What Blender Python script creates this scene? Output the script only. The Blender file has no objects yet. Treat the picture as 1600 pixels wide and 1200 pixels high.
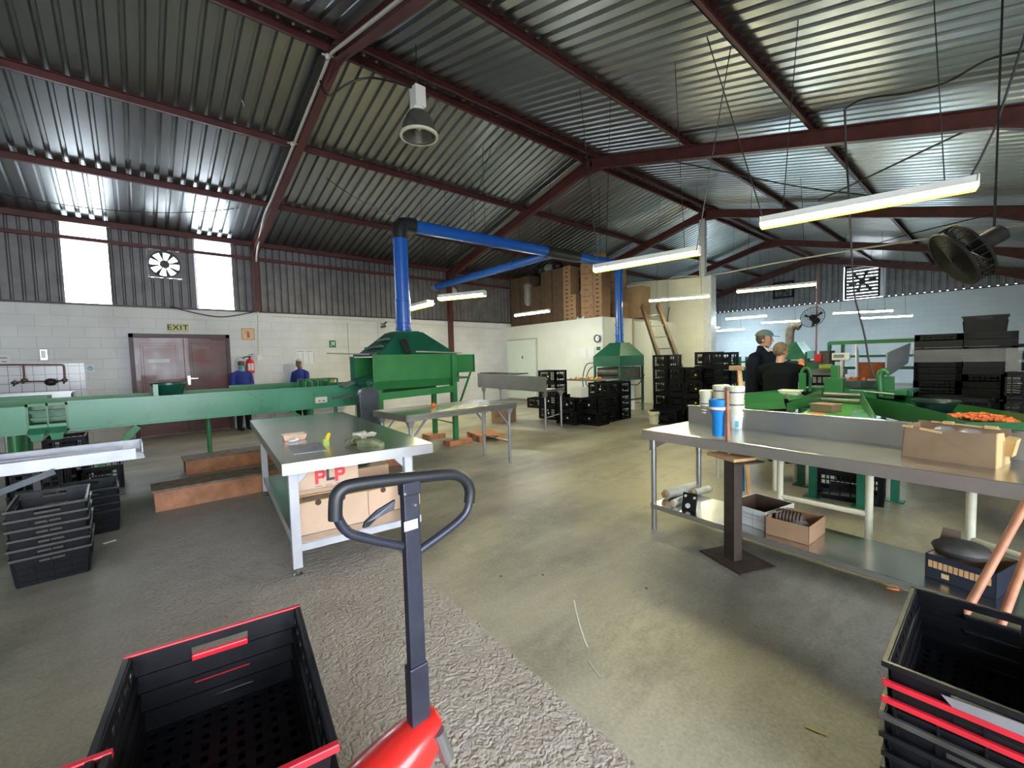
import bpy, math, random
from mathutils import Vector, Matrix
random.seed(7)
PI = math.pi
S = bpy.context.scene
COL = S.collection

# ---------------------------------------------------------------- camera
CAM_H, FPX, YAW, PITCH, ROLL = 1.45, 676.0, math.radians(48.8), math.radians(3.3), math.radians(-1.55)
FW = Vector((-math.sin(YAW)*math.cos(PITCH), math.cos(YAW)*math.cos(PITCH), -math.sin(PITCH)))
_rt = Vector((math.cos(YAW), math.sin(YAW), 0)); _up = _rt.cross(FW)
RT = _rt*math.cos(ROLL)+_up*math.sin(ROLL); UP = _up*math.cos(ROLL)-_rt*math.sin(ROLL)
CP = Vector((0, 0, CAM_H))
cam_data = bpy.data.cameras.new('camera'); cam = bpy.data.objects.new('camera', cam_data); COL.objects.link(cam)
cam_data.sensor_width = 36; cam_data.lens = FPX/1600*36; cam_data.clip_start = .02; cam_data.clip_end = 200
cam.matrix_world = Matrix(((RT.x, UP.x, -FW.x, 0), (RT.y, UP.y, -FW.y, 0), (RT.z, UP.z, -FW.z, CAM_H), (0, 0, 0, 1)))
S.camera = cam

# survey helpers: where the sight line of a point in the photograph meets a plane of the building
def _ray(u, v): return FW+RT*((u-800)/FPX)-UP*((v-600)/FPX)
def AZ(u, v, z): d = _ray(u, v); return CP+d*((z-CAM_H)/d.z)
def AX(u, v, x): d = _ray(u, v); return CP+d*(x/d.x)
def AY(u, v, y): d = _ray(u, v); return CP+d*(y/d.y)
def HT(u, v, x, y): d = _ray(u, v); s = (d.x*x+d.y*y)/(d.x**2+d.y**2); return CAM_H+s*d.z

# ---------------------------------------------------------------- daylight and exposure
W = bpy.data.worlds.new('sky'); S.world = W; W.use_nodes = True
wn = W.node_tree.nodes; wl = W.node_tree.links; wn.clear()
wo = wn.new('ShaderNodeOutputWorld'); wb = wn.new('ShaderNodeBackground')
wt = wn.new('ShaderNodeTexCoord'); wsx = wn.new('ShaderNodeSeparateXYZ'); wr = wn.new('ShaderNodeValToRGB')
wr.color_ramp.elements[0].position = 0.0; wr.color_ramp.elements[0].color = (.80, .88, .96, 1)
wr.color_ramp.elements[1].position = .6; wr.color_ramp.elements[1].color = (.82, .90, 1.0, 1)
wl.new(wt.outputs['Generated'], wsx.inputs[0]); wl.new(wsx.outputs['Z'], wr.inputs[0])
wl.new(wr.outputs[0], wb.inputs[0]); wl.new(wb.outputs[0], wo.inputs[0])
wb.inputs[1].default_value = 3.7
S.view_settings.view_transform = 'Standard'; S.view_settings.look = 'None'
S.view_settings.gamma = 1; S.view_settings.use_curve_mapping = False
S.view_settings.exposure = 2.35
TUBE_WARM, TUBE_COOL = 34.0, 36.0

def area(name, loc, rot, sx, sy, energy, color, portal=False):
    l = bpy.data.lights.new(name, 'AREA'); l.shape = 'RECTANGLE'; l.size = sx; l.size_y = sy
    l.energy = energy; l.color = color
    o = bpy.data.objects.new(name, l); COL.objects.link(o); o.location = loc; o.rotation_euler = rot
    if portal: l.cycles.is_portal = True
    return o
# daylight through the big loading door behind the photographer, and through the wall openings on the left
area('loading_door_daylight', (3.4, -.2, 1.7), (0, PI/2, 0), 3.3, 4.8, 60, (.86, .92, 1), True)
area('left_pane_daylight', (-12.3, -.57, 3.45), (0, -PI/2, 0), 1.3, .64, 60, (1, 1, 1), True)
area('right_pane_daylight', (-12.3, 1.53, 3.45), (0, -PI/2, 0), 1.3, .68, 60, (1, 1, 1), True)

# ---------------------------------------------------------------- materials
def mat(name, col, rough=.5, metal=0.0, var=0.0, vscale=6.0, col2=None, bump=0.0, bscale=40.0, spec=.5, emit=None, estr=0, alpha=None, coat=0, rvar=0.0):
    m = bpy.data.materials.new(name); m.use_nodes = True
    nt = m.node_tree; n = nt.nodes; L = nt.links
    b = n['Principled BSDF']
    b.inputs['Base Color'].default_value = (*col, 1); b.inputs['Roughness'].default_value = rough
    b.inputs['Metallic'].default_value = metal; b.inputs['Specular IOR Level'].default_value = spec
    if coat: b.inputs['Coat Weight'].default_value = coat
    tc = None
    if var > 0 or bump > 0 or col2 or rvar:
        tc = n.new('ShaderNodeTexCoord')
    if var > 0 or col2 or rvar:
        t = n.new('ShaderNodeTexNoise'); t.inputs['Scale'].default_value = vscale; t.inputs['Detail'].default_value = 6
        t.inputs['Roughness'].default_value = .6
        L.new(tc.outputs['Object'], t.inputs['Vector'])
        if var > 0 or col2:
            r = n.new('ShaderNodeValToRGB'); r.color_ramp.elements[0].position = .35; r.color_ramp.elements[1].position = .68
            c2 = col2 if col2 else tuple(min(1, c*(1+var)) for c in col)
            c1 = col if col2 else tuple(c*(1-var) for c in col)
            r.color_ramp.elements[0].color = (*c1, 1); r.color_ramp.elements[1].color = (*c2, 1)
            L.new(t.outputs['Fac'], r.inputs[0]); L.new(r.outputs[0], b.inputs['Base Color'])
        if rvar:
            mr = n.new('ShaderNodeMapRange'); mr.inputs[1].default_value = .3; mr.inputs[2].default_value = .7
            mr.inputs[3].default_value = max(.02, rough-rvar); mr.inputs[4].default_value = min(1, rough+rvar)
            L.new(t.outputs['Fac'], mr.inputs[0]); L.new(mr.outputs[0], b.inputs['Roughness'])
    if bump > 0:
        t2 = n.new('ShaderNodeTexNoise'); t2.inputs['Scale'].default_value = bscale; t2.inputs['Detail'].default_value = 4
        L.new(tc.outputs['Object'], t2.inputs['Vector'])
        bp = n.new('ShaderNodeBump'); bp.inputs['Strength'].default_value = bump; bp.inputs['Distance'].default_value = .01
        L.new(t2.outputs['Fac'], bp.inputs['Height']); L.new(bp.outputs[0], b.inputs['Normal'])
    if emit:
        b.inputs['Emission Color'].default_value = (*emit, 1); b.inputs['Emission Strength'].default_value = estr
    if alpha is not None:
        b.inputs['Alpha'].default_value = alpha
    return m

M = {}
M['red_steel'] = mat('oxide_red_painted_steel', (.088, .022, .022), .55, 0, .25, 5)
M['sheet'] = mat('galvanised_roof_sheet', (.33, .345, .35), .30, .93, .10, .8)
M['cladding'] = mat('galvanised_wall_sheet', (.20, .19, .20), .6, .6, .2, 3.0)
M['steel'] = mat('stainless_steel', (.60, .60, .59), .25, 1, .06, 3)
M['steel_side'] = mat('brushed_stainless_edge', (.52, .515, .52), .34, .95, .08, 3)
M['alu'] = mat('pale_galvanised_steel', (.36, .365, .40), .42, .6, .1, 6)
M['tube_steel'] = mat('dull_steel_tube', (.42, .42, .43), .35, .9, .1, 8)
M['white_paint'] = mat('white_painted_steel', (.55, .56, .61), .4, 0, .08, 8)
M['cream_paint'] = mat('cream_painted_steel', (.66, .64, .50), .45, 0, .1, 8)
M['green'] = mat('gloss_green_paint', (.028, .185, .055), .36, 0, .14, 2.5, rvar=.08)
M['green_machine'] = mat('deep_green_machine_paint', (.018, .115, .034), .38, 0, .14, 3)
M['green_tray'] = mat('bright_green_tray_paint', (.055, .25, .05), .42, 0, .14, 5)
M['green_dark'] = mat('dark_green_paint', (.010, .105, .060), .38, 0, .2, 4, rvar=.1)
M['green_pale'] = mat('worn_green_paint', (.055, .25, .14), .30, 0, .12, 1.6, rvar=.08)
M['green_belt'] = mat('green_conveyor_belt', (.030, .14, .075), .5, 0, .15, 6)
M['black_plastic'] = mat('black_plastic', (.006, .006, .008), .36, 0, .3, 14, rvar=.1, spec=.35)
M['black_crate'] = mat('black_crate_plastic', (.005, .005, .007), .46, 0, .3, 10, rvar=.1, spec=.25)
M['rubber'] = mat('black_rubber', (.013, .014, .018), .45)
M['handle_paint'] = mat('dark_blue_black_powder_coat', (.028, .031, .048), .34, .2, .2, 12, bump=.05, bscale=90)
M['red_plastic'] = mat('red_plastic', (.62, .018, .035), .34, 0, .12, 8)
M['red_paint'] = mat('red_gloss_paint', (.66, .025, .02), .28, 0, .08, 6, coat=.3)
M['blue_duct'] = mat('blue_pvc_duct', (.012, .10, .45), .27, 0, .08, 3)
M['blue_plastic'] = mat('bright_blue_plastic', (.01, .21, .58), .32)
M['black_tape'] = mat('matt_black_plastic', (.014, .015, .017), .45)
M['card'] = mat('brown_cardboard', (.30, .18, .105), .75, 0, .1, 5, bump=.05, bscale=60)
M['card_pale'] = mat('pale_cardboard', (.66, .46, .33), .75, 0, .07, 5, bump=.04, bscale=60)
M['card_edge'] = mat('yellowish_cardboard_edge', (.58, .40, .18), .75, 0, .08, 8)
M['card_dark'] = mat('dark_cardboard', (.085, .052, .035), .8, 0, .2, 5)
M['card_brown'] = mat('dull_brown_cardboard', (.24, .155, .09), .8, 0, .12, 5)
M['card_white'] = mat('white_printed_cardboard', (.62, .62, .60), .7, 0, .05, 5)
M['print_blue'] = mat('dark_blue_printed_card', (.012, .016, .030), .5)
M['wood'] = mat('weathered_brown_plank', (.21, .15, .105), .75, 0, .3, 9, bump=.15, bscale=30)
M['wood_orange'] = mat('orange_stained_plank', (.42, .18, .085), .6, 0, .25, 7, bump=.1, bscale=30)
M['wood_ladder'] = mat('brown_ladder_timber', (.075, .045, .03), .65, 0, .2, 8)
M['wood_stick'] = mat('reddish_broom_timber', (.40, .17, .09), .55, 0, .2, 12)
M['wood_board'] = mat('pine_board', (.50, .30, .14), .6, 0, .2, 10)
M['rust'] = mat('rusty_dark_steel', (.060, .043, .036), .6, .3, .3, 8, bump=.1, bscale=50)
M['rust_orange'] = mat('rusted_orange_steel', (.27, .07, .02), .7, 0, .45, 7)
M['paper'] = mat('white_paper', (.72, .74, .78), .8)
M['white'] = mat('white_plastic', (.74, .74, .70), .35)
M['cream_tub'] = mat('cream_plastic', (.70, .68, .52), .35)
M['purple'] = mat('purple_lid_band', (.07, .03, .16), .4)
M['cyan'] = mat('cyan_label', (.10, .42, .50), .5)
M['black'] = mat('black_ink', (.012, .012, .012), .6)
M['grey_ink'] = mat('grey_ink', (.22, .23, .26), .7)
M['red_ink'] = mat('red_print', (.75, .05, .07), .6)
M['dark_ink'] = mat('dark_print', (.07, .055, .08), .6)
M['sign_yellow'] = mat('pale_yellow_sign', (.55, .52, .28), .5)
M['sign_green'] = mat('green_sign', (.0, .16, .075), .5)
M['orange'] = mat('orange_vegetable', (.80, .16, .03), .5, 0, .2, 20)
M['carrot'] = mat('carrot_orange', (.72, .17, .05), .5, 0, .25, 15)
M['yellow'] = mat('bright_yellow_plastic', (.80, .55, .02), .4)
M['lime'] = mat('lime_label', (.40, .50, .12), .5)
M['glass_shade'] = mat('ribbed_lamp_reflector', (.26, .25, .23), .25, .75)
M['door_wood'] = mat('dark_red_varnished_wood', (.135, .035, .030), .38, 0, .4, 4, rvar=.12, coat=.2)
M['door_frame'] = mat('dark_door_frame_wood', (.055, .022, .026), .45, 0, .2, 5)
M['chrome'] = mat('chrome', (.75, .75, .77), .15, 1)
M['copper'] = mat('oxidised_copper_pipe', (.16, .055, .045), .4, .6)
M['brass'] = mat('tarnished_brass', (.16, .13, .10), .4, .8)
M['tile'] = mat('white_glazed_tile', (.66, .67, .74), .2, 0, .04, 3)
M['pvc'] = mat('cream_pvc_conduit', (.58, .55, .46), .4)
M['grey_pvc'] = mat('grey_pvc_conduit', (.45, .45, .45), .45)
M['cable'] = mat('black_cable', (.012, .012, .013), .5)
M['wire'] = mat('thin_steel_wire', (.06, .06, .06), .4, .6)
M['white_cable'] = mat('off_white_cable', (.55, .52, .46), .5)
M['skin'] = mat('skin', (.36, .19, .13), .5, 0, .08, 20)
M['skin_dark'] = mat('brown_skin', (.17, .085, .06), .5, 0, .08, 20)
M['hair_blond'] = mat('dark_blond_hair', (.13, .085, .045), .6, 0, .45, 45, bump=.4, bscale=120)
M['hair_brown'] = mat('brown_hair', (.06, .035, .025), .6, 0, .3, 30)
M['coat_blue'] = mat('royal_blue_overall', (.02, .035, .25), .8, 0, .15, 10)
M['navy'] = mat('navy_fabric', (.006, .008, .018), .85, 0, .2, 10, spec=.12)
M['olive'] = mat('dark_olive_fabric', (.014, .014, .010), .9, 0, .2, 10, spec=.12)
M['black_cloth'] = mat('black_fleece', (.004, .005, .007), .92, 0, .2, 10, spec=.12)
M['shirt'] = mat('pale_checked_shirt', (.48, .48, .52), .8, 0, .2, 40)
M['hairnet'] = mat('pale_hairnet', (.52, .58, .60), .8)
M['mask_teal'] = mat('teal_face_mask', (.14, .36, .40), .8)
M['olive_cap'] = mat('khaki_cap_panel', (.13, .12, .09), .85)
M['cap'] = mat('slate_blue_cap', (.06, .12, .17), .8, 0, .1, 10)
M['glove'] = mat('dirty_cream_glove', (.50, .47, .38), .8, 0, .3, 15)
M['glove_green'] = mat('grubby_green_glove', (.16, .17, .09), .8, 0, .4, 12)
M['plastic_film'] = mat('cloudy_stretch_film', (.50, .50, .52), .2, 0, .2, 8, bump=.5, bscale=18, alpha=.28)
M['film_roll'] = mat('translucent_film_roll', (.62, .64, .60), .22, 0, .12, 12, bump=.2, bscale=30)
M['fan_dark'] = mat('very_dusty_dark_metal', (.014, .013, .011), .8, 0, .3, 20, spec=.2)
M['flue'] = mat('dirty_grey_flue', (.16, .145, .145), .5, .3, .35, 12)
M['fan_grey'] = mat('dusty_grey_metal', (.075, .07, .065), .6, .3, .3, 10)
M['motor_guard'] = mat('dark_grey_guard', (.050, .060, .075), .4, .2, .25, 7)
M['white_panel'] = mat('white_insulated_panel', (.68, .70, .66), .35, 0, .04, 1.5)
M['door_panel'] = mat('pale_insulated_door', (.66, .74, .70), .35, 0, .03, 2)
M['insulation_edge'] = mat('timber_strip', (.42, .34, .26), .6)
M['dial'] = mat('dial_face', (.75, .75, .75), .4)
M['pants'] = mat('dark_trousers', (.015, .016, .02), .85, spec=.12)
M['skirting'] = mat('bare_concrete_edge', (.3, .29, .25), .8)
M['screen_grey'] = mat('grey_control_panel', (.20, .22, .23), .4)
M['teal_lid'] = mat('dark_green_basin', (.008, .07, .045), .3)
M['basin'] = mat('green_black_basin', (.010, .028, .022), .3)
def emis(name, col, st):
    m = bpy.data.materials.new(name); m.use_nodes = True; nt = m.node_tree; nt.nodes.clear()
    o = nt.nodes.new('ShaderNodeOutputMaterial'); e = nt.nodes.new('ShaderNodeEmission')
    e.inputs[0].default_value = (*col, 1); e.inputs[1].default_value = st; nt.links.new(e.outputs[0], o.inputs[0]); return m
M['tube_warm'] = emis('lit_warm_fluorescent_tube', (1, .94, .58), TUBE_WARM)
M['diffuser'] = emis('lit_yellow_diffuser', (1, .86, .075), 1.3)
M['tube_cool'] = emis('lit_cool_fluorescent_tube', (.72, .93, 1), TUBE_COOL)
M['tube_white'] = emis('lit_white_fluorescent_tube', (.97, 1, .88), TUBE_COOL)

def floor_material():
    m = bpy.data.materials.new('stained_concrete_floor'); m.use_nodes = True; nt = m.node_tree; n = nt.nodes; L = nt.links
    b = n['Principled BSDF']; tc = n.new('ShaderNodeTexCoord')
    def noise(sc, det=6, ro=.6, vec=None):
        t = n.new('ShaderNodeTexNoise'); t.inputs['Scale'].default_value = sc; t.inputs['Detail'].default_value = det; t.inputs['Roughness'].default_value = ro
        L.new(vec if vec else tc.outputs['Object'], t.inputs['Vector']); return t.outputs['Fac']
    def ramp(src, p0, c0, p1, c1):
        r = n.new('ShaderNodeValToRGB'); e = r.color_ramp.elements; e[0].position = p0; e[0].color = (*c0, 1); e[1].position = p1; e[1].color = (*c1, 1)
        L.new(src, r.inputs[0]); return r.outputs[0]
    def mix(f, a, bb, mode='MIX'):
        x = n.new('ShaderNodeMix'); x.data_type = 'RGBA'; x.blend_type = mode
        if isinstance(f, float): x.inputs[0].default_value = f
        else: L.new(f, x.inputs[0])
        L.new(a, x.inputs[6]) if not isinstance(a, tuple) else setattr(x.inputs[6], 'default_value', (*a, 1))
        L.new(bb, x.inputs[7]) if not isinstance(bb, tuple) else setattr(x.inputs[7], 'default_value', (*bb, 1))
        return x.outputs[2]
    def math_(op, a, bb=None, clamp=False):
        x = n.new('ShaderNodeMath'); x.operation = op; x.use_clamp = clamp
        for i, v in enumerate((a, bb)):
            if v is None: continue
            if isinstance(v, (int, float)): x.inputs[i].default_value = v
            else: L.new(v, x.inputs[i])
        return x.outputs[0]
    # stretched coordinates: trowel marks and worn travel lines run along the building
    mp = n.new('ShaderNodeMapping'); mp.inputs['Scale'].default_value = (1.0, .45, 1); L.new(tc.outputs['Object'], mp.inputs[0])
    big = noise(.9, 8, .62, mp.outputs[0]); mid = noise(4.5, 8, .7); fine = noise(60, 4, .7)
    c = ramp(big, .38, (.12, .113, .09), .61, (.42, .385, .29))
    c = mix(ramp(mid, .5, (0, 0, 0), .72, (.6, .6, .6)), c, (.40, .38, .31))
    c = mix(ramp(noise(2.1, 9, .75, mp.outputs[0]), .52, (0, 0, 0), .64, (.55, .55, .55)), c, (.10, .095, .08))
    c = mix(.30, c, ramp(fine, .3, (.06, .055, .045), .7, (.42, .40, .35)), 'MIX')
    # rough-cast strip of old slab, left of a line that runs across the hall
    sx = n.new('ShaderNodeSeparateXYZ'); L.new(tc.outputs['Object'], sx.inputs[0])
    wob = noise(14, 4, .7); wv = math_('MULTIPLY', math_('SUBTRACT', wob, .5), .05)
    edge = math_('ADD', math_('SUBTRACT', 1.205, math_('ADD', sx.outputs['Y'], math_('MULTIPLY', sx.outputs['X'], .085))), wv)
    m1 = math_('MULTIPLY', edge, 60, True)
    far = math_('MULTIPLY', math_('ADD', sx.outputs['X'], 6.2), .9, True)
    nearm = math_('MULTIPLY', math_('ADD', sx.outputs['Y'], .55), 1.4, True)
    mask = math_('MULTIPLY', math_('MULTIPLY', m1, far), nearm)
    vo = n.new('ShaderNodeTexVoronoi'); vo.inputs['Scale'].default_value = 30; vo.feature = 'SMOOTH_F1'
    wm = n.new('ShaderNodeVectorMath'); wm.operation = 'ADD'
    nz = n.new('ShaderNodeTexNoise'); nz.inputs['Scale'].default_value = 20; L.new(tc.outputs['Object'], nz.inputs['Vector'])
    vs = n.new('ShaderNodeVectorMath'); vs.operation = 'SCALE'; vs.inputs[3].default_value = .16; L.new(nz.outputs['Color'], vs.inputs[0])
    L.new(tc.outputs['Object'], wm.inputs[0]); L.new(vs.outputs[0], wm.inputs[1]); L.new(wm.outputs[0], vo.inputs['Vector'])
    rough_c = mix(.35, ramp(mid, .35, (.34, .295, .26), .7, (.47, .42, .385)), ramp(fine, .3, (.20, .18, .15), .7, (.55, .50, .45)))
    c = mix(mask, c, rough_c)
    # pale scratch-free wear near the loading door
    L.new(c, b.inputs['Base Color'])
    b1 = n.new('ShaderNodeBump'); b1.inputs['Strength'].default_value = .35; b1.inputs['Distance'].default_value = .004; L.new(mid, b1.inputs['Height'])
    b2 = n.new('ShaderNodeBump'); b2.inputs['Distance'].default_value = .017
    L.new(math_('MULTIPLY', mask, .75), b2.inputs['Strength']); L.new(vo.outputs['Distance'], b2.inputs['Height']); L.new(b1.outputs[0], b2.inputs['Normal'])
    L.new(b2.outputs[0], b.inputs['Normal'])
    rr = math_('ADD', math_('MULTIPLY', mask, .28), math_('ADD', .34, math_('MULTIPLY', mid, .22)))
    L.new(rr, b.inputs['Roughness'])
    return m
M['floor'] = floor_material()

def block_material(name, axis, c0, c1):
    m = bpy.data.materials.new(name); m.use_nodes = True; nt = m.node_tree; n = nt.nodes; L = nt.links
    b = n['Principled BSDF']; tc = n.new('ShaderNodeTexCoord'); sx = n.new('ShaderNodeSeparateXYZ'); cx = n.new('ShaderNodeCombineXYZ')
    L.new(tc.outputs['Object'], sx.inputs[0]); L.new(sx.outputs[axis], cx.inputs['X']); L.new(sx.outputs['Z'], cx.inputs['Y'])
    br = n.new('ShaderNodeTexBrick'); br.inputs['Scale'].default_value = 1; br.inputs['Brick Width'].default_value = .44; br.inputs['Row Height'].default_value = .21
    br.inputs['Mortar Size'].default_value = .006; br.inputs['Mortar Smooth'].default_value = .6
    br.inputs['Color1'].default_value = (1, 1, 1, 1); br.inputs['Color2'].default_value = (.96, .96, .96, 1); br.inputs['Mortar'].default_value = (.84, .84, .84, 1)
    L.new(cx.outputs[0], br.inputs['Vector'])
    t = n.new('ShaderNodeTexNoise'); t.inputs['Scale'].default_value = 1.3; t.inputs['Detail'].default_value = 7; L.new(tc.outputs['Object'], t.inputs['Vector'])
    r = n.new('ShaderNodeValToRGB'); r.color_ramp.elements[0].position = .3; r.color_ramp.elements[1].position = .7
    r.color_ramp.elements[0].color = (*c0, 1); r.color_ramp.elements[1].color = (*c1, 1); L.new(t.outputs['Fac'], r.inputs[0])
    x = n.new('ShaderNodeMix'); x.data_type = 'RGBA'; x.blend_type = 'MULTIPLY'; x.inputs[0].default_value = 1
    L.new(r.outputs[0], x.inputs[6]); L.new(br.outputs['Color'], x.inputs[7]); L.new(x.outputs[2], b.inputs['Base Color'])
    bp = n.new('ShaderNodeBump'); bp.inputs['Strength'].default_value = .5; bp.inputs['Distance'].default_value = .01
    L.new(br.outputs['Fac'], bp.inputs['Height']); bp.invert = True; L.new(bp.outputs[0], b.inputs['Normal'])
    b.inputs['Roughness'].default_value = .55
    return m
M['wall_left'] = block_material('white_painted_block_wall', 'Y', (.60, .59, .61), (.72, .72, .76))
M['wall_x'] = block_material('cream_white_painted_block_wall', 'X', (.60, .60, .52), (.68, .68, .60))
M['wall_far'] = block_material('pale_painted_far_wall', 'X', (.56, .60, .66), (.63, .66, .71))

def pane_material():
    m = bpy.data.materials.new('translucent_ribbed_pane'); m.use_nodes = True; nt = m.node_tree; nt.nodes.clear(); n = nt.nodes; L = nt.links
    o = n.new('ShaderNodeOutputMaterial'); a = n.new('ShaderNodeBsdfTransparent'); t = n.new('ShaderNodeBsdfTranslucent'); x = n.new('ShaderNodeMixShader')
    a.inputs[0].default_value = (.95, .97, .98, 1); t.inputs[0].default_value = (.9, .92, .9, 1); x.inputs[0].default_value = .35
    L.new(a.outputs[0], x.inputs[1]); L.new(t.outputs[0], x.inputs[2]); L.new(x.outputs[0], o.inputs[0]); return m
M['pane'] = pane_material()

# ---------------------------------------------------------------- mesh building helpers
class MB:
    def __init__(s, org=(0, 0, 0)): s.v = []; s.f = []; s.mi = []; s.o = Vector(org); s.m = 0
    def add(s, vs, fs):
        k = len(s.v); s.v += [tuple(Vector(a)-s.o) for a in vs]; s.f += [tuple(k+i for i in f) for f in fs]; s.mi += [s.m]*len(fs); return s
    def box(s, a, b):
        x0, y0, z0 = (min(a[i], b[i]) for i in range(3)); x1, y1, z1 = (max(a[i], b[i]) for i in range(3))
        return s.add([(x0, y0, z0), (x1, y0, z0), (x1, y1, z0), (x0, y1, z0), (x0, y0, z1), (x1, y0, z1), (x1, y1, z1), (x0, y1, z1)],
                     [(0, 3, 2, 1), (4, 5, 6, 7), (0, 1, 5, 4), (1, 2, 6, 5), (2, 3, 7, 6), (3, 0, 4, 7)])
    def cbox(s, c, d): return s.box([c[i]-d[i]/2 for i in range(3)], [c[i]+d[i]/2 for i in range(3)])
    def hexa(s, bot, top):   # two matching quads
        return s.add(list(bot)+list(top), [(0, 3, 2, 1), (4, 5, 6, 7), (0, 1, 5, 4), (1, 2, 6, 5), (2, 3, 7, 6), (3, 0, 4, 7)])
    def bar(s, p, q, w, h, up=(0, 0, 1)):   # rectangular bar from p to q
        p, q = Vector(p), Vector(q); d = (q-p).normalized(); u = Vector(up)
        if abs(d.dot(u)) > .98: u = Vector((1, 0, 0))
        a = d.cross(u).normalized(); b = a.cross(d).normalized()
        k = lambda c: [c-a*w/2-b*h/2, c+a*w/2-b*h/2, c+a*w/2+b*h/2, c-a*w/2+b*h/2]
        return s.hexa(k(p), k(q))
    def prism(s, pts, vec):  # polygon extruded along vec
        vec = Vector(vec); n = len(pts); P = [Vector(p) for p in pts]
        return s.add(P+[p+vec for p in P], [tuple(reversed(range(n))), tuple(range(n, 2*n))]+[(i, (i+1) % n, n+(i+1) % n, n+i) for i in range(n)])
    def tube(s, pts, r, n=10, closed=False, caps=True):
        P = [Vector(p) for p in pts]; R = r if isinstance(r, (list, tuple)) else [r]*len(P); N = len(P)
        ring0 = len(s.v); vs = []; fs = []; ref = None
        for i, p in enumerate(P):
            if closed: d = (P[(i+1) % N]-P[i-1]).normalized()
            else: d = ((P[i+1] if i < N-1 else P[i])-(P[i-1] if i > 0 else P[i])).normalized()
            if ref is None:
                ref = Vector((0, 0, 1)) if abs(d.z) < .9 else Vector((1, 0, 0))
            a = d.cross(ref).normalized(); b = a.cross(d).normalized(); ref = b
            k = 1
            if 0 < i < N-1 or closed:
                d1 = (P[i]-P[i-1]).normalized(); c = max(.4, d.dot(d1)); k = 1/c
            for j in range(n):
                t = 2*PI*j/n; vs.append(p+a*math.cos(t)*R[i]*(1)+b*math.sin(t)*R[i])
        M_ = N if closed else N-1
        for i in range(M_):
            for j in range(n):
                a0 = i*n+j; a1 = i*n+(j+1) % n; b0 = ((i+1) % N)*n+j; b1 = ((i+1) % N)*n+(j+1) % n
                fs.append((a0, a1, b1, b0))
        if caps and not closed: fs.append(tuple(reversed(range(n)))); fs.append(tuple((N-1)*n+j for j in range(n)))
        return s.add(vs, fs)
    def cyl(s, p, q, r, n=16): return s.tube([p, q], r, n)
    def lathe(s, prof, c=(0, 0, 0), n=24, axis='z', cap0=True, cap1=True):
        vs = []; fs = []
        for (r, z) in prof:
            for j in range(n):
                t = 2*PI*j/n; x, y = r*math.cos(t), r*math.sin(t)
                q = (x, y, z) if axis == 'z' else ((z, x, y) if axis == 'x' else (x, z, y))
                vs.append((c[0]+q[0], c[1]+q[1], c[2]+q[2]))
        for i in range(len(prof)-1):
            for j in range(n): fs.append((i*n+j, i*n+(j+1) % n, (i+1)*n+(j+1) % n, (i+1)*n+j))
        if cap0: fs.append(tuple(reversed(range(n))))
        if cap1: fs.append(tuple((len(prof)-1)*n+j for j in range(n)))
        return s.add(vs, fs)
    def ball(s, c, r, n=12, m=8):
        r = r if isinstance(r, (tuple, list)) else (r, r, r); vs = []; fs = []
        for i in range(m+1):
            a = -PI/2+PI*i/m
            for j in range(n):
                t = 2*PI*j/n; vs.append((c[0]+r[0]*math.cos(a)*math.cos(t), c[1]+r[1]*math.cos(a)*math.sin(t), c[2]+r[2]*math.sin(a)))
        for i in range(m):
            for j in range(n): fs.append((i*n+j, i*n+(j+1) % n, (i+1)*n+(j+1) % n, (i+1)*n+j))
        return s.add(vs, fs)
    def quad(s, a, b, c, d): return s.add([a, b, c, d], [(0, 1, 2, 3)])
    def build(s, name, mats, parent=None, smooth=False, bevel=0, kind=None):
        me = bpy.data.meshes.new(name); me.from_pydata(s.v, [], s.f)
        if not isinstance(mats, (list, tuple)): mats = [mats]
        for k in mats: me.materials.append(M[k] if isinstance(k, str) else k)
        if len(mats) > 1: me.polygons.foreach_set('material_index', s.mi)
        o = bpy.data.objects.new(name, me); COL.objects.link(o)
        me.validate(clean_customdata=False); me.update()
        if smooth:
            me.polygons.foreach_set('use_smooth', [True]*len(me.polygons))
            try: me.set_sharp_from_angle(angle=math.radians(40))
            except Exception: pass
        if parent: o.parent = parent
        if bevel:
            b = o.modifiers.new('bevel', 'BEVEL'); b.width = bevel; b.segments = 2; b.limit_method = 'ANGLE'; b.angle_limit = math.radians(40)
        if kind: o['kind'] = kind
        return o
def tag(o, label=None, cat=None, group=None, kind=None):
    if label: o['label'] = label
    if cat: o['category'] = cat
    if group: o['group'] = group
    if kind: o['kind'] = kind
    return o
def thing(name, label, cat, loc=(0, 0, 0), rz=0, group=None):
    o = bpy.data.objects.new(name, None); COL.objects.link(o); o.location = loc; o.rotation_euler = (0, 0, rz)
    o.empty_display_size = .1
    return tag(o, label, cat, group)
def part(root, name, mats, fn, smooth=False, bevel=0, parent=None, label=None):
    b = MB(); fn(b); o = b.build(name, mats, parent or root, smooth, bevel)
    if label: o['label'] = label
    return o
def dup(root, loc=None, rz=None, label=None, group=None, cat=None):
    r = root.copy(); COL.objects.link(r)
    if loc is not None: r.location = loc
    if rz is not None: r.rotation_euler = (0, 0, rz)
    if label: r['label'] = label
    if group: r['group'] = group
    for ch in list(root.children):
        c = ch.copy(); COL.objects.link(c); c.parent = r
        for g in list(ch.children):
            d = g.copy(); COL.objects.link(d); d.parent = c
    return r
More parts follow.
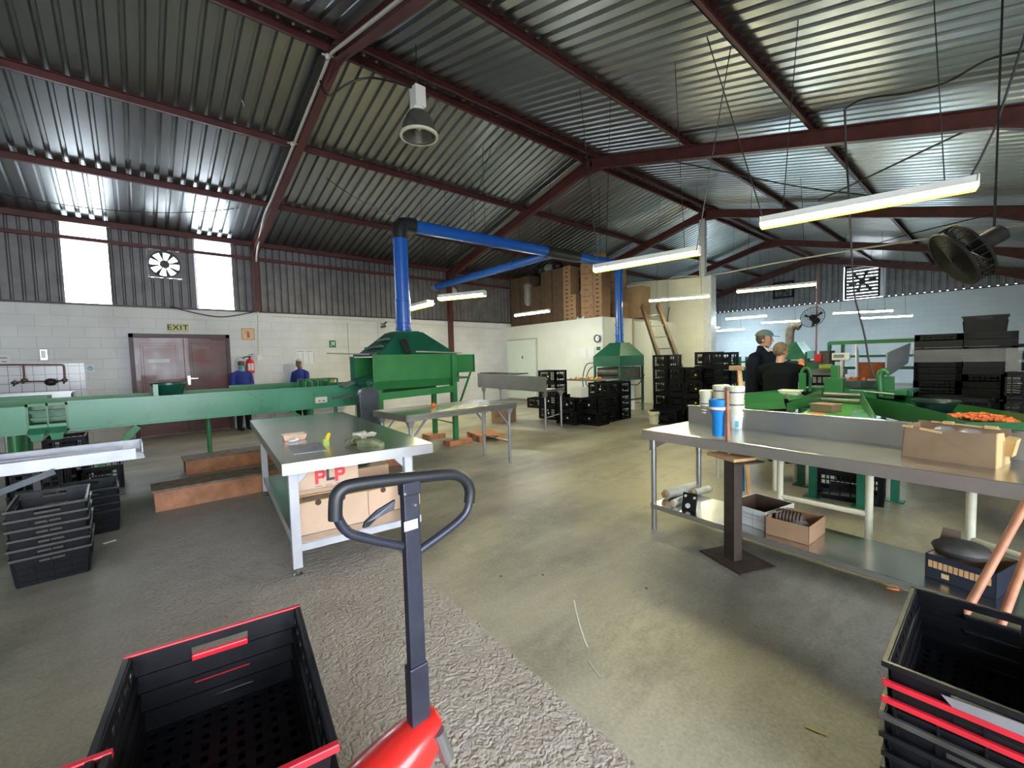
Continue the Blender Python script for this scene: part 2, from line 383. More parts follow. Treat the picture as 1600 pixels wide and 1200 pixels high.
def text_mesh(name, txt, size, material, parent, loc, rot, extrude=.001, spacing=1.0, scale=(1, 1, 1), bold=0.0, align='CENTER'):
    cu = bpy.data.curves.new(name, 'FONT'); cu.body = txt; cu.size = size; cu.extrude = extrude; cu.align_x = align; cu.align_y = 'CENTER'
    cu.space_character = spacing; cu.offset = bold
    t = bpy.data.objects.new('tmp_text', cu); COL.objects.link(t)
    dg = bpy.context.evaluated_depsgraph_get(); me = bpy.data.meshes.new_from_object(t.evaluated_get(dg))
    bpy.data.objects.remove(t); me.name = name
    o = bpy.data.objects.new(name, me); COL.objects.link(o); me.materials.clear(); me.materials.append(M[material])
    o.parent = parent; o.location = loc; o.rotation_euler = rot; o.scale = scale
    return o
def arc(c, r, a0, a1, n, ax1, ax2):
    c = Vector(c); ax1 = Vector(ax1); ax2 = Vector(ax2)
    return [c+ax1*r*math.cos(a0+(a1-a0)*i/n)+ax2*r*math.sin(a0+(a1-a0)*i/n) for i in range(n+1)]
def sag(p, q, drop, n=12):
    p = Vector(p); q = Vector(q); return [p.lerp(q, i/n)-Vector((0, 0, drop*4*(i/n)*(1-i/n))) for i in range(n+1)]
def smoothpath(pts, n=6):
    P = [Vector(p) for p in pts]; out = []
    for i in range(len(P)-1):
        p0 = P[max(0, i-1)]; p1 = P[i]; p2 = P[i+1]; p3 = P[min(len(P)-1, i+2)]
        for k in range(n):
            t = k/n; out.append(.5*((2*p1)+(p2-p0)*t+(2*p0-5*p1+4*p2-p3)*t*t+(-p0+3*p1-3*p2+p3)*t**3))
    out.append(P[-1]); return out
# ================================================================ THE SETTING
XL, XRIDGE, ZRIDGE, ZEAVE, SL = -12.0, -6.13, 5.80, 4.285, .258
XR, YF, YG = 3.5, -4.0, 24.3          # right wall, wall behind the photographer, far gable
HW, HG = 2.75, 3.66
FRAME_Y = [-3.13, 2.356, 7.85, 13.34, 18.83]
def zr(x): return ZRIDGE-SL*abs(x-XRIDGE)
b = MB(); b.quad((XL-3, YF-6, 0), (XR+6, YF-6, 0), (XR+6, YG+.4, 0), (XL-3, YG+.4, 0)); b.build('floor', 'floor', kind='structure')

def profile(t0, t1, pitch=.19, pan=.115, top=.035, h=.050, ph=0.0):
    """offsets (t, height) of a ribbed sheet between t0 and t1"""
    out = []; k = math.floor((t0-ph)/pitch); side = (pitch-pan-top)/2
    while True:
        a = k*pitch+ph
        for dt, hh in ((0, 0), (pan, 0), (pan+side, h), (pan+side+top, h)):
            t = a+dt
            if t < t0: continue
            if t > t1: break
            out.append((t, hh))
        k += 1
        if k*pitch+ph > t1: break
    def hat(t):
        u = (t-ph) % pitch
        if u < pan: return 0
        if u < pan+side: return h*(u-pan)/side
        if u < pan+side+top: return h
        return h*(pitch-u)/side
    if not out or out[0][0] > t0: out.insert(0, (t0, hat(t0)))
    if out[-1][0] < t1: out.append((t1, hat(t1)))
    return out
# roof sheets: ribs run down the slope
b = MB()
for (xa, xb) in ((XL-.35, XRIDGE), (XRIDGE, XR+.3)):
    pr = profile(YF-.3, YG+.3); n = len(pr); vs = []
    for (t, hh) in pr:
        for x in (xa, xb): vs.append((x, t, zr(x)+.12+hh))
    b.add(vs, [(2*i, 2*i+2, 2*i+3, 2*i+1) for i in range(n-1)])
b.build('ceiling', 'sheet', kind='structure')

# left wall: painted blocks below, ribbed cladding above
b = MB(); b.box((XL-.22, YF, 0), (XL, YG+.2, HW)); b.build('wall_left', 'wall_left', kind='structure')
W1 = (AX(93, 362, XL).y, AX(165, 365, XL).y+.01); W2 = (AX(305, 388, XL).y, AX(360, 392, XL).y+.01)
FANC = Vector((XL, .66, 3.69)); FR = .285
def clad_left(b, y0, y1, z0, z1, x=XL-.05, dx=-.035):
    pr = profile(y0, y1, .155, .10, .02, .035); vs = []
    for (t, hh) in pr:
        for z in (z0, z1): vs.append((x+dx*hh/.035, t, z))
    n = len(pr); b.add(vs, [(2*i, 2*i+1, 2*i+3, 2*i+2) for i in range(n-1)])
b = MB(); zt = zr(XL)+.16
for (y0, y1, z0, z1) in ((YF, W1[0], HW, zt), (W1[1], FANC.y-FR, HW, zt), (FANC.y+FR, W2[0], HW, zt), (W2[1], YG, HW, zt),
                         (FANC.y-FR, FANC.y+FR, HW, FANC.z-FR), (FANC.y-FR, FANC.y+FR, FANC.z+FR, zt)):
    clad_left(b, y0, y1, z0, z1)
N = 32   # plate with the round opening for the extractor fan
vs = []; fs = []
for i in range(N):
    t = 2*PI*i/N; c, s_ = math.cos(t), math.sin(t); k = FR/max(abs(c), abs(s_))
    vs += [(XL-.045, FANC.y+c*FR*.93, FANC.z+s_*FR*.93), (XL-.045, FANC.y+c*k, FANC.z+s_*k)]
fs = [(2*i, (2*i+2) % (2*N), (2*i+3) % (2*N), 2*i+1) for i in range(N)]
b.add(vs, fs)
b.build('wall_left_upper', 'cladding', kind='structure')
for i, (y0, y1) in enumerate((W1, W2)):
    b = MB(); clad_left(b, y0, y1, HW+.02, zt); b.build('window_%d' % (i+1), 'pane', kind='structure')
# far gable wall
b = MB(); b.box((XL, YG, 0), (XR, YG+.2, HG)); b.build('wall_back', 'wall_far', kind='structure')
b = MB()
LV = (AY(1318, 418, YG), AY(1376, 462, YG)); LV2 = (AY(1208, 440, YG), AY(1240, 470, YG))
for (xa, xb) in ((XL, LV[0].x), (LV[1].x, XR)):
    pr = profile(xa, xb, .22, .14, .03, .04); vs = []
    for (t, hh) in pr:
        notch = .045 if hh > .02 else 0
        for z in (HG+notch, zr(t)+.16): vs.append((t, YG+.06+hh, z))
    b.add(vs, [(2*i, 2*i+2, 2*i+3, 2*i+1) for i in range(len(pr)-1)])
b.quad((LV[0].x, YG+.06, LV[0].z), (LV[1].x, YG+.06, LV[0].z), (LV[1].x, YG+.06, zr(LV[1].x)+.16), (LV[0].x, YG+.06, zr(LV[0].x)+.16))
b.build('wall_back_upper', 'cladding', kind='structure')
# walls out of the picture, with the loading doors the daylight comes through
b = MB()
b.box((XL, YF-.2, 0), (XR, YF, 3.6))
b.prism([(XL, YF-.2, 3.4), (XR, YF-.2, 3.4), (XR, YF-.2, zr(XR)+.1), (XRIDGE, YF-.2, ZRIDGE+.1), (XL, YF-.2, zr(XL)+.1)], (0, .19, 0))
b.build('wall_front', 'wall_x', kind='structure')
b = MB(); b.box((XR, YF, 0), (XR+.2, -2.6, zr(XR)+.1)); b.box((XR, 2.2, 0), (XR+.2, YG, zr(XR)+.1))
b.build('wall_right', 'wall_left', kind='structure')
# partition that carries the cold store's back, with its bright end face
PT = AY(1100, 432, 13.3)
b = MB(); b.prism([(XL, 13.3, 0), (PT.x, 13.3, 0), (PT.x, 13.3, PT.z), (-8.75, 13.3, 3.94), (XL, 13.3, 4.05)], (0, .25, 0))
b.build('wall_partition', 'wall_x', kind='structure')
b = MB(); b.box((PT.x, 13.26, 0), (AY(1112, 432, 13.3).x, 13.6, PT.z-.01)); b.build('trim_1', 'white_paint', kind='structure')
px = AY(1093, 345, 13.3).x
b = MB(); b.box((px-.01, 13.3, 3.8), (px+.15, 13.45, 5.55)); b.build('trim_2', 'white_paint', kind='structure')
# cold store
CX = AY(942, 497, 10.27).x; CT = 2.60
b = MB(); b.box((XL, 10.27, 0), (CX, 13.3, CT)); b.build('wall_cold_room', 'white_panel', kind='structure')
b = MB(); b.box((CX-.03, 10.24, 0), (CX+.015, 10.30, CT)); b.build('trim_3', 'white_paint', kind='structure')
b = MB(); b.box((CX, 11.74, 0), (CX+.04, 11.80, CT)); b.build('trim_4', 'insulation_edge', kind='structure')
b = MB(); b.box((CX, 11.80, 0), (-7.05, 13.3, 2.48)); b.build('wall_cold_room_side', 'white_panel', kind='structure')
d0 = AY(796, 530, 10.27); d1 = AY(838, 530, 10.27)
b = MB(); b.box((d0.x, 10.16, .06), (d1.x, 10.24, d1.z-.0)); dr = b.build('door_2', 'door_panel', kind='structure', bevel=.01)
b = MB(); b.cbox((d0.x+.32*(d1.x-d0.x)+.35, 10.15, 1.5), (.03, .02, .10)); h_ = b.build('door_handle', 'black', dr)
b = MB(); b.box((d0.x-.05, 10.22, 0), (d1.x+.05, 10.27, d1.z+.05)); b.build('trim_5', 'grey_pvc', kind='structure')

# portal frames, purlins and eaves beams of dark red steel
def ibeam(b, p, q, w=.12, h=.22, t=.014):
    p = Vector(p); q = Vector(q); d = (q-p).normalized(); side = Vector((0, 1, 0)); up_ = side.cross(d)
    if up_.z < 0: up_ = -up_
    if abs(up_.z) < .2: up_ = Vector((1, 0, 0))
    for c, hh, ww in ((-t/2, t, w), (-h/2, h-2*t, t), (-h+t/2, t, w)):
        o_ = up_*c; b.bar(p+o_, q+o_, ww, hh, up=up_)
for i, y in enumerate(FRAME_Y+[YG-.1]):
    b = MB(); XH = -.35
    ibeam(b, (XL+.1, y, zr(XL+.1)), (XRIDGE, y, ZRIDGE)); ibeam(b, (XRIDGE, y, ZRIDGE), (XR-.1, y, zr(XR-.1)))
    # ridge haunch plate and knee at the right column
    b.prism([(XRIDGE-.55, y-.008, zr(XRIDGE-.55)-.2), (XRIDGE, y-.008, ZRIDGE-.33), (XRIDGE+.55, y-.008, zr(XRIDGE+.55)-.2), (XRIDGE, y-.008, ZRIDGE-.15)], (0, .016, 0))
    b.prism([(XH, y-.05, zr(XH)-.2), (XH+2.2, y-.05, zr(XH+2.2)-.2), (XH+2.2, y-.05, zr(XH+2.2)-.62)], (0, .1, 0))
    if i in (0, 1, 2, 3): b.box((XL+.01, y-.06, 0 if i == 2 else HW), (XL+.16, y+.06, zr(XL))) if i != 3 else None
    b.build('trim_%d' % (10+i), 'red_steel', kind='structure')
def purlin(idx, x, w=.05, h=.12, dz=0.0):
    b = MB(); z = zr(x)+dz
    b.box((x-.006, YF, z), (x+.006, YG, z+h)); b.box((x-.006, YF, z), (x+w, YG, z+.006)); b.box((x-.006, YF, z+h-.006), (x+w, YG, z+h))
    b.build('trim_%d' % idx, 'red_steel', kind='structure')
dxl = XRIDGE-XL
purlin(20, XRIDGE-.17); purlin(21, XRIDGE+.12)
purlin(22, XRIDGE-dxl*.375); purlin(23, XRIDGE-dxl*.701); purlin(24, XL+.05)
purlin(25, XRIDGE+dxl*.375); purlin(26, XRIDGE+dxl*.701)
b = MB(); b.box((XL-.04, YF, 3.99), (XL+.03, YG, 4.06)); b.build('trim_29', 'red_steel', kind='structure')
b = MB(); b.box((XL-.02, YF, HW-.01), (XL+.02, YG, HW+.025)); b.build('trim_30', 'door_frame', kind='structure')
b = MB(); b.box((XL, YG-.02, HG-.02), (XR, YG+.03, HG+.02)); b.build('trim_31', 'door_frame', kind='structure')

# brown double door
D0 = AX(200, 521, XL); D1 = AX(357, 522, XL); DT = 2.19
b = MB(); b.box((XL, D0.y, 0), (XL+.09, D0.y+.07, DT)); b.box((XL, D1.y-.07, 0), (XL+.09, D1.y, DT)); b.box((XL, D0.y, DT-.08), (XL+.09, D1.y, DT))
b.build('trim_40', 'door_frame', kind='structure')
mid = (D0.y+D1.y)/2+.02
def leaf(name, y0, y1):
    b = MB(); b.box((XL, y0, .02), (XL+.045, y1, DT-.08))
    for (za, zb) in ((.12, .72), (.86, DT-.2)):
        b.box((XL+.045, y0+.10, za), (XL+.056, y1-.10, zb)); b.box((XL+.056, y0+.14, za+.04), (XL+.066, y1-.14, zb-.04))
    return b.build(name, 'door_wood', kind='structure', bevel=.004)
l1 = leaf('door_1', D0.y+.07, mid-.002); l2 = leaf('door_3', mid+.002, D1.y-.07)
b = MB(); b.cbox((XL+.075, AX(248, 564, XL).y, AX(248, 564, XL).z), (.006, .36, .085)); b.build('door_notice', 'paper', l1)
b = MB(); b.cbox((XL+.052, mid+.06, 1.17), (.01, .05, .2)); b.cyl((XL+.05, mid+.06, 1.21), (XL+.1, mid+.06, 1.21), .025); b.bar((XL+.1, mid+.05, 1.21), (XL+.1, mid+.22, 1.21), .015, .018); b.build('door_handle', 'chrome', l2)
b = MB(); b.cbox((XL+.07, D1.y-.25, DT-.10), (.05, .22, .05)); b.build('door_closer', 'door_frame', l2)

# tiled splash area with its grey joints
def tile_material():
    m = bpy.data.materials.new('white_square_tiles'); m.use_nodes = True; nt = m.node_tree; n = nt.nodes; L = nt.links
    b = n['Principled BSDF']; tc = n.new('ShaderNodeTexCoord'); sx = n.new('ShaderNodeSeparateXYZ'); cx = n.new('ShaderNodeCombineXYZ')
    L.new(tc.outputs['Object'], sx.inputs[0]); L.new(sx.outputs['Y'], cx.inputs['X']); L.new(sx.outputs['Z'], cx.inputs['Y'])
    br = n.new('ShaderNodeTexBrick'); br.offset = 0; br.inputs['Scale'].default_value = 1; br.inputs['Brick Width'].default_value = .155; br.inputs['Row Height'].default_value = .155
    br.inputs['Mortar Size'].default_value = .004; br.inputs['Color1'].default_value = (.64, .65, .72, 1); br.inputs['Color2'].default_value = (.62, .64, .70, 1); br.inputs['Mortar'].default_value = (.16, .14, .15, 1)
    L.new(cx.outputs[0], br.inputs['Vector']); L.new(br.outputs['Color'], b.inputs['Base Color']); b.inputs['Roughness'].default_value = .2; return m
b = MB(); b.box((XL, YF+.5, .9), (XL+.012, AX(134, 600, XL).y, 1.60)); o = b.build('wall_tile_splashback', tile_material()); o['kind'] = 'structure'
# ================================================================ THINGS
def partw(root, name, mats, fn, smooth=False, bevel=0, parent=None, label=None, kind=None):
    """a part whose shape is given in the coordinates of the hall"""
    b = MB(root.location); fn(b); o = b.build(name, mats, parent or root, smooth, bevel, kind)
    if label: o['label'] = label
    return o
def whole(name, mats, label, cat, fn, org, smooth=False, bevel=0, group=None, kind=None):
    b = MB(org); fn(b); o = b.build(name, mats, None, smooth, bevel, kind); o.location = org
    return tag(o, label, cat, group)

# ---- fluorescent fittings hung on wires
def fluor(p, q, w, h, tubem, label, group, wires=True, lean=.0):
    c = (p+q)/2; d = q-p; L_ = d.length; rz = math.atan2(d.y, d.x)
    t = thing('fluorescent_light', label, 'ceiling light', c, rz, group)
    part(t, 'housing', 'white', lambda b: (b.box((-L_/2, -w*.36, h*.15), (L_/2, w*.36, h)), b.box((-L_/2, -w*.62, h*.13), (L_/2, w*.62, h*.24)), b.box((-L_/2-.012, -w*.45, -h*.35), (-L_/2, w*.45, h)), b.box((L_/2, -w*.45, -h*.35), (L_/2+.012, w*.45, h))), bevel=.004)
    ar = lambda a0, a1, n: [(-L_/2, w*.5*math.cos(a), h*.12+h*.9*math.sin(a)*.75) for a in [PI*(a0+(a1-a0)*i/n) for i in range(n+1)]]
    if tubem == 'tube_warm':
        for a0, a1 in ((1, 1.3), (1.7, 2)): part(t, 'lit_tube', tubem, lambda b: b.prism(ar(a0, a1, 3)+[(-L_/2, w*.2*(-1 if a0 < 1.5 else 1), h*.12)], (L_, 0, 0)))
        part(t, 'diffuser', 'diffuser', lambda b: b.prism(ar(1.302, 1.698, 4), (L_, 0, 0)))
    else: part(t, 'lit_tube', tubem, lambda b: b.prism(ar(1, 2, 8), (L_, 0, 0)))
    if wires:
        zt_ = zr(c.x)+.05-c.z
        for sx_ in (-.38, .38):
            part(t, 'hanging_wire', 'wire', lambda b: b.tube([(sx_*L_, 0, h), (sx_*L_*.8, 0, zt_)], .0045, 5))
    return t
WG, CG = 'warm fluorescent lights over the benches', 'cool fluorescent lights over the far room'
def fl(a, b_, z, *args, **k): return fluor(AZ(*a, z), AZ(*b_, z), *args, **k)
fl((1190, 352), (1525, 290), 2.70, .13, .075, 'tube_warm', 'large lit fluorescent light, nearest and brightest, above the steel bench with the carton', WG)
fl((930, 422), (1092, 394), 2.70, .12, .075, 'tube_warm', 'lit fluorescent light hanging in front of the blue vertical duct and stacked cartons', WG)
fl((1015, 470), (1108, 463), 2.90, .10, .06, 'tube_warm', 'lit fluorescent light in front of the cream partition above the ladder side', WG)
fl((1152, 456), (1275, 444), 2.85, .10, .06, 'tube_warm', 'yellowish lit fluorescent light just right of the white partition end', WG)
fl((688, 467), (757, 460), 2.88, .19, .09, 'tube_warm', 'wide lit fluorescent light beside the branch of the blue duct, near the left wall', WG)
fl((632, 485), (672, 475), 2.72, .19, .09, 'tube_warm', 'lit fluorescent light partly behind the blue duct above the green drying tunnel', WG)
fl((805, 493), (858, 486), 2.66, .07, .05, 'tube_white', 'white lit fluorescent tube hanging before the cold room roof', WG)
fl((1135, 498), (1198, 493), 2.62, .085, .06, 'tube_cool', 'cool lit tube, upper left of the four tubes behind the man in the cap', CG)
fl((1190, 504), (1250, 501), 2.62, .085, .06, 'tube_cool', 'cool lit tube right above the head of the man in the cap', CG)
fl((1120, 517), (1163, 514), 2.60, .085, .06, 'tube_cool', 'small cool lit tube, lowest one right of the partition end', CG)
fl((1302, 489), (1394, 485), 2.62, .085, .06, 'tube_cool', 'cool lit tube, upper one of the right-hand pair before the far wall', CG)
fl((1345, 497), (1425, 493), 2.60, .085, .06, 'tube_cool', 'cool lit tube, lower one of the right-hand pair before the far wall', CG)
fl((1106, 513), (1124, 511), 2.72, .085, .06, 'tube_cool', 'short visible end of a cool lit tube against the partition edge', CG)

# ---- unlit high-bay lamp on its box
hb = AX(655, 213, -5.2)
t = thing('high_bay_lamp', 'unlit metal high bay lamp with round ribbed reflector under the roof', 'ceiling light', hb)
R0 = .235
part(t, 'reflector', 'glass_shade', lambda b: b.lathe([(R0, 0), (R0*.97, .05), (R0*.88, .14), (R0*.70, .24), (R0*.50, .30), (R0*.48, .29), (R0*.66, .225), (R0*.84, .13), (R0*.93, .045), (R0*.95, 0)], n=40, cap0=False, cap1=False), smooth=True)
part(t, 'rim', 'cream_paint', lambda b: b.lathe([(R0*.93, -.012), (R0*1.06, -.012), (R0*1.06, .02), (R0*.93, .02)], n=40, cap0=False, cap1=False), smooth=True)
part(t, 'bulb', 'white', lambda b: (b.ball((0, 0, .16), (.05, .05, .09)), b.cyl((0, 0, .2), (0, 0, .3), .03)), smooth=True)
part(t, 'ballast_box', 'white', lambda b: (b.box((-.085, -.075, .36), (.085, .075, .62)), b.cyl((0, 0, .29), (0, 0, .37), .07)), bevel=.008)
part(t, 'hook', 'wire', lambda b: b.cyl((0, 0, .62), (0, 0, zr(hb.x)-hb.z+.03), .006, 6))

# ---- green drying tunnel with hood, beside the left conveyor
MX0, MX1, MY0, MY1, MZ0, MZ1 = -7.15, -6.30, 2.74, 4.25, 1.03, 1.56
t = thing('drying_tunnel', 'large bright green drying tunnel on legs under the thick blue duct', 'machine', (-6.7, 3.5, 0))
def f(b):
    b.prism([(MX1, MY0, MZ1), (MX1, MY0, MZ0+.13), (MX1-.10, MY0, MZ0), (MX1-.13, MY0, MZ0), (MX1-.03, MY0, MZ0+.14), (MX1-.03, MY0, MZ1)], (0, MY1-MY0, 0))
    b.box((MX1-.035, MY0, MZ1-.02), (MX1+.012, MY1, MZ1+.01))
    for i in range(9): b.cyl((MX1, MY0+.12+i*.16, MZ0+.17), (MX1+.006, MY0+.12+i*.16, MZ0+.17), .009, 8)
partw(t, 'front_panel', 'green', f, bevel=.003)
partw(t, 'rear_panel', 'green', lambda b: (b.box((MX0, MY0, MZ0), (MX0+.03, MY1+.6, MZ1-.02)), b.box((MX0, MY1, MZ0+.2), (MX1-.45, MY1+.62, MZ0+.23)), b.box((MX0, MY1+.60, MZ0+.2), (MX1-.33, MY1+.63, MZ1)), b.box((MX1-.36, MY1, MZ0+.2), (MX1-.33, MY1+.62, MZ1))))
partw(t, 'belt', 'green_belt', lambda b: b.box((MX0+.04, MY0-.05, MZ0+.10), (MX1-.04, MY1+.3, MZ0+.13)))
def f(b):
    z0, z1 = MZ1, 1.96; A = [(MX0-.25, MY0+.15, z0), (MX1-.1, MY0+.15, z0), (MX1-.1, MY1+.1, z0), (MX0-.25, MY1+.1, z0)]
    cx, cy = -6.98, 3.62; B = [(cx-.24, cy-.24, z1), (cx+.24, cy-.24, z1), (cx+.24, cy+.24, z1), (cx-.24, cy+.24, z1)]
    b.hexa(A, B); b.box((cx-.2, cy-.2, z1), (cx+.2, cy+.2, z1+.02))
partw(t, 'hood', 'green_dark', f, bevel=.005)
def f(b):   # stepped cheek plates left of the hood
    for i in range(3): b.bar((MX0-.2+.16*i, MY0+.13+.14*i, MZ1+.02+.12*i), (MX1-.2-.05*i, MY0+.13+.14*i, MZ1+.03+.12*i), .05, .03)
partw(t, 'hood_ribs', 'green_dark', f)
LG = [(-6.27, 4.16), (-7.1, 4.25), (-6.3, 2.82), (-7.1, 2.82)]
for i, (x, y) in enumerate(LG):
    partw(t, 'leg', 'green', lambda b: b.box((x-.035, y-.04, .02 if i > 1 else .09), (x+.035, y+.04, MZ1 if i == 0 else MZ0)), bevel=.003)
partw(t, 'frame', 'green', lambda b: (b.bar((-6.27, 2.72, .93), (-6.27, 4.2, .97), .05, .11), b.bar((-7.1, 2.72, .93), (-7.1, 4.25, .97), .05, .08), b.bar((-6.27, 4.16, .36), (-7.1, 4.25, .36), .02, .02), b.bar((-6.3, 4.25, .62), (-6.8, 4.9, 1.22), .03, .03), b.bar((-6.3, 2.8, .3), (-7.1, 2.8, .3), .03, .03)))
partw(t, 'entry_chute', 'green_dark', lambda b: (b.box((-7.12, 2.70, 1.03), (-7.08, 2.76, 1.56)), b.bar((-6.9, 2.45, 1.09), (-6.85, 2.85, 1.22), .5, .02), b.bar((-6.45, 2.62, 1.12), (-6.5, 2.8, 1.2), .22, .10)))
t2 = thing('belt_guard', 'tall rounded dark grey belt guard at the joint of conveyor and tunnel', 'belt guard', (-6.15, 2.55, .6))
def f(b):
    pts = []; c1 = (0, .36); c2 = (0, -.30)
    for i in range(13): a = PI*i/12; pts.append((.0, .15*math.cos(a), c1[1]+.15*math.sin(a)))
    for i in range(13): a = PI+PI*i/12; pts.append((.0, .13*math.cos(a), c2[1]+.13*math.sin(a)*.5))
    b.prism(pts, (.11, 0, 0))
part(t2, 'cover', 'motor_guard', f, bevel=.01)
part(t2, 'motor', 'fan_grey', lambda b: (b.cyl((-.3, .08, -.12), (0, .08, -.12), .09, 16), b.box((-.25, 0, -.24), (-.05, .16, -.18)), b.bar((-.2, -.1, .38), (-.2, -.42, .36), .03, .03)), smooth=True)
part(t2, 'bracket', 'green', lambda b: (b.box((-.06, .05, -.6), (0, .11, -.25)), b.bar((-.1, 0, .2), (-.35, 0, .2), .04, .05)))
whole('steel_rod', 'tube_steel', 'long thin metal rod lying along the top of the green drying tunnel', 'rod', lambda b: b.bar((MX1-.05, MY0+.75, MZ1+.055), (MX1-.02, MY1+.12, MZ1+.022), .022, .022), (MX1, 3.7, MZ1+.01))
whole('metal_bar', 'tube_steel', 'grey metal bar jutting out left over the tunnel mouth', 'rod', lambda b: (b.bar((-6.4, 2.75, MZ1+.02), (-6.9, 2.28, MZ1+.055), .05, .02)), (-6.5, 2.7, MZ1+.01))
whole('rubber_strip', 'rubber', 'black ribbed rubber strip leaning on the hood of the green tunnel', 'rubber strip', lambda b: (b.bar((MX1-.06, MY0+.62, MZ1+.01), (MX1-.14, MY0+.56, MZ1+.26), .09, .035), [b.bar((MX1-.04-.01*k*.9, MY0+.62-.007*k, MZ1+.03+.03*k), (MX1-.045-.01*k*.9, MY0+.62-.007*k, MZ1+.045+.03*k), .1, .045) for k in range(8)]), (MX1-.06, MY0+.62, MZ1+.01))
for i, (a, c) in enumerate((((700, 696), (748, 697)), ((757, 690), (775, 683)))):
    pass
whole('wood_block', 'wood_orange', 'flat reddish wooden block under the right leg of the drying tunnel', 'wood block', lambda b: b.box((-6.36, 3.95, 0), (-6.14, 4.42, .085)), (-6.25, 4.18, 0), bevel=.004)
whole('wood_block', 'wood_orange', 'flat reddish wooden block under the rear right leg of the drying tunnel', 'wood block', lambda b: b.box((-7.25, 4.05, 0), (-6.98, 4.40, .085)), (-7.1, 4.2, 0), bevel=.004)
t = thing('wooden_pallet', 'small broken wooden pallet on the floor behind the tunnel leg', 'pallet', (-6.25, 4.85, 0), -.25)
part(t, 'deck_board', 'wood_orange', lambda b: b.box((-.35, -.28, .09), (.28, .20, .115)), bevel=.003)
for x in (-.3, -.03, .22): part(t, 'block', 'wood_orange', lambda b: (b.box((x-.05, -.28, .0), (x+.05, -.16, .09)), b.box((x-.05, .08, .0), (x+.05, .2, .09))), bevel=.003)

# ---- long green conveyor
CXF, CXB, CZT, CZB = -7.0, -7.85, 1.10, .78
ya, yb = AX(40, 650, CXF).y, AX(107, 650, CXF).y
t = thing('grading_conveyor', 'long green grading conveyor running left from the drying tunnel', 'conveyor', (-7.4, 1, 0))
def f(b):
    b.box((CXF-.02, yb, CZB), (CXF, 3.0, CZT)); b.box((CXF-.02, yb, CZT-.012), (CXF+.03, 3.0, CZT+.01)); b.box((CXF-.02, yb, CZB-.01), (CXF+.03, 3.0, CZB+.01))
    b.box((CXF, AX(437, 640, CXF).y, CZB), (CXF+.008, AX(437, 640, CXF).y+.02, CZT))
partw(t, 'front_side', 'green_pale', f)
partw(t, 'front_side', 'green_pale', lambda b: (b.box((CXF-.02, YF+.4, CZB-.01), (CXF, ya, CZT-.03)), b.box((CXF-.04, YF+.4, CZT-.04), (CXF+.01, ya, CZT-.02))))
partw(t, 'back_side', 'green', lambda b: (b.box((CXB-.02, YF+.4, CZB), (CXB, 2.9, CZT+.02)), b.box((CXB-.03, 1.1, CZT+.02), (CXB+.02, 2.6, CZT+.06))))
partw(t, 'belt', 'green_belt', lambda b: (b.box((CXB, YF+.4, CZT-.10), (CXF-.02, 2.3, CZT-.08)), b.hexa([(CXB, 2.3, CZT-.10), (CXF-.1, 2.3, CZT-.10), (CXF-.1, 2.95, CZT+.0), (CXB, 2.95, CZT+.0)], [(CXB, 2.3, CZT-.08), (CXF-.1, 2.3, CZT-.08), (CXF-.1, 2.95, CZT+.03), (CXB, 2.95, CZT+.03)])))
def f(b):   # the outlet bay with its rails
    b.box((CXF-.03, ya, CZT-.03), (CXF, yb, CZT)); b.box((CXF-.02, ya, CZB-.04), (CXF, yb, CZB+.02))
    for z in (CZT-.12, CZT-.19): b.box((CXF-.12, ya, z), (CXF-.10, yb, z+.025))
    ym = (ya+yb)/2; b.box((CXF-.02, ym-.008, CZB), (CXF, ym+.008, CZT)); b.box((CXF-.2, ya, CZB), (CXF, ya+.02, CZT)); b.box((CXF-.2, yb-.02, CZB), (CXF, yb, CZT))
    b.box((CXF-.22, ya, CZB+.1), (CXF-.20, yb, CZT-.03))
partw(t, 'outlet_bay', 'green', f)
for y in (ya+(yb-ya)*.27, ya+(yb-ya)*.73):
    w = (yb-ya)*.21
    def f(b):
        pts = [(CXF+.02, y-w, CZB+.06), (CXF+.02, y+w, CZB+.06), (CXF+.13, y+w, CZB+.03), (CXF+.16, y+w*.8, CZB-.0), (CXF+.17, y, CZB-.015), (CXF+.16, y-w*.8, CZB-.0), (CXF+.13, y-w, CZB+.03)]
        b.prism(pts, (0, 0, -.012)); b.prism([(CXF+.17, y-w*.8, CZB-.01), (CXF+.17, y+w*.8, CZB-.01), (CXF+.165, y+w*.6, CZB-.075), (CXF+.165, y-w*.6, CZB-.075)], (-.01, 0, 0))
        b.box((CXF-.02, y-w*1.05, CZB+.04), (CXF+.03, y+w*1.05, CZB+.09))
    partw(t, 'outlet_lip', 'green_pale', f)
for x, y in ((CXF-.08, -1.0), (CXB+.1, -1.0), (CXF-.08, 2.05), (CXF-.08, 2.42), (CXB+.1, 2.2), (CXB+.1, .8)):
    partw(t, 'leg', 'green', lambda b: (b.cyl((x, y, 0), (x, y, CZB), .045 if y < 0 else .03, 14), b.box((x-.07, y-.07, 0), (x+.07, y+.07, .012))))
partw(t, 'brace', 'green', lambda b: b.bar((CXF-.08, -.36, .32), (CXF-.05, .02, CZB-.03), .09, .07))
partw(t, 'brace', 'green', lambda b: b.bar((CXF-.08, 1.75, CZB-.02), (CXF-.08, 2.05, .55), .03, .04))
def f(b):
    for dx in (-.12, -.55):
        for dy in (0, .09, .18, .36, .48): b.box((CXF+dx-.01, 2.0+dy-.01, CZT-.06), (CXF+dx+.01, 2.0+dy+.01, CZT+.12))
        b.box((CXF+dx-.01, 1.99, CZT+.10), (CXF+dx+.01, 2.49, CZT+.12))
    b.box((CXF-.56, 1.99, CZT+.10), (CXF-.11, 2.01, CZT+.12)); b.box((CXF-.56, 2.47, CZT+.10), (CXF-.11, 2.49, CZT+.12))
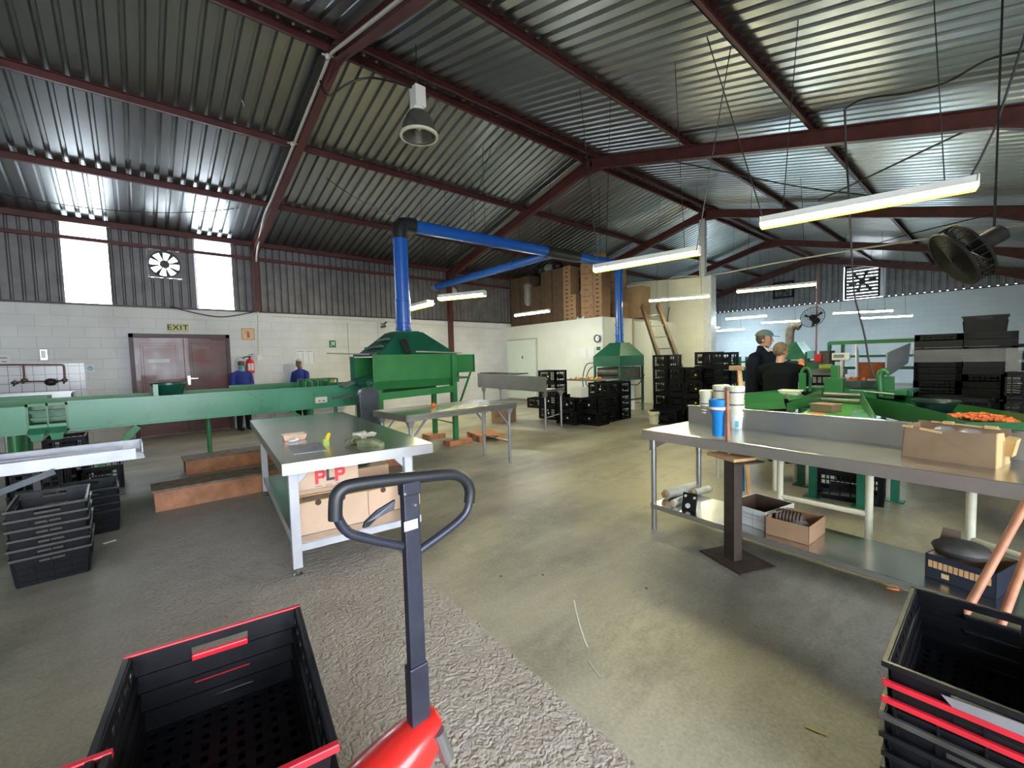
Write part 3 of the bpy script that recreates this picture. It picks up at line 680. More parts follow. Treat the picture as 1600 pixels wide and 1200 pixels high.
partw(t, 'guide_frame', 'green', f)
cb = AX(501, 625, CXF+.02)
o = partw(t, 'control_box', 'cream_paint', lambda b: b.box((CXF, cb.y-.09, cb.z-.045), (CXF+.06, cb.y+.09, cb.z+.05)), bevel=.006, label='cream control box with red and black buttons')
partw(t, 'button', 'red_ink', lambda b: b.cyl((CXF+.06, cb.y-.03, cb.z-.01), (CXF+.075, cb.y-.03, cb.z-.01), .012), parent=o)
partw(t, 'button', 'black', lambda b: b.cyl((CXF+.06, cb.y+.03, cb.z-.01), (CXF+.075, cb.y+.03, cb.z-.01), .010), parent=o)
t = thing('sorting_trough', 'narrow green trough behind the left end of the grading conveyor', 'conveyor', (-8.3, -2.2, 0))
e = AX(75, 630, -8.05).y
partw(t, 'channel', 'green', lambda b: (b.box((-8.45, YF+.5, 1.00), (-8.43, e, 1.14)), b.box((-8.07, YF+.5, 1.00), (-8.05, e, 1.14)), b.box((-8.45, YF+.5, 1.0), (-8.05, e, 1.02))))
for y in (-3, -1.2): partw(t, 'leg', 'green', lambda b: b.box((-8.3, y-.03, 0), (-8.24, y+.03, 1.0)))
bk = AX(265, 617, -7.35)
whole('basin', 'teal_lid', 'round dark green plastic basin standing on the conveyor before the brown door', 'basin', lambda b: b.lathe([(.0, 0), (.13, 0), (.145, .01), (.185, .13), (.2, .135), (.2, .16), (.185, .16), (.17, .14), (.135, .02), (0, .02)], (bk.x, bk.y, CZT+.0), 28, cap0=False, cap1=False), (bk.x, bk.y, CZT), smooth=True)
p = AX(243, 617, CXF)
whole('metal_bracket', 'green_pale', 'upright pale green bracket on the conveyor edge left of the dark green basin', 'bracket', lambda b: (b.box((CXF-.01, p.y-.02, CZT+.01), (CXF+.0, p.y+.03, CZT+.17)), b.box((CXF-.06, p.y-.02, CZT+.155), (CXF, p.y+.03, CZT+.17))), (CXF, p.y, CZT+.01))

# ---- blue extraction duct
E1 = Vector((-6.98, 3.62, 0)); E1.z = HT(628, 350, E1.x, E1.y); D2C = Vector((-6.73, 9.70, 0)); E2 = D2C.copy(); E2.z = HT(965, 414, E2.x, E2.y)
def toward(a, c, r): return a+(c-a).normalized()*r
r1, r2, r3 = .125, .112, .10
t = thing('extraction_duct', 'blue round extraction duct rising from two green hoods and joined under the roof', 'duct', (E1.x, E1.y, 1.98))
partw(t, 'riser', 'blue_duct', lambda b: (b.cyl((E1.x, E1.y, 1.98), (E1.x, E1.y, E1.z-.22), r1, 28), [b.lathe([(r1, z), (r1+.012, z+.005), (r1+.012, z+.045), (r1, z+.05)], (E1.x, E1.y, 0), 28, cap0=False, cap1=False) for z in (2.0, 2.12, 2.5)], b.cyl((E1.x, E1.y, 2.15), (E1.x, E1.y, 2.5), r1+.008, 28)), smooth=True)
hd = (E2-E1).normalized()
el = [E1-Vector((0, 0, .26)), E1-Vector((0, 0, .15)), E1-Vector((0, 0, .07))+hd*.02, E1+hd*.06-Vector((0, 0, .02)), E1+hd*.15, E1+hd*.28]
partw(t, 'elbow', 'black_tape', lambda b: b.tube(el, r1+.014, 24), smooth=True, label='matt black elbow')
J = E1+(E2-E1)*.62
for i in range(12):   # where the branch meets the main run
    pass
dJ = min(range(5, 95), key=lambda k: abs((lambda P: 800+FPX*(P-CP).dot(RT)/(P-CP).dot(FW))(E1.lerp(E2, k/100))-868)); J = E1.lerp(E2, dJ/100)
partw(t, 'main_run', 'blue_duct', lambda b: (b.cyl(E1+hd*.26, E2-hd*.1, r2, 28), [b.cyl(E1.lerp(E2, k)-hd*.03, E1.lerp(E2, k)+hd*.03, r2+.012, 28) for k in (.33, .9)]), smooth=True)
partw(t, 'junction', 'black_tape', lambda b: b.cyl(J-hd*.3, J+hd*.75, r2+.016, 28), smooth=True, label='matt black junction sleeve')
EB = AX(682, 448, XL+.25)
bd = (EB-J).normalized()
partw(t, 'branch', 'blue_duct', lambda b: (b.cyl(J+bd*.05, EB, r3, 28), [b.cyl(J.lerp(EB, k)-bd*.025, J.lerp(EB, k)+bd*.025, r3+.01, 28) for k in (.28, .62)]), smooth=True)
partw(t, 'outlet_ring', 'alu', lambda b: b.tube([EB-bd*.02, EB+bd*.2], r3+.03, 24), smooth=True)
partw(t, 'elbow', 'blue_duct', lambda b: b.tube([E2-hd*.2, E2-hd*.08, E2-Vector((0, 0, .06)), E2-Vector((0, 0, .25))], r3+.01, 24), smooth=True)
partw(t, 'riser', 'blue_duct', lambda b: (b.cyl((E2.x, E2.y, 1.78), E2-Vector((0, 0, .2)), r3, 28), [b.lathe([(r3, z), (r3+.012, z+.005), (r3+.012, z+.045), (r3, z+.05)], (E2.x, E2.y, 0), 28, cap0=False, cap1=False) for z in (1.8, 1.98, 2.25)]), smooth=True)
for k in (.3, .6, .88): partw(t, 'hanging_wire', 'wire', lambda b: b.cyl(E1.lerp(E2, k)+Vector((0, 0, r2)), (E1.lerp(E2, k).x, E1.lerp(E2, k).y, zr(E1.x)+.05), .005, 5))

# ---- second dryer hood on a green frame
hx0, hx1, hy0, hy1 = -7.15, -6.32, 9.12, 10.20
hz = HT(964, 573, hx1, hy0); hz2 = HT(964, 556, hx1, hy0)
t = thing('dryer_hood', 'dark green pyramid hood on a frame below the far end of the blue duct', 'machine', (D2C.x, D2C.y, 0))
partw(t, 'hood', 'green_dark', lambda b: (b.box((hx0, hy0, hz), (hx1, hy1, hz2)), b.hexa([(hx0, hy0, hz2), (hx1, hy0, hz2), (hx1, hy1, hz2), (hx0, hy1, hz2)], [(E2.x-.17, E2.y-.2, 1.80), (E2.x+.17, E2.y-.2, 1.80), (E2.x+.17, E2.y+.2, 1.80), (E2.x-.17, E2.y+.2, 1.80)])))
for x, y in ((hx0+.03, hy0+.03), (hx1-.03, hy0+.03), (hx0+.03, hy1-.03), (hx1-.03, hy1-.03)):
    partw(t, 'leg', 'green_dark', lambda b: b.box((x-.025, y-.025, 0), (x+.025, y+.025, hz)))
partw(t, 'drum', 'fan_grey', lambda b: (b.cyl((hx0+.1, hy0+.12, hz-.15), (hx1-.1, hy0+.12, hz-.15), .10, 16), b.box((hx0+.05, hy0+.1, hz-.32), (hx1-.04, hy1-.1, hz-.03))), smooth=True)
partw(t, 'frame', 'green_dark', lambda b: (b.box((hx0, hy0, hz-.35), (hx1, hy0+.04, hz-.31)), b.box((hx1-.04, hy0, .30), (hx1, hy1, .34)), b.box((hx1-.04, hy0, hz-.36), (hx1, hy1, hz-.32))))
for pts_ in ([(hx0, hy0, hz+.1), (hx0-.2, hy0-.05, hz+.05), (hx0-.28, hy0-.1, hz-.3), (hx0-.25, hy0-.1, .5)], [(hx0, hy0-.02, hz), (hx0-.12, hy0-.05, hz-.1), (hx0-.18, hy0-.1, hz-.4), (hx0-.05, hy0-.1, .6)], [(hx1+.01, hy1, hz-.25), (hx1+.01, hy1-.3, hz-.48), (hx1+.01, hy1-.7, hz-.45), (hx1+.01, hy1-.75, hz-.3)]):
    partw(t, 'cable', 'cable', lambda b: b.tube(smoothpath(pts_), .012, 6), smooth=True)
whole('plastic_sheet', 'paper', 'white sheet of plastic standing under the dark green hood', 'sheet', lambda b: b.box((hx0+.15, hy1-.24, .02), (hx1-.15, hy1-.21, hz-.35)), (hx1-.3, hy1-.2, .02))
# ---------------------------------------------------------------- tables
def tubeleg(b, x, y, z1, r=.019): b.cyl((x, y, 0), (x, y, z1), r, 12)
# near left steel table on white legs
ND = math.atan2(-.115, 1)
t = thing('steel_table', 'low white-legged steel table with gloves and papers, nearest on the left', 'table', (-4.35, 1.355, 0), ND)
TL, TW, TZ = 2.80, 1.04, .82
part(t, 'tabletop', ['steel', 'steel_side'], lambda b: (b.box((-TL/2, -TW/2, TZ-.004), (TL/2, TW/2, TZ)), setattr(b, 'm', 1), b.box((-TL/2, -TW/2, TZ-.075), (-TL/2+.004, TW/2, TZ-.004)), b.box((TL/2-.004, -TW/2, TZ-.075), (TL/2, TW/2, TZ-.004)), b.box((-TL/2, -TW/2, TZ-.075), (TL/2, -TW/2+.004, TZ-.004)), b.box((-TL/2, TW/2-.004, TZ-.075), (TL/2, TW/2, TZ-.004))))
for x, y in ((TL/2-.17, -TW/2+.08), (TL/2-.17, TW/2-.15), (-TL/2+.40, -TW/2+.09), (-TL/2+.40, TW/2-.07)):
    lg = part(t, 'leg', 'white_paint', lambda b: (b.box((x-.03, y-.03, .06), (x+.03, y+.03, TZ-.005)), b.prism([(x-.03, y+(.03 if y < 0 else -.03), TZ-.075), (x-.03, y+(.14 if y < 0 else -.14), TZ-.075), (x-.03, y+(.03 if y < 0 else -.03), TZ-.19)], (.02, 0, 0))), bevel=.004)
    part(t, 'foot', 'chrome', lambda b: b.lathe([(.028, 0), (.03, .012), (.013, .018), (.013, .06)], (x, y, 0), 14), smooth=True, parent=lg)
part(t, 'shelf', ['steel', 'white_paint'], lambda b: (b.box((-TL/2+.40, -TW/2+.08, .215), (TL/2-.17, TW/2-.06, .22)), setattr(b, 'm', 1), b.box((TL/2-.19, -TW/2+.08, .17), (TL/2-.15, TW/2-.06, .218)), b.box((-TL/2+.38, -TW/2+.08, .17), (-TL/2+.42, TW/2-.06, .218)), b.box((-TL/2+.40, -TW/2+.07, .17), (TL/2-.17, -TW/2+.11, .218)), b.box((-TL/2+.40, TW/2-.09, .17), (TL/2-.17, TW/2-.05, .218))))

def lip_table(name, label, cx, cy, lx, ly, z, rz, legs, r=.02, sink=.03, side='steel_side', crossbars=(), shelf=False):
    t = thing(name, label, 'table', (cx, cy, 0), rz)
    def f(b):
        b.box((-lx/2, -ly/2, z-sink-.004), (lx/2, ly/2, z-sink)); b.m = 1
        for (a, c) in (((-lx/2, -ly/2), (lx/2, -ly/2+.02)), ((-lx/2, ly/2-.02), (lx/2, ly/2)), ((-lx/2, -ly/2), (-lx/2+.02, ly/2)), ((lx/2-.02, -ly/2), (lx/2, ly/2))):
            b.box((*a, z-.075), (*c, z))
    part(t, 'tabletop', ['steel', side], f)
    for x, y in legs:
        part(t, 'leg', 'alu' if r < .03 else 'tube_steel', lambda b: (tubeleg(b, x, y, z-.04, r), b.lathe([(r*1.05, z-.2), (r*1.2, z-.16), (.06, z-.075)], (x, y, 0), 8, cap0=False, cap1=False), b.bar((x, y+(.02 if y < 0 else -.02), z-.3), (x, y+(.22 if y < 0 else -.22), z-.07), .022, .022)), smooth=False)
    for a, c in crossbars: part(t, 'crossbar', 'tube_steel', lambda b: b.cyl(a, c, .010, 8))
    return t
mx0, mx1 = -5.36, -4.47
lip_table('steel_tray_table', 'narrow steel tray table holding one orange vegetable, in front of the tunnel', -4.92, 3.15, .86, 1.72, .84, .02,
          [(.38, .76), (-.30, .86-.02), (.38, -.78), (-.34, -.78)], crossbars=[((.38, .76, .30), (-.3, .84, .30)), ((.38, -.78, .30), (-.34, -.78, .30))])
p = AZ(677, 634, .83)
whole('tomato', 'orange', 'single orange round vegetable lying in the narrow steel tray table', 'vegetable', lambda b: b.ball((p.x, p.y, .812+.03), (.035, .035, .03), 14, 10), (p.x, p.y, .812), smooth=True)

# steel trough with tall front, and its open-frame legs
A = Vector((-8.05, 5.9, 0)); Bc = Vector((-6.0, 6.12, 0))
t = thing('steel_trough', 'steel trough with a tall scratched front panel, behind the narrow tray table', 'trough', (-6.0, 6.15, 0), math.atan2(.0, 1))
A = AZ(746, 583, 1.09); a2 = Vector((-7.75, 5.72, 0))
zt1, zb1 = HT(856, 589, -6.0, 6.15), HT(856, 613, -6.0, 6.15)
# direction of the front face in plan, from its two top corners at equal height
q = AZ(746, 583, zt1+.02); k = min(1.0, 2.15/(q-Vector((-6.0, 6.15, zt1))).length); dirv = (Vector((q.x, q.y, 0))-Vector((-6.0, 6.15, 0)))
best = None
for yy in [5.0+.02*i for i in range(120)]:
    P = AY(746, 583, yy); 
    if best is None or abs(P.z-zt1-.01) < best[0]: best = (abs(P.z-zt1-.01), P)
tl = Vector((-7.55, 5.35, 0)); d_ = _ray(746, 583); s_ = (7.2)/math.hypot(d_.x, d_.y)/1.0
tl = Vector((d_.x*s_, d_.y*s_, 0)); s2 = s_
while CAM_H+d_.z*s2 > zt1+.03 and s2 < s_*1.35: s2 *= 1.01
tl = Vector((d_.x*s2, d_.y*s2, 0)); ztl = CAM_H+d_.z*s2
d3 = _ray(746, 605); zbl = CAM_H+d3.z*(tl.length/math.hypot(d3.x, d3.y))
def f(b):
    A_ = Vector((-6.0, 6.15, 0)); n_ = Vector((tl.y-A_.y, A_.x-tl.x, 0)).normalized(); n_ = n_ if n_.y > 0 else -n_
    th = n_*.015
    b.add([A_+Vector((0, 0, zb1)), tl+Vector((0, 0, zbl)), tl+Vector((0, 0, ztl)), A_+Vector((0, 0, zt1)), A_+th+Vector((0, 0, zb1)), tl+th+Vector((0, 0, zbl)), tl+th+Vector((0, 0, ztl)), A_+th+Vector((0, 0, zt1))],
          [(0, 1, 2, 3), (7, 6, 5, 4), (3, 2, 6, 7), (0, 4, 5, 1), (0, 3, 7, 4), (1, 5, 6, 2)])
    w = n_*.62
    b.prism([A_+Vector((0, 0, zb1)), tl+Vector((0, 0, zbl)), tl+w+Vector((0, 0, zbl)), A_+w+Vector((0, 0, zb1))], (0, 0, .02))
    b.prism([A_+Vector((0, 0, zb1)), A_+w+Vector((0, 0, zb1)), A_+w+Vector((0, 0, zb1+.05)), A_+Vector((0, 0, zb1+.05))], Vector((A_-tl).normalized()*.02))
partw(t, 'body', 'steel_side', f)
A_ = Vector((-6.0, 6.15, 0)); n_ = Vector((tl.y-A_.y, A_.x-tl.x, 0)).normalized(); n_ = n_ if n_.y > 0 else -n_; al = (tl-A_).normalized()
LGS = [A_+al*.05+n_*.03, A_+al*.05+n_*.6, tl-al*.15+n_*.03, tl-al*.15+n_*.6]
for i, q_ in enumerate(LGS):
    zz = zb1+.01 if i < 2 else zbl+.01
    partw(t, 'leg', 'tube_steel', lambda b: (b.cyl((q_.x, q_.y, 0), (q_.x, q_.y, zz), .022, 12), b.lathe([(.024, zz-.13), (.06, zz-.03)], (q_.x, q_.y, 0), 8, cap0=False, cap1=False)))
for k in (0, 2): partw(t, 'crossbar', 'tube_steel', lambda b: b.cyl(LGS[k]+Vector((0, 0, .25)), LGS[k+1]+Vector((0, 0, .28)), .010, 8))
whole('flat_tray', 'black_plastic', 'flat black lid lying over the far side of the steel trough', 'tray', lambda b: b.prism([A_+al*.9+n_*.2+Vector((0, 0, zt1+.035)), A_+al*2.0+n_*.2+Vector((0, 0, zt1+.06)), A_+al*2.0+n_*.6+Vector((0, 0, zt1+.06)), A_+al*.9+n_*.6+Vector((0, 0, zt1+.035))], (0, 0, .02)), (-7, 6.3, zt1+.03))

# right steel bench with splashback and undershelf
RB = math.radians(-6.3)
def RBp(x, y, z=0.0): c, s = math.cos(RB), math.sin(RB); return Vector((-1.97+x*c-y*s, 3.14+x*s+y*c, z))
t = thing('steel_bench', 'long steel bench with upright back panel and undershelf, right foreground', 'table', (-1.97, 3.14, 0), RB)
RW, RLn, RZ = .64, 3.0, .84
def f(b):
    b.box((0, 0, RZ-.004), (RLn, RW, RZ)); b.m = 1
    b.box((0, 0, RZ-.075), (RLn, .004, RZ-.004)); b.box((0, 0, RZ-.075), (.004, RW, RZ-.004)); b.box((RLn-.004, 0, RZ-.075), (RLn, RW, RZ-.004))
part(t, 'tabletop', ['steel', 'steel_side'], f)
part(t, 'back_panel', ['steel_side', 'steel'], lambda b: (b.box((.03, RW-.03, RZ), (RLn, RW-.005, RZ+.145)), setattr(b, 'm', 1), b.box((.03, RW-.045, RZ+.145), (RLn, RW, RZ+.155))))
part(t, 'shelf', ['steel', 'steel_side'], lambda b: (b.box((.04, .05, .216), (RLn-.1, RW-.1, .22)), setattr(b, 'm', 1), b.box((.04, .05, .18), (RLn-.1, .054, .216))))
def LX(u):
    for k in range(400):
        P = RBp(k*.01, RW-.06, .4)
        if 800+FPX*(P-CP).dot(RT)/(P-CP).dot(FW) > u: return k*.01
    return 3
for x, y, m_, r in ((.05, .08, 'tube_steel', .021), (.05, RW-.07+.55, 'tube_steel', .021)):
    pass
for x, y in ((.06, .07), (.16, RW-.08)):
    part(t, 'leg', 'tube_steel', lambda b: (tubeleg(b, x, y, RZ-.01, .021), b.box((x-.03, y-.03, RZ-.18), (x+.03, y+.03, RZ-.075)) if 0 else b.prism([(x-.035, y-.01, RZ-.18), (x-.035, y-.01, RZ-.07), (x+.16, y-.01, RZ-.07)], (0, .02, 0))))
for x, y in ((LX(1217), RW-.06), (LX(1355), RW-.06), (LX(1515), RW-.06), (2.9, .1)):
    part(t, 'leg', 'cream_paint' if x < 2.5 else 'tube_steel', lambda b: tubeleg(b, x, y, RZ-.01, .022), smooth=True)
part(t, 'crossbar', 'cream_paint', lambda b: (b.cyl((LX(1217), RW-.06, .36), (LX(1355), RW-.06, .37), .017, 10)))
part(t, 'crossbar', 'cream_paint', lambda b: b.cyl((LX(1515), RW-.06, .36), (LX(1515)+.75, .1, .40), .017, 10))

# ---- silver trough in the left foreground
t = thing('metal_trough', 'pale metal double trough on a stand, at the left edge in front of the conveyor', 'trough', (-4.62, -.9, 0), .02)
def f(b):
    y0, y1, z = -2.0, .93, .85
    b.box((-.27, y0, z-.085), (.27, y1, z-.08))
    for x, hh, yy in ((-.27, 0, y1), (-.02, -.015, y1-.15), (.26, 0, y1-.05)):
        b.box((x, y0, z-.085), (x+.012, yy, z+hh)); b.box((x-.012, y0, z+hh-.004), (x+.018, yy, z+hh))
    b.box((-.27, y1-.01, z-.085), (-.0, y1, z)); b.box((0, y1-.12, z-.085), (.27, y1-.11, z-.02))
part(t, 'channel', 'alu', f, bevel=.001)
for x, y in ((-.315, .3), (-.3, -1.5), (.2, -1.5)): part(t, 'leg', 'fan_grey', lambda b: b.box((x-.015, y-.02, 0), (x+.015, y+.02, .77)))
part(t, 'brace', 'motor_guard', lambda b: b.bar((.30, .45, .76), (.30, -.55, .40), .02, .04))

# ---- two plank steps on the floor
def plank(p0, L_, w, h, rz, label):
    t = thing('wooden_step', label, 'wooden step', (p0.x, p0.y, 0), rz, 'plank steps before the conveyor')
    part(t, 'front_board', 'wood_orange', lambda b: b.box((-.02, 0, 0), (0, L_, h)), bevel=.003)
    part(t, 'back_board', 'wood_orange', lambda b: b.box((-w, 0, 0), (-w+.02, L_, h)), bevel=.003)
    part(t, 'end_board', 'wood', lambda b: b.box((-w+.02, .005, 0), (-.02, .03, h)))
    part(t, 'end_board', 'wood', lambda b: b.box((-w+.02, L_-.03, 0), (-.02, L_-.005, h)))
    part(t, 'tread', 'wood', lambda b: b.box((-w-.03, -.02, h), (.02, L_+.02, h+.025)), bevel=.004)
p = AZ(243, 801, 0); plank(p, 2.7, .34, .20, math.atan2(.01, 1)*0-.0, 'long orange-fronted plank step, nearer of the two beside the steel table')
p = AZ(291, 743, 0); plank(p, 2.7, .34, .19, -.0, 'long plank step lying farther back, nearer the conveyor')
# ---------------------------------------------------------------- plastic crates
ORD = ['topmost', 'second from the top', 'third from the top', 'fourth from the top', 'fifth from the top', 'sixth from the top', 'seventh from the top', 'eighth from the top', 'ninth from the top', 'tenth from the top']
ORD += ['%s from the top' % w for w in ('eleventh', 'twelfth', 'thirteenth', 'fourteenth', 'fifteenth', 'sixteenth', 'seventeenth', 'eighteenth', 'nineteenth')]
def nest_crate(name, L_, W_, H_, rimm, label, cat='crate', rimlabel=None, gripm=None):
    """tapered nesting crate: ribbed walls, grip openings in both short ends, slotted floor"""
    t = thing(name, label, cat)
    tp = .018; th = .005
    def wall(b, axis, sgn):
        n = W_ if axis == 'x' else L_
        def P(u, z, o):   # u along wall, o outwards offset
            k = tp*(1-z/H_)
            if axis == 'x': return (sgn*(L_/2-k+o), u*(1-2*k/W_), z)
            return (u*(1-2*k/L_), sgn*(W_/2-k+o), z)
        def slab(u0, u1, z0, z1, o0=-th, o1=0): b.hexa([P(u0, z0, o0), P(u1, z0, o0), P(u1, z0, o1), P(u0, z0, o1)], [P(u0, z1, o0), P(u1, z1, o0), P(u1, z1, o1), P(u0, z1, o1)])
        h = n/2
        g0, g1 = H_*.74, H_*.90
        gw = .065 if axis == 'x' else .0
        if gw:
            slab(-h, h, 0, g0); slab(-h, -gw, g0, g1); slab(gw, h, g0, g1); slab(-h, h, g1, H_)
        else:
            slab(-h, h, 0, H_*.80); n_ = 9
            for i in range(n_+1):
                u = -h+2*h*i/n_; slab(u-.012 if i else -h, u+.012 if i < n_ else h, H_*.80, H_*.90)
            slab(-h, h, H_*.90, H_)
        for z in (.12, .36, .58): slab(-h*.985, h*.985, H_*z, H_*z+.010, 0, .006); slab(-h*.96, h*.96, H_*z+.02, H_*z+.034, -th-.006, -th)
        for i in range(5 if axis == 'x' else 9):
            u = -h*.96+h*1.92*i/(4 if axis == 'x' else 8); slab(u-.003, u+.003, .01, H_*.7, 0, .009)
    part(t, 'body', 'black_crate', lambda b: [wall(b, a, s) for a in 'xy' for s in (-1, 1)])
    def fl_(b):
        x0, y0 = L_/2-tp-th, W_/2-tp-th
        nx, ny = 13, 9
        for i in range(nx+1): x = -x0+2*x0*i/nx; b.box((x-.009, -y0, 0), (x+.009, y0, .006))
        for j in range(ny+1): y = -y0+2*y0*j/ny; b.box((-x0, y-.011, 0), (x0, y+.011, .0055))
    part(t, 'floor_grid', 'black_crate', fl_)
    for s in (-1, 1):
        part(t, 'end_rim', rimm, lambda b: b.box((s*(L_/2-.002), -W_/2-.012, H_-.012), (s*(L_/2+.012), W_/2+.012, H_+.004)), bevel=.002, label=rimlabel)
        part(t, 'side_rim', 'black_plastic', lambda b: b.box((-L_/2+.002, s*(W_/2-.002), H_-.012), (L_/2-.002, s*(W_/2+.012), H_+.003)), bevel=.002)
    for s in (-1, 1): part(t, 'grip', gripm or rimm, lambda b: b.bar((s*(L_/2-.014), -.064, H_*.79), (s*(L_/2-.014), .064, H_*.79), .016, .016), bevel=.003)
    return t
def lattice_crate(name, L_, W_, H_, label, tagcol='white', nz=4, nu=7, solid=False):
    t = thing(name, label, 'crate'); th = .006
    def wall(b, axis, sgn):
        h = (W_ if axis == 'x' else L_)/2
        def box(u0, u1, z0, z1, d=th):
            if axis == 'x': b.box((sgn*L_/2, u0, z0), (sgn*(L_/2-d), u1, z1))
            else: b.box((u0, sgn*W_/2, z0), (u1, sgn*(W_/2-d), z1))
        box(-h, h, 0, H_*.16, .012); box(-h, h, H_*.84, H_*.97, .012)
        box(-h, -h+.045, 0, H_, .03); box(h-.045, h, 0, H_, .03)
        for i in range(1, nz): z = H_*(.16+.68*i/nz); box(-h, h, z-.006, z+.006)
        for i in range(1, nu): u = -h+2*h*i/nu; box(u-.005, u+.005, H_*.1, H_*.9, .009)
        box(-h, h, H_*.1, H_*.86, .0035) if solid else box(-h*.4, h*.4, H_*.34, H_*.62, .008)
        box(-h-.004, h+.004, H_*.955, H_, .02)
    part(t, 'body', 'black_crate', lambda b: ([wall(b, a, s) for a in 'xy' for s in (-1, 1)], b.box((-L_/2, -W_/2, 0), (L_/2, W_/2, .008))))
    if tagcol: part(t, 'sticker', tagcol, lambda b: (b.box((.03, -W_/2-.002, H_*.45), (.065, -W_/2, H_*.56))))
    return t
def put_stack(proto_list, x, y, z, n, step, rz, desc, group, jitter=.004):
    """n crates one on the other; first use of a prototype moves it, later ones are copies"""
    out = []
    for i in range(n):
        pr = proto_list[i] if isinstance(proto_list, list) else proto_list
        o = pr if not pr.get('_used') else dup(pr)
        pr['_used'] = 1
        o.location = (x+random.uniform(-jitter, jitter), y+random.uniform(-jitter, jitter), z+i*step); o.rotation_euler = (0, 0, rz+random.uniform(-.01, .01))
        if n > 1:
            w = ORD[n-1-i] if i else 'lowest'
            lb = '%s, %s' % (desc, w)
        else: lb = desc
        tag(o, lb, 'crate', group); out.append(o)
    return out
CL, CW, CH = .56, .38, .20
nc_black = nest_crate('nesting_crate', CL, CW, CH, 'black_plastic', 'x')
nc_red = nest_crate('nesting_crate', CL, CW, CH, 'red_plastic', 'x', rimlabel='bright red rim')
nc_redb = nest_crate('nesting_crate', CL, CW, CH, 'red_plastic', 'x', rimlabel='bright red rim', gripm='black_plastic')
nc_grey = nest_crate('nesting_crate', CL, CW, CH, 'fan_grey', 'x', rimlabel='dull grey rim')
# on the pallet truck, bottom left of the picture
RZA = math.radians(-9)
put_stack([nc_black]*6+[nc_red], -1.14, .10, .13, 7, .0983-.0333*.0, RZA, 'red-rimmed black crate stack on the pallet truck beside its handle', 'crates loaded on the pallet truck') if False else None
def labelled(o, lb): o['label'] = lb; return o
st = put_stack([nc_black, nc_black, nc_black, nc_black, nc_black, nc_red, nc_red], -1.14, .10, .14, 7, .0635, RZA, 'black crate nested in the pile by the truck handle', 'crates loaded on the pallet truck')
labelled(st[-1], 'open empty red-rimmed black crate filling the bottom left, right before the truck handle')
st = put_stack([nc_black, nc_black, nc_black, nc_black, nc_black, nc_red, nc_red], -.86, -.315, .14, 7, .0635, RZA, 'black crate nested in the truck pile farther left', 'crates loaded on the pallet truck')
labelled(st[-1], 'red-rimmed crate whose corner just shows at the bottom left edge of the picture')
# bottom right stack
st = put_stack([nc_black, nc_black, nc_black, nc_black, nc_grey, nc_redb, nc_redb, nc_black], -.01, 1.84, 0, 8, .052, PI/2, 'crate in the nested stack at the bottom right corner', 'nested crates, bottom right corner')
for o, lb in zip(reversed(st), ('black crate open on top of the bottom right stack, with a pale torn label', 'upper red-rimmed crate in the bottom right stack', 'lower red-rimmed crate in the bottom right stack', 'grey-rimmed crate below the two red-rimmed ones, bottom right stack')): labelled(o, lb)
part(st[-1], 'torn_label', 'alu', lambda b: b.hexa([(-CL/2-.0075, -.09, .150), (-CL/2-.0075, .05, .142), (-CL/2-.0105, .05, .142), (-CL/2-.0105, -.09, .150)], [(-CL/2-.0075, -.06, .182), (-CL/2-.0075, .08, .174), (-CL/2-.0105, .08, .174), (-CL/2-.0105, -.06, .182)]), label='pale torn paper label')
# left stack of six
st = put_stack(nc_grey, -4.60, -.50, 0, 6, .066, .02, 'black crate in the six-high nested stack at left edge', 'six nested crates, left edge')
st = put_stack(nc_black, -5.52, -.36, 0, 4, .066, .05, 'black crate in the nested pile behind the six-high stack', 'crates behind the left stack')
lc = lattice_crate('vented_crate', .56, .40, .29, 'x')
lcp = lattice_crate('vented_crate', .56, .40, .29, 'x', None)
put_stack(lc, -7.42, -.36, 0, 1, .29, 0, 'single vented black crate on the floor right below the outlets of the conveyor', 'crates under the left conveyor')
put_stack(lcp, -6.35, -.75, 0, 2, .29, .03, 'vented black crate behind the diagonal brace of the pale metal trough', 'crates under the left conveyor')
put_stack(lcp, -6.2, -1.3, 0, 2, .29, -.02, 'vented black crate at the very left edge below the metal trough', 'crates under the left conveyor')
put_stack(lcp, -8.35, -.72, 0, 2, .29, 0, 'vented black crate below the two round outlets', 'crates under the left conveyor')
# below the dark green hood
g = 'black crates piled before the second hood'
put_stack(lc, -6.28, 7.22, 0, 2, .29, 0, 'black crate in the low pile behind the trough legs', g)
put_stack(lc, -5.85, 7.42, 0, 2, .29, .05, 'black crate in the front corner pile', g)
put_stack(lc, -5.98, 7.98, 0, 3, .29, .03, 'black crate in the middle right pile of the heap', g)
put_stack(lc, -6.02, 8.5, 0, 3, .29, .0, 'black crate in the pile before the white plastic sheet', g)
put_stack(lc, -7.15, 7.55, 0, 4, .29, .0, 'black crate in the tall pile behind the trough', g)
put_stack(lcp, -6.6, 7.95, 0, 2, .29, .0, 'black crate in the inner pile under the fruit tray', g)
put_stack(lcp, -9.1, 9.0, 0, 1, .29, .1, 'lone black crate standing on the floor by the open pale door', g)
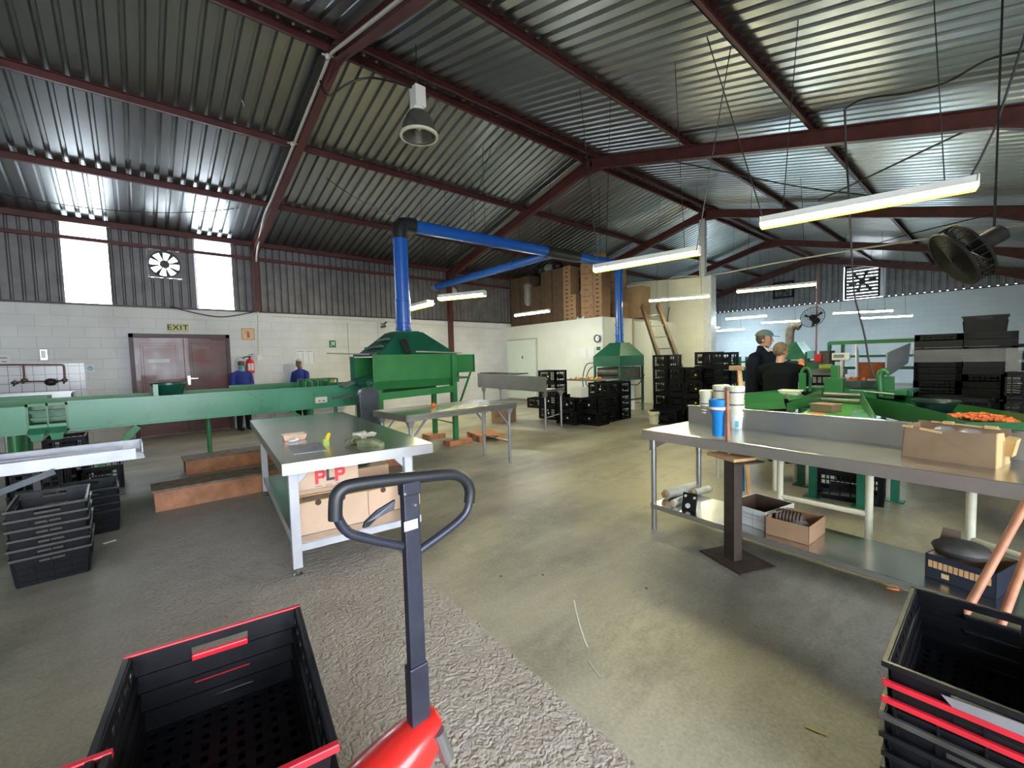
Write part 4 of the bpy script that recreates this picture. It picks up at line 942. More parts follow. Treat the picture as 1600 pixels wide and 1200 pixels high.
# the tall group before the cream partition
g = 'tall crate columns at the cream partition'
lcy = lattice_crate('vented_crate', .40, .56, .29, 'x', 'yellow')
put_stack(lcp, -5.10, 9.2, 0, 5, .29, PI/2, 'black slatted crate in the column by the white bucket', g)
put_stack(lcp, -4.70, 9.15, 0, 4, .29, PI/2, 'black slatted crate, second column from the bucket', g)
put_stack(lcy, -4.28, 9.05, 0, 4, .29, 0, 'yellow-spotted black crate, front column', g)
put_stack(lcy, -4.35, 9.66, 0, 5, .30, 0, 'yellow-spotted black crate, tall rear column', g)
put_stack(lcp, -3.87, 9.1, 0, 5, .295, 0, 'black crate in the column at the partition end', g)
put_stack(lcp, -4.72, 8.45, 0, 1, .29, .2, 'low black crate on the floor right of the white bucket', g)
# wrapped pallet of trays and the crates right of it
tray = lattice_crate('shallow_crate', .45, .60, .085, 'x', None, 2, 9, True)
g = 'shallow crates on the wrapped pallet'
for k, (x, w) in enumerate(((-.575, 'left'), (-.115, 'right'))):
    put_stack(tray, x-.015, 8.2, .14, 17, .0875, 0, 'shallow crate in the %s column of the wrapped pallet' % w, g, .003)
t = thing('wooden_pallet', 'wooden pallet carrying the film-wrapped columns of shallow crates', 'pallet', (-.35, 8.2, 0))
part(t, 'deck', 'wood', lambda b: [b.box((-.5, -.4+.17*i, .11), (.5, -.3+.17*i, .135)) for i in range(5)])
for y in (-.35, 0, .35): part(t, 'bearer', 'wood', lambda b: b.box((-.5, y-.05, 0), (.5, y+.05, .11)))
z0, z1 = HT(1440, 566, -.8, 7.9), HT(1440, 547, -.8, 7.9)
whole('stretch_film', 'plastic_film', 'band of clear stretch film wrapped around the tall crate columns', 'stretch film', lambda b: ([b.add([(x0, y0, z0+.0), (x1, y1, z0), (x1, y1, z1), (x0, y0, z1)], [(0, 1, 2, 3)]) for x0, y0, x1, y1 in ((-.83, 7.885, .13, 7.885), (.13, 7.885, .13, 8.52), (.13, 8.52, -.83, 8.52), (-.83, 8.52, -.83, 7.885))], b.box((.0, 7.87, .45), (.125, 7.885, z1))), (-.35, 8.2, z0))
o = dup(nc_black, (-.18, 8.2, .14+17*.0875), PI/2, 'open black crate on top of the film-wrapped columns', 'crates at the right edge'); o['category'] = 'crate'
put_stack(lc, .22, 8.6, 0, 5, .295, 0, 'black crate in the column right of the wrapped pallet', 'crates at the right edge')
put_stack(lc, .82, 8.6, 0, 5, .295, 0, 'black crate in the last column at the right edge', 'crates at the right edge')
put_stack(lcp, -.35, 7.3, 0, 3, .29, 0, 'dark crate in the low pile before the wrapped pallet', 'crates at the right edge')
put_stack(lcp, .25, 7.2, 0, 4, .29, 0, 'dark crate in the pile behind the carrot chute', 'crates at the right edge')
for p_ in (nc_black, nc_red, nc_redb, nc_grey, lc, lcp, lcy, tray):
    for o in [p_]+[x for x in COL.objects if x.name.split('.')[0] == p_.name.split('.')[0]]:
        if '_used' in o: del o['_used']

# ---------------------------------------------------------------- cardboard boxes
def carton(name, lx, ly, h, label, m='card', slots=0, flaps='closed', th=.006, group=None, cat='box'):
    t = thing(name, label, cat, group=group)
    def f(b):
        b.box((-lx/2, -ly/2, 0), (lx/2, ly/2, th))
        b.box((-lx/2, ly/2-th, 0), (lx/2, ly/2, h)); b.box((-lx/2, -ly/2, 0), (-lx/2+th, ly/2, h)); b.box((lx/2-th, -ly/2, 0), (lx/2, ly/2, h))
        if slots:
            a = h*.42; c = h*.62; w = lx*.16
            b.box((-lx/2, -ly/2, 0), (lx/2, -ly/2+th, a)); b.box((-lx/2, -ly/2, c), (lx/2, -ly/2+th, h)); b.box((-lx/2, -ly/2, a), (-w, -ly/2+th, c)); b.box((w, -ly/2, a), (lx/2, -ly/2+th, c))
        else: b.box((-lx/2, -ly/2, 0), (lx/2, -ly/2+th, h))
    part(t, 'body', m, f, bevel=.002)
    if flaps == 'closed':
        part(t, 'lid', m, lambda b: (b.box((-lx/2, -ly/2, h), (lx/2, -.004, h+.004)), b.box((-lx/2, .004, h), (lx/2, ly/2, h+.004))))
    return t
def place(o, x, y, z, rz=0): o.location = (x, y, z); o.rotation_euler = (0, 0, rz); return o
# on the cold room roof
g = 'carton towers on the cold room'
sc = carton('slotted_carton', .31, .42, .128, 'x', 'card', 1, None)
def tower(pr, x, y, n, step, desc, gz=CT):
    for i in range(n):
        o = pr if not pr.get('_u') else dup(pr); pr['_u'] = 1
        place(o, x+random.uniform(-.006, .006), y, gz+i*step); tag(o, '%s, %s' % (desc, ORD[n-1-i] if i else 'lowest') if n > 1 else desc, 'box', g)
        if '_u' in o and o is not pr: del o['_u']
tower(sc, -9.16, 10.63, 13, .1315, 'slotted carton in the tall leftmost tower')
tower(sc, -8.87, 10.52, 6, .1315, 'slotted carton in the short tower by the leftmost one')
tower(sc, -8.00, 10.66, 12, .1315, 'slotted carton in the tall tower beside the blue duct')
tower(sc, -7.98, 11.55, 4, .1315, 'slotted carton in the low tower left of the riser')
bc = carton('large_carton', .47, .45, .330, 'x', 'card')
part(bc, 'print', 'card_dark', lambda b: (b.box((-.10, -.2262, .19), (.08, -.225, .205)), b.box((-.06, -.2262, .165), (.05, -.225, .175)), b.box((.12, -.2262, .05), (.17, -.225, .08))))
tower(bc, -8.38, 10.66, 5, .34, 'large plain carton in the wide tower with faint print')
tower(bc, -8.35, 11.9, 5, .34, 'large carton in the tower behind the low slotted one')
bc2 = carton('large_carton', .66, .5, .48, 'x', 'card_brown')
tower(bc2, -7.68, 12.0, 2, .485, 'big brown carton beside the ladder top on the cold room roof')
tower(carton('small_carton', .30, .28, .16, 'x', 'card'), -8.75, 11.6, 1, .2, 'single small carton near the roof between duct and tallest tower', CT+2.02)
tower(carton('small_carton', .42, .35, .13, 'x', 'card'), -8.62, 10.42-.0, 1, .2, 'low open carton at the front edge of the cold room roof') if False else None
dc = carton('dark_carton', .50, .45, .42, 'x', 'card_dark')
for c_ in range(5):
    tower(dc, -11.62+c_*.515, 10.66, 4 if c_ != 2 else 3, .425, 'dark carton in column %s from the left wall' % ('one', 'two', 'three', 'four', 'five')[c_])
for o in COL.objects:
    if '_u' in o: del o['_u']
w = AY(826, 470, 10.36)
whole('wrapped_bundle', 'plastic_film', 'bundle wrapped in crinkled clear film hanging over the dark cartons', 'bundle', lambda b: b.lathe([(.05, -.28), (.13, -.2), (.15, .0), (.12, .2), (.16, .42), (.06, .5)], (w.x, 10.33, w.z+.1), 12), (w.x, 10.33, CT), smooth=True)
for k, (u, v) in enumerate(((845, 440), (858, 445), (872, 430))):
    q = AY(u, v, 10.7)
    whole('film_bag', 'black_plastic' if k != 1 else 'plastic_film', ('black plastic bag on the dark cartons, left one of three', 'crumpled clear bag between two black bags on the dark cartons', 'black plastic bag next to the tallest slotted tower')[k], 'bag', lambda b: b.ball((q.x, 10.7, CT+1.70+.14), (.2, .18, .16), 12, 7), (q.x, 10.7, CT+1.70), smooth=True)
whole('crumpled_sheet', 'paper', 'crumpled pale sheet on the front edge of the cold room roof', 'sheet', lambda b: [b.prism([(-8.9+.12*i, 10.33, CT+.0), (-8.78+.12*i, 10.33, CT), (-8.83+.12*i, 10.36, CT+.06+.03*(i % 2))], (0, .06, .01)) for i in range(4)], (-8.6, 10.35, CT))

# printed letters for the carton: chunky extruded outlines
def glyph(b, ch, x, z, s, y, d):   # x along local +Y wall handled by caller
    pass
# cartons on the shelf of the near steel table; local frame of the table: rotate by ND
def NT(x, y): c, s = math.cos(ND), math.sin(ND); return (-4.35+x*c-y*s, 1.37+x*s+y*c)
g = 'cartons under the near steel table'
def banana_box(label, lx, ly, h, m='card_pale'):
    t = carton('fruit_carton', lx, ly, h, label, m, 0, None, group=g)
    part(t, 'rim_flap', 'card_edge', lambda b: (b.box((lx/2-.05, -ly/2, h), (lx/2, ly/2, h+.005)), b.box((-lx/2, -ly/2, h), (-lx/2+.05, ly/2, h+.005)), b.box((-lx/2, -ly/2, h), (lx/2, -ly/2+.05, h+.004)), b.box((-lx/2, ly/2-.05, h), (lx/2, ly/2, h+.004))))
    for y in (-ly*.22, ly*.12): part(t, 'hand_hole', 'card_dark', lambda b: b.lathe([(.0, 0), (.022, 0), (.022, .002), (0, .002)], (lx/2-.0005, y, h-.012), 14, 'x', cap0=False, cap1=False))
    return t
b1 = banana_box('pale carton on the table shelf below the one printed PLP', .40, .50, .235); place(b1, *NT(.90, -.17), .22, ND)
b2 = banana_box('pale carton on the table shelf, nearest to the truck handle', .38, .44, .20); place(b2, *NT(.80, .33), .22, ND)
rolls = [(.28, 'brown folded card strip lying on the left pale carton', (.93, -.17), .462, .46), (.28, 'brown folded card strip lying behind on the right pale carton', (.90, .33), .428, .42)]
for k, (w_, lb, (x, y), z, ln) in enumerate(rolls):
    t = thing('folded_carton', lb, 'carton', (*NT(x, y), z), ND, g)
    part(t, 'folded_board', 'card_pale', lambda b: b.tube([(0, -ln/2, .04), (0, ln/2, .04)], .036, 8), smooth=False)
    part(t, 'under_flap', 'card_edge', lambda b: b.box((-.16, -ln/2, .0), (.03, ln/2, .008)))
pl = carton('printed_carton', .30, .44, .235, 'pale carton printed with large red and black letters PLP under the steel table', 'card_pale', 0, 'closed', group=g); place(pl, *NT(.80, -.20), .22+.245+.01+.082, ND)
pl.location = (*NT(.93, -.20), .54)
def letter(nm, polys, m, dy):
    def f(b):
        for pg in polys: b.prism([(.1508, dy+u*.001, .032+v*.001) for u, v in pg], (.0012, 0, 0))
    part(pl, nm, m, f)
P_ = [[(0, 0), (22, 0), (22, 100), (0, 100)], [(22, 78), (60, 78), (60, 100), (22, 100)], [(22, 38), (60, 38), (60, 60), (22, 60)], [(52, 38), (74, 50), (74, 88), (52, 100)]]
letter('letter_p', P_, 'red_ink', -.09+.0); letter('letter_l', [[(0, 20), (20, 20), (20, 100), (0, 100)], [(0, 14), (58, 14), (58, 34), (0, 34)]], 'dark_ink', -.012); letter('letter_p', P_, 'red_ink', .048)
part(pl, 'small_print', 'grey_ink', lambda b: [b.box((.1508, -.09+.07*i, .012), (.1512, -.045+.07*i, .018)) for i in range(3)])
pb = carton('grey_carton', .22, .26, .24, 'greyish lattice-sided box standing behind the cartons under the table', 'card_brown', 1, 'closed', group=g); place(pb, *NT(.05, .22), .22, ND)
whole('shallow_bowl', 'teal_lid', 'dark teal shallow bowl on the right-hand cartons under the table', 'bowl', lambda b: b.lathe([(.0, 0), (.06, .0), (.115, .03), (.118, .035), (.11, .033), (.058, .006), (0, .006)], (*NT(.42, .22), .22+.29), 24, cap0=False, cap1=False), (*NT(.42, .22), .51), smooth=True)
xb = carton('fruit_carton', .34, .40, .28, 'carton behind, carrying the dark teal bowl under the steel table', 'card_pale', 0, 'closed', group=g); place(xb, *NT(.36, .24), .22, ND)
# on the near steel table
p = AZ(460, 687, TZ); t = thing('card_punnet', 'small open cardboard punnet on the near steel table', 'punnet', (p.x, p.y, TZ), ND)
part(t, 'body', 'card_pale', lambda b: (b.hexa([(-.045, -.075, 0), (.045, -.075, 0), (.045, .075, 0), (-.045, .075, 0)], [(-.06, -.09, .002), (.06, -.09, .002), (.06, .09, .002), (-.06, .09, .002)]), [b.add([(s*.045, -.075, 0), (s*.045, .075, 0), (s*.06, .09, .05), (s*.06, -.09, .05)], [(0, 1, 2, 3)]) for s in (-1, 1)], [b.add([(-.045, s*.075, 0), (.045, s*.075, 0), (.06, s*.09, .05), (-.06, s*.09, .05)], [(0, 1, 2, 3)]) for s in (-1, 1)]))
p = AZ(456, 690, TZ); whole('crumpled_tissue', 'paper', 'small white crumpled paper in front of the cardboard punnet', 'paper', lambda b: (b.ball((p.x+.03, p.y, TZ+.012), (.025, .035, .012), 8, 5), b.ball((p.x+.02, p.y+.03, TZ+.016), (.02, .02, .015), 8, 5)), (p.x, p.y, TZ))
c4 = [AZ(*q, TZ+.001) for q in ((449, 697), (500, 691), (512, 703), (459, 710))]
t = thing('paper_sheet', 'grey printed sheet under film at the front edge of the near steel table', 'paper', (c4[0].x, c4[0].y, TZ))
partw(t, 'sheet', 'alu', lambda b: b.prism(c4, (0, 0, .0012)))
cc = sum((c for c in c4), Vector())/4
partw(t, 'printed_frame', 'grey_ink', lambda b: [b.bar(cc+(c4[i]-cc)*.45+Vector((0, 0, .0015)), cc+(c4[(i+1) % 4]-cc)*.45+Vector((0, 0, .0015)), .004, .0006) for i in range(4)])
p = AZ(509, 696, TZ)
t = thing('marker_sachet', 'bright yellow and green sachet standing on the near steel table', 'sachet', (p.x, p.y, TZ), .6)
part(t, 'body', 'yellow', lambda b: b.prism([(0, -.02, .025), (0, .015, .02), (0, .05, .085), (0, .03, .095), (0, .0, .07)], (.012, 0, 0)))
part(t, 'leafy_part', 'lime', lambda b: (b.prism([(0, -.03, .0), (0, .02, .0), (0, .02, .03), (0, -.01, .06), (0, -.03, .05)], (.018, 0, 0))))
p = AZ(572, 688, TZ)
def glove(b, c, rz, s=1.0, thumb=1):
    cs, sn = math.cos(rz), math.sin(rz)
    R = lambda x, y, z: (c[0]+(x*cs-y*sn)*s, c[1]+(x*sn+y*cs)*s, c[2]+z*s)
    b.tube([R(-.10, 0, .012), R(-.04, 0, .014), R(.0, 0, .018)], [.030*s, .032*s, .036*s], 8)
    for i, (dy, l, h) in enumerate(((-.033, .065, .018), (-.011, .08, .03), (.011, .075, .02), (.032, .055, .012))): b.tube([R(0, dy, .016), R(l*.6, dy*1.3, h), R(l, dy*1.5, h*.6)], [.014*s, .012*s, .008*s], 7)
    b.tube([R(-.03, thumb*.03, .015), R(.0, thumb*.06, .025), R(.03, thumb*.07, .015)], [.014*s, .012*s, .008*s], 7)
whole('work_glove', 'glove', 'cream work glove lying palm up on the near steel table', 'glove', lambda b: glove(b, (p.x, p.y, TZ+.03), 1.3), (p.x, p.y, TZ), smooth=True)
p2 = AZ(556, 692, TZ); whole('work_glove', 'glove_green', 'grubby green work glove left of the cream glove on the table', 'glove', lambda b: glove(b, (p2.x, p2.y, TZ+.008), -.6, 1.0, -1), (p2.x, p2.y, TZ), smooth=True)
p3 = AZ(592, 696, TZ); whole('work_glove', 'glove_green', 'grubby glove drooping over the front edge of the near steel table', 'glove', lambda b: (b.tube([(p3.x-.1, p3.y-.12, TZ+.02), (p3.x-.02, p3.y-.03, TZ+.028), (p3.x+.045, p3.y, TZ+.012), (p3.x+.055, p3.y+.01, TZ-.05)], [.03, .038, .03, .012], 8), b.tube([(p3.x+.04, p3.y-.02, TZ+.015), (p3.x+.06, p3.y-.02, TZ-.04)], [.014, .008], 7)), (p3.x, p3.y, TZ), smooth=True)

# ---------------------------------------------------------------- pallet truck
HX, HY = -1.09, .562
t = thing('pallet_truck', 'hand pallet truck with black loop handle and red pump cover', 'pallet truck', (HX, HY, 0))
ztop = 1.13
partw(t, 'handle_column', 'handle_paint', lambda b: (b.box((HX-.014, HY-.024, .58), (HX+.014, HY+.024, ztop-.015)), b.box((HX-.018, HY-.027, ztop-.05), (HX+.018, HY+.027, ztop-.012))), bevel=.004)
partw(t, 'column_socket', 'handle_paint', lambda b: b.box((HX-.019, HY-.029, .40), (HX+.019, HY+.029, .59)), bevel=.004)
lt, lb_, cr = AX(548, 762, HX), AX(545, 842, HX), None
def hp(u, v): return AX(u, v, HX)
path = [hp(628, 853), hp(560, 838), hp(540, 828), hp(529, 812), hp(525, 795), hp(526, 775), hp(535, 764), hp(552, 758), hp(600, 751), hp(640, 747), hp(690, 742), hp(712, 742), hp(727, 750), hp(733, 765), hp(733, 785), hp(728, 800), hp(715, 815), hp(690, 835), hp(655, 860)]
partw(t, 'loop_handle', 'handle_paint', lambda b: b.tube(smoothpath(path, 5), .0125, 14), smooth=True)
grip = [hp(524, 812), hp(524, 795), hp(526, 776), hp(535, 764), hp(552, 758), hp(600, 751), hp(640, 747), hp(690, 742), hp(712, 742), hp(727, 750), hp(734, 766), hp(733, 785)]
partw(t, 'rubber_grip', 'rubber', lambda b: b.tube(smoothpath(grip, 5), .0172, 14), smooth=True, label='thick black grip sleeve')
partw(t, 'release_lever', 'handle_paint', lambda b: b.prism([hp(626, 785)+Vector((-.03, 0, 0)), hp(624, 800)+Vector((-.03, 0, 0)), hp(600, 816)+Vector((-.04, 0, 0)), hp(588, 832)+Vector((-.05, 0, 0)), hp(580, 834)+Vector((-.05, 0, 0)), hp(583, 824)+Vector((-.05, 0, 0)), hp(600, 804)+Vector((-.04, 0, 0))], (-.012, 0, 0)), bevel=.002)
o = partw(t, 'sticker', 'paper', lambda b: b.box((HX+.014, hp(626, 820).y+.003, hp(638, 826).z), (HX+.0152, hp(650, 820).y-.002, hp(638, 811).z)), bevel=.003, label='small white sticker')
partw(t, 'bolt', 'chrome', lambda b: (b.cyl((HX+.014, hp(628, 770).y, hp(628, 770).z), (HX+.019, hp(628, 770).y, hp(628, 770).z), .004, 8), b.cyl((HX+.014, hp(644, 787).y, hp(644, 787).z), (HX+.019, hp(644, 787).y, hp(644, 787).z), .004, 8)))
def f(b):
    sec = []
    for (y, z, w, hh) in ((HY+.06, .425, .035, .03), (HY+.045, .43, .06, .06), (HY-.03, .425, .075, .09), (HY-.11, .405, .085, .10), (HY-.19, .385, .085, .11), (HY-.25, .35, .07, .10)):
        sec.append([(HX+w*math.cos(a), y, z-hh+hh*(1.0*max(0, math.sin(a))**.6 if math.sin(a) > 0 else .9*math.sin(a))) for a in [2*PI*i/16 for i in range(16)]])
    vs = [p for s in sec for p in s]; n = 16
    fs = [(i*n+j, i*n+(j+1) % n, (i+1)*n+(j+1) % n, (i+1)*n+j) for i in range(len(sec)-1) for j in range(n)]+[tuple(reversed(range(n))), tuple((len(sec)-1)*n+j for j in range(n))]
    b.add(vs, fs)
o = partw(t, 'pump_cover', 'red_paint', f, smooth=True, label='glossy red pump cover'); sb = o.modifiers.new('sub', 'SUBSURF'); sb.levels = 1; sb.render_levels = 2
partw(t, 'pump_body', 'red_paint', lambda b: (b.cyl((HX, HY-.1, .1), (HX, HY-.1, .34), .06, 20), b.box((HX-.09, HY-.2, .08), (HX+.09, HY+.02, .2))), smooth=True)
partw(t, 'steering_wheel', 'rubber', lambda b: (b.cyl((HX-.07, HY-.06, .09), (HX-.02, HY-.06, .09), .09, 24), b.cyl((HX+.02, HY-.06, .09), (HX+.07, HY-.06, .09), .09, 24)), smooth=True)
partw(t, 'pivot', 'tube_steel', lambda b: (b.box((HX-.03, HY-.08, .25), (HX+.03, HY+.03, .40)), b.cyl((HX+.05, HY+.03, .40), (HX+.05, HY+.06, .30), .02, 14)))
for s in (-.19, .19):
    fk = partw(t, 'fork', 'red_paint', lambda b: (b.box((HX+s-.07, HY-1.3, .085), (HX+s+.07, HY-.2, .135)), b.box((HX+min(s, 0), HY-.22, .085), (HX+max(s, 0), HY-.16, .2))))
    partw(t, 'load_roller', 'cream_tub', lambda b: b.cyl((HX+s-.04, HY-1.2, .04), (HX+s+.04, HY-1.2, .04), .04, 16), parent=fk)
# ---------------------------------------------------------------- people
def remeshed(name, fn, m, parent, voxel=.010, smooth=4, factor=.6):
    b = MB(); fn(b); me = bpy.data.meshes.new(name); me.from_pydata(b.v, [], b.f); me.update()
    tmp = bpy.data.objects.new('tmp_body', me); COL.objects.link(tmp)
    r = tmp.modifiers.new('r', 'REMESH'); r.mode = 'VOXEL'; r.voxel_size = voxel; r.use_smooth_shade = True
    s = tmp.modifiers.new('s', 'SMOOTH'); s.iterations = smooth; s.factor = factor
    dg = bpy.context.evaluated_depsgraph_get(); me2 = bpy.data.meshes.new_from_object(tmp.evaluated_get(dg)); bpy.data.objects.remove(tmp)
    me2.name = name; me2.materials.clear(); me2.materials.append(M[m]); me2.polygons.foreach_set('use_smooth', [True]*len(me2.polygons))
    o = bpy.data.objects.new(name, me2); COL.objects.link(o); o.parent = parent; return o
def limb(b, pts, rs, n=12):
    P = []; R = []
    for i in range(len(pts)-1):
        for k in range(4):
            t = k/4; P.append(Vector(pts[i]).lerp(Vector(pts[i+1]), t)); R.append(rs[i]*(1-t)+rs[i+1]*t)
    P.append(Vector(pts[-1])); R.append(rs[-1]); b.tube(P, R, n)
    for p, r in zip(pts, rs): b.ball(p, r, 10, 8)
def person(name, label, loc, face, H, skin, top, topmat, legmat='pants', head_turn=0.0, arms=None, hair=None, hood=None, cap=None, mask=None, vest=None, collar=None, group=None, build=1.0, lean=0.0):
    """x = the person's right-hand side is negative, y = forward, z = up"""
    t = thing(name, label, 'person', loc, face, group); k = H/1.75; B = build
    def V(x, y, z): return Vector((x*k, (y+lean*max(0, z-.9))*k, z*k))
    hipz, shz, nk, hc = .93, 1.43, 1.50, V(0, .02, 1.635)
    A = arms or {}
    def arm(s):
        a = A.get(s)
        if a: return [V(s*.18*B, 0, 1.365)]+[V(*q) for q in a]
        return [V(s*.18*B, 0, 1.365), V(s*.25*B, -.02, 1.13), V(s*.26*B, .04, .88)]
    def hand(b, w, e, s):
        d = (w-e).normalized(); side = d.cross(Vector((0, 0, 1)));
        side = Vector((0, 1, 0)) if side.length < .2 else side.normalized()
        nrm = d.cross(side).normalized(); c = w+d*.055*k
        b.tube([w, w+d*.03*k, w+d*.085*k], [.022*k, .034*k, .032*k], 10)
        for i, (o_, l) in enumerate(((-.030, .060), (-.010, .072), (.010, .068), (.028, .052))):
            p0 = w+d*.08*k+side*o_*k; p1 = p0+d*l*.5*k+nrm*.008*k; p2 = p0+d*l*.9*k+nrm*.026*k
            b.tube([p0, p1, p2], [.0095*k, .009*k, .007*k], 8); b.ball(p2, .007*k, 6, 5)
        p0 = w+d*.03*k-side*.028*k*1; b.tube([p0, p0+d*.035*k-side*.022*k, p0+d*.065*k-side*.02*k+nrm*.012*k], [.012*k, .011*k, .008*k], 8)
    ct, st = math.cos(head_turn), math.sin(head_turn)
    def Hd(x, y, z): return hc+Vector(((x*ct-y*st)*k, (x*st+y*ct)*k, z*k))
    def hball(b, c, r, n=14, m=10):
        tmp = MB(); tmp.ball((0, 0, 0), (r[0]*k, r[1]*k, r[2]*k), n, m)
        b.add([Hd(*c)+Vector((v[0]*ct-v[1]*st, v[0]*st+v[1]*ct, v[2])) for v in tmp.v], tmp.f)
    def body(b):
        hball(b, (0, 0, .02), (.076, .095, .105)); hball(b, (0, .025, -.055), (.056, .066, .062)); hball(b, (0, .062, -.085), (.026, .022, .02))
        hball(b, (0, .098, -.012), (.013, .022, .026)); hball(b, (0, .108, -.028), (.017, .014, .011)); hball(b, (0, .082, .028), (.05, .018, .012))
        hball(b, (0, .086, -.058), (.026, .012, .011))
        for s in (-1, 1): hball(b, (s*.078, -.005, -.005), (.012, .022, .033)); hball(b, (s*.04, .062, -.03), (.024, .022, .022))
        limb(b, [V(0, -.01, 1.42), hc+Vector((0, -.01*k, -.07*k))], [.06*k, .055*k])
        b.tube([V(0, 0, .86), V(0, .0, 1.0), V(0, .01, 1.18), V(0, .01, 1.34), V(0, 0, 1.44), V(0, -.01, 1.48)], [.13*k, .14*k, .135*k, .15*k, .12*k, .06*k], 20)
        for s in (-1, 1):
            a = arm(s); limb(b, [V(s*.09, 0, 1.40)]+a, [.07*k, .055*k, .042*k, .028*k]); hand(b, a[-1], a[-2], s)
            limb(b, [V(s*.085, 0, .93), V(s*.10, .02, .50), V(s*.105, -.01, .09)], [.095*k, .06*k, .042*k])
            limb(b, [V(s*.105, -.02, .05), V(s*.115, .14, .035)], [.045*k, .035*k])
    remeshed('body', body, skin, t, .0085*max(1, k), 3)
    def coat(b):
        g = .022
        b.tube([V(0, 0, .80), V(0, 0, .95), V(0, .005, 1.18), V(0, .01, 1.34), V(0, 0, 1.44), V(0, -.01, 1.485)], [(.155+g)*k*B, (.16+g)*k*B, (.155+g)*k*B, (.155+g)*k*B, (.10+g)*k*B, .07*k], 22)
        for s in (-1, 1):
            a = arm(s); limb(b, [V(s*.07, -.01, 1.425), V(s*.185*B, -.005, 1.365)]+a[1:-1]+[a[-2].lerp(a[-1], .93)], [.062*k, .070*k*B, .056*k*B, .046*k])
        if collar: b.tube([V(0, -.01, 1.46), V(0, .0, 1.55)], [.085*k, .075*k], 16)
    remeshed('jacket' if top == 'jacket' else top, coat, topmat, t, .012, 4)
    def legs(b):
        for s in (-1, 1): limb(b, [V(s*.085, 0, .90), V(s*.10, .02, .50), V(s*.105, -.01, .10)], [.118*k, .08*k, .062*k])
        b.tube([V(0, 0, .82), V(0, 0, .96)], [.16*k, .155*k], 18)
    remeshed('trousers', legs, legmat, t, .013, 4)
    def shoes(b):
        for s in (-1, 1): limb(b, [V(s*.105, -.03, .045), V(s*.115, .15, .04)], [.05*k, .042*k]); b.tube([V(s*.105, -.02, .05), V(s*.105, -.02, .13)], [.05*k, .05*k], 12)
    remeshed('shoes', shoes, 'rubber', t, .010, 3)
    for s in (-1, 1): part(t, 'eye', 'black', lambda b: hball(b, (s*.031, .086, .008), (.009, .006, .006), 8, 6), smooth=True)
    part(t, 'mouth', 'red_ink' if 0 else 'hair_brown', lambda b: hball(b, (0, .096, -.058), (.019, .004, .003), 8, 4), smooth=True)
    def cut(b, c, r, ymax, zmin, n=26, m=18, sl=0.0):
        tmp = MB(); tmp.ball((0, 0, 0), r, n, m)
        fs = [f for f in tmp.f if all(tmp.v[i][2] > zmin+sl*tmp.v[i][1] and tmp.v[i][1] < ymax+10*(tmp.v[i][2] > r[2]*.45) for i in f)]
        b.add([Hd(*(c[j] for j in range(3)))+Vector((v[0]*k*ct-v[1]*k*st, v[0]*k*st+v[1]*k*ct, v[2]*k)) for v in tmp.v], fs)
    if hair:
        o = part(t, 'hair', hair, lambda b: cut(b, (0, -.008, .028), (.089, .108, .112), .045, -.075, sl=.35), smooth=True); so = o.modifiers.new('thick', 'SOLIDIFY'); so.thickness = .012
    if hood:
        o = part(t, 'headscarf' if hood != 'hair_brown' else 'hair', hood, lambda b: cut(b, (0, -.006, .02), (.098, .118, .125), .052, -.10), smooth=True); so = o.modifiers.new('thick', 'SOLIDIFY'); so.thickness = .010
    if cap:
        o = part(t, 'cap', cap, lambda b: (cut(b, (0, -.003, .042), (.100, .122, .108), 1, .0), b.prism([Hd(-.080, .075, .05), Hd(-.065, .14, .042), Hd(-.025, .19, .034), Hd(.025, .19, .034), Hd(.065, .14, .042), Hd(.080, .075, .05)], (0, 0, .008))), smooth=True)
        part(t, 'back_panel', 'olive_cap', lambda b: cut(b, (0, -.006, .042), (.1015, .124, .1085), -.035, .012), smooth=True, parent=o)
    if mask: part(t, 'mask', mask, lambda b: (hball(b, (0, .06, -.062), (.064, .052, .05)), b.tube([Hd(0, .02, -.09), V(0, .03, 1.43)], [.07*k, .09*k], 14)), smooth=True)
    if vest: vest(t, V, k)
    return t
def open_shirt(t, V, k):
    part(t, 'shirt_collar', 'shirt', lambda b: (b.prism([V(-.075, .07, 1.52), V(-.03, .15, 1.40), V(.0, .185, 1.22), V(.03, .15, 1.40), V(.075, .07, 1.52), V(0, .10, 1.49)], (0, .02*k, 0)), b.prism([V(-.09, .04, 1.54), V(-.02, .13, 1.47), V(-.04, .16, 1.41), V(-.10, .10, 1.47)], (0, .012*k, 0)), b.prism([V(.09, .04, 1.54), V(.02, .13, 1.47), V(.04, .16, 1.41), V(.10, .10, 1.47)], (0, .012*k, 0))), bevel=.002)
    part(t, 'jacket_panel', 'olive', lambda b: [b.prism([V(s*.05, .155, 1.34), V(s*.15, .12, 1.33), V(s*.17, .115, .9), V(s*.06, .17, .9)], (0, .02*k, 0)) for s in (-1, 1)])
mp_ = AY(1192, 600, 6.95)
RTA = math.atan2(RT.y, RT.x)     # direction to the right of the picture, in plan
def facing(a): return a-PI/2     # local +y points along angle a
person('person', 'man in dark jacket and slate blue cap standing, face turned to the right', (mp_.x, mp_.y, 0), facing(RTA-.95), 1.745, 'skin', 'jacket', 'navy', head_turn=.25, hair='hair_brown', cap='cap', collar=1, vest=open_shirt, build=1.3,
       arms={-1: [(-.29, .0, 1.12), (-.30, .05, .86)], 1: [(.29, .0, 1.12), (.30, .06, .86)]})
bp_ = AY(1219, 600, 6.35)
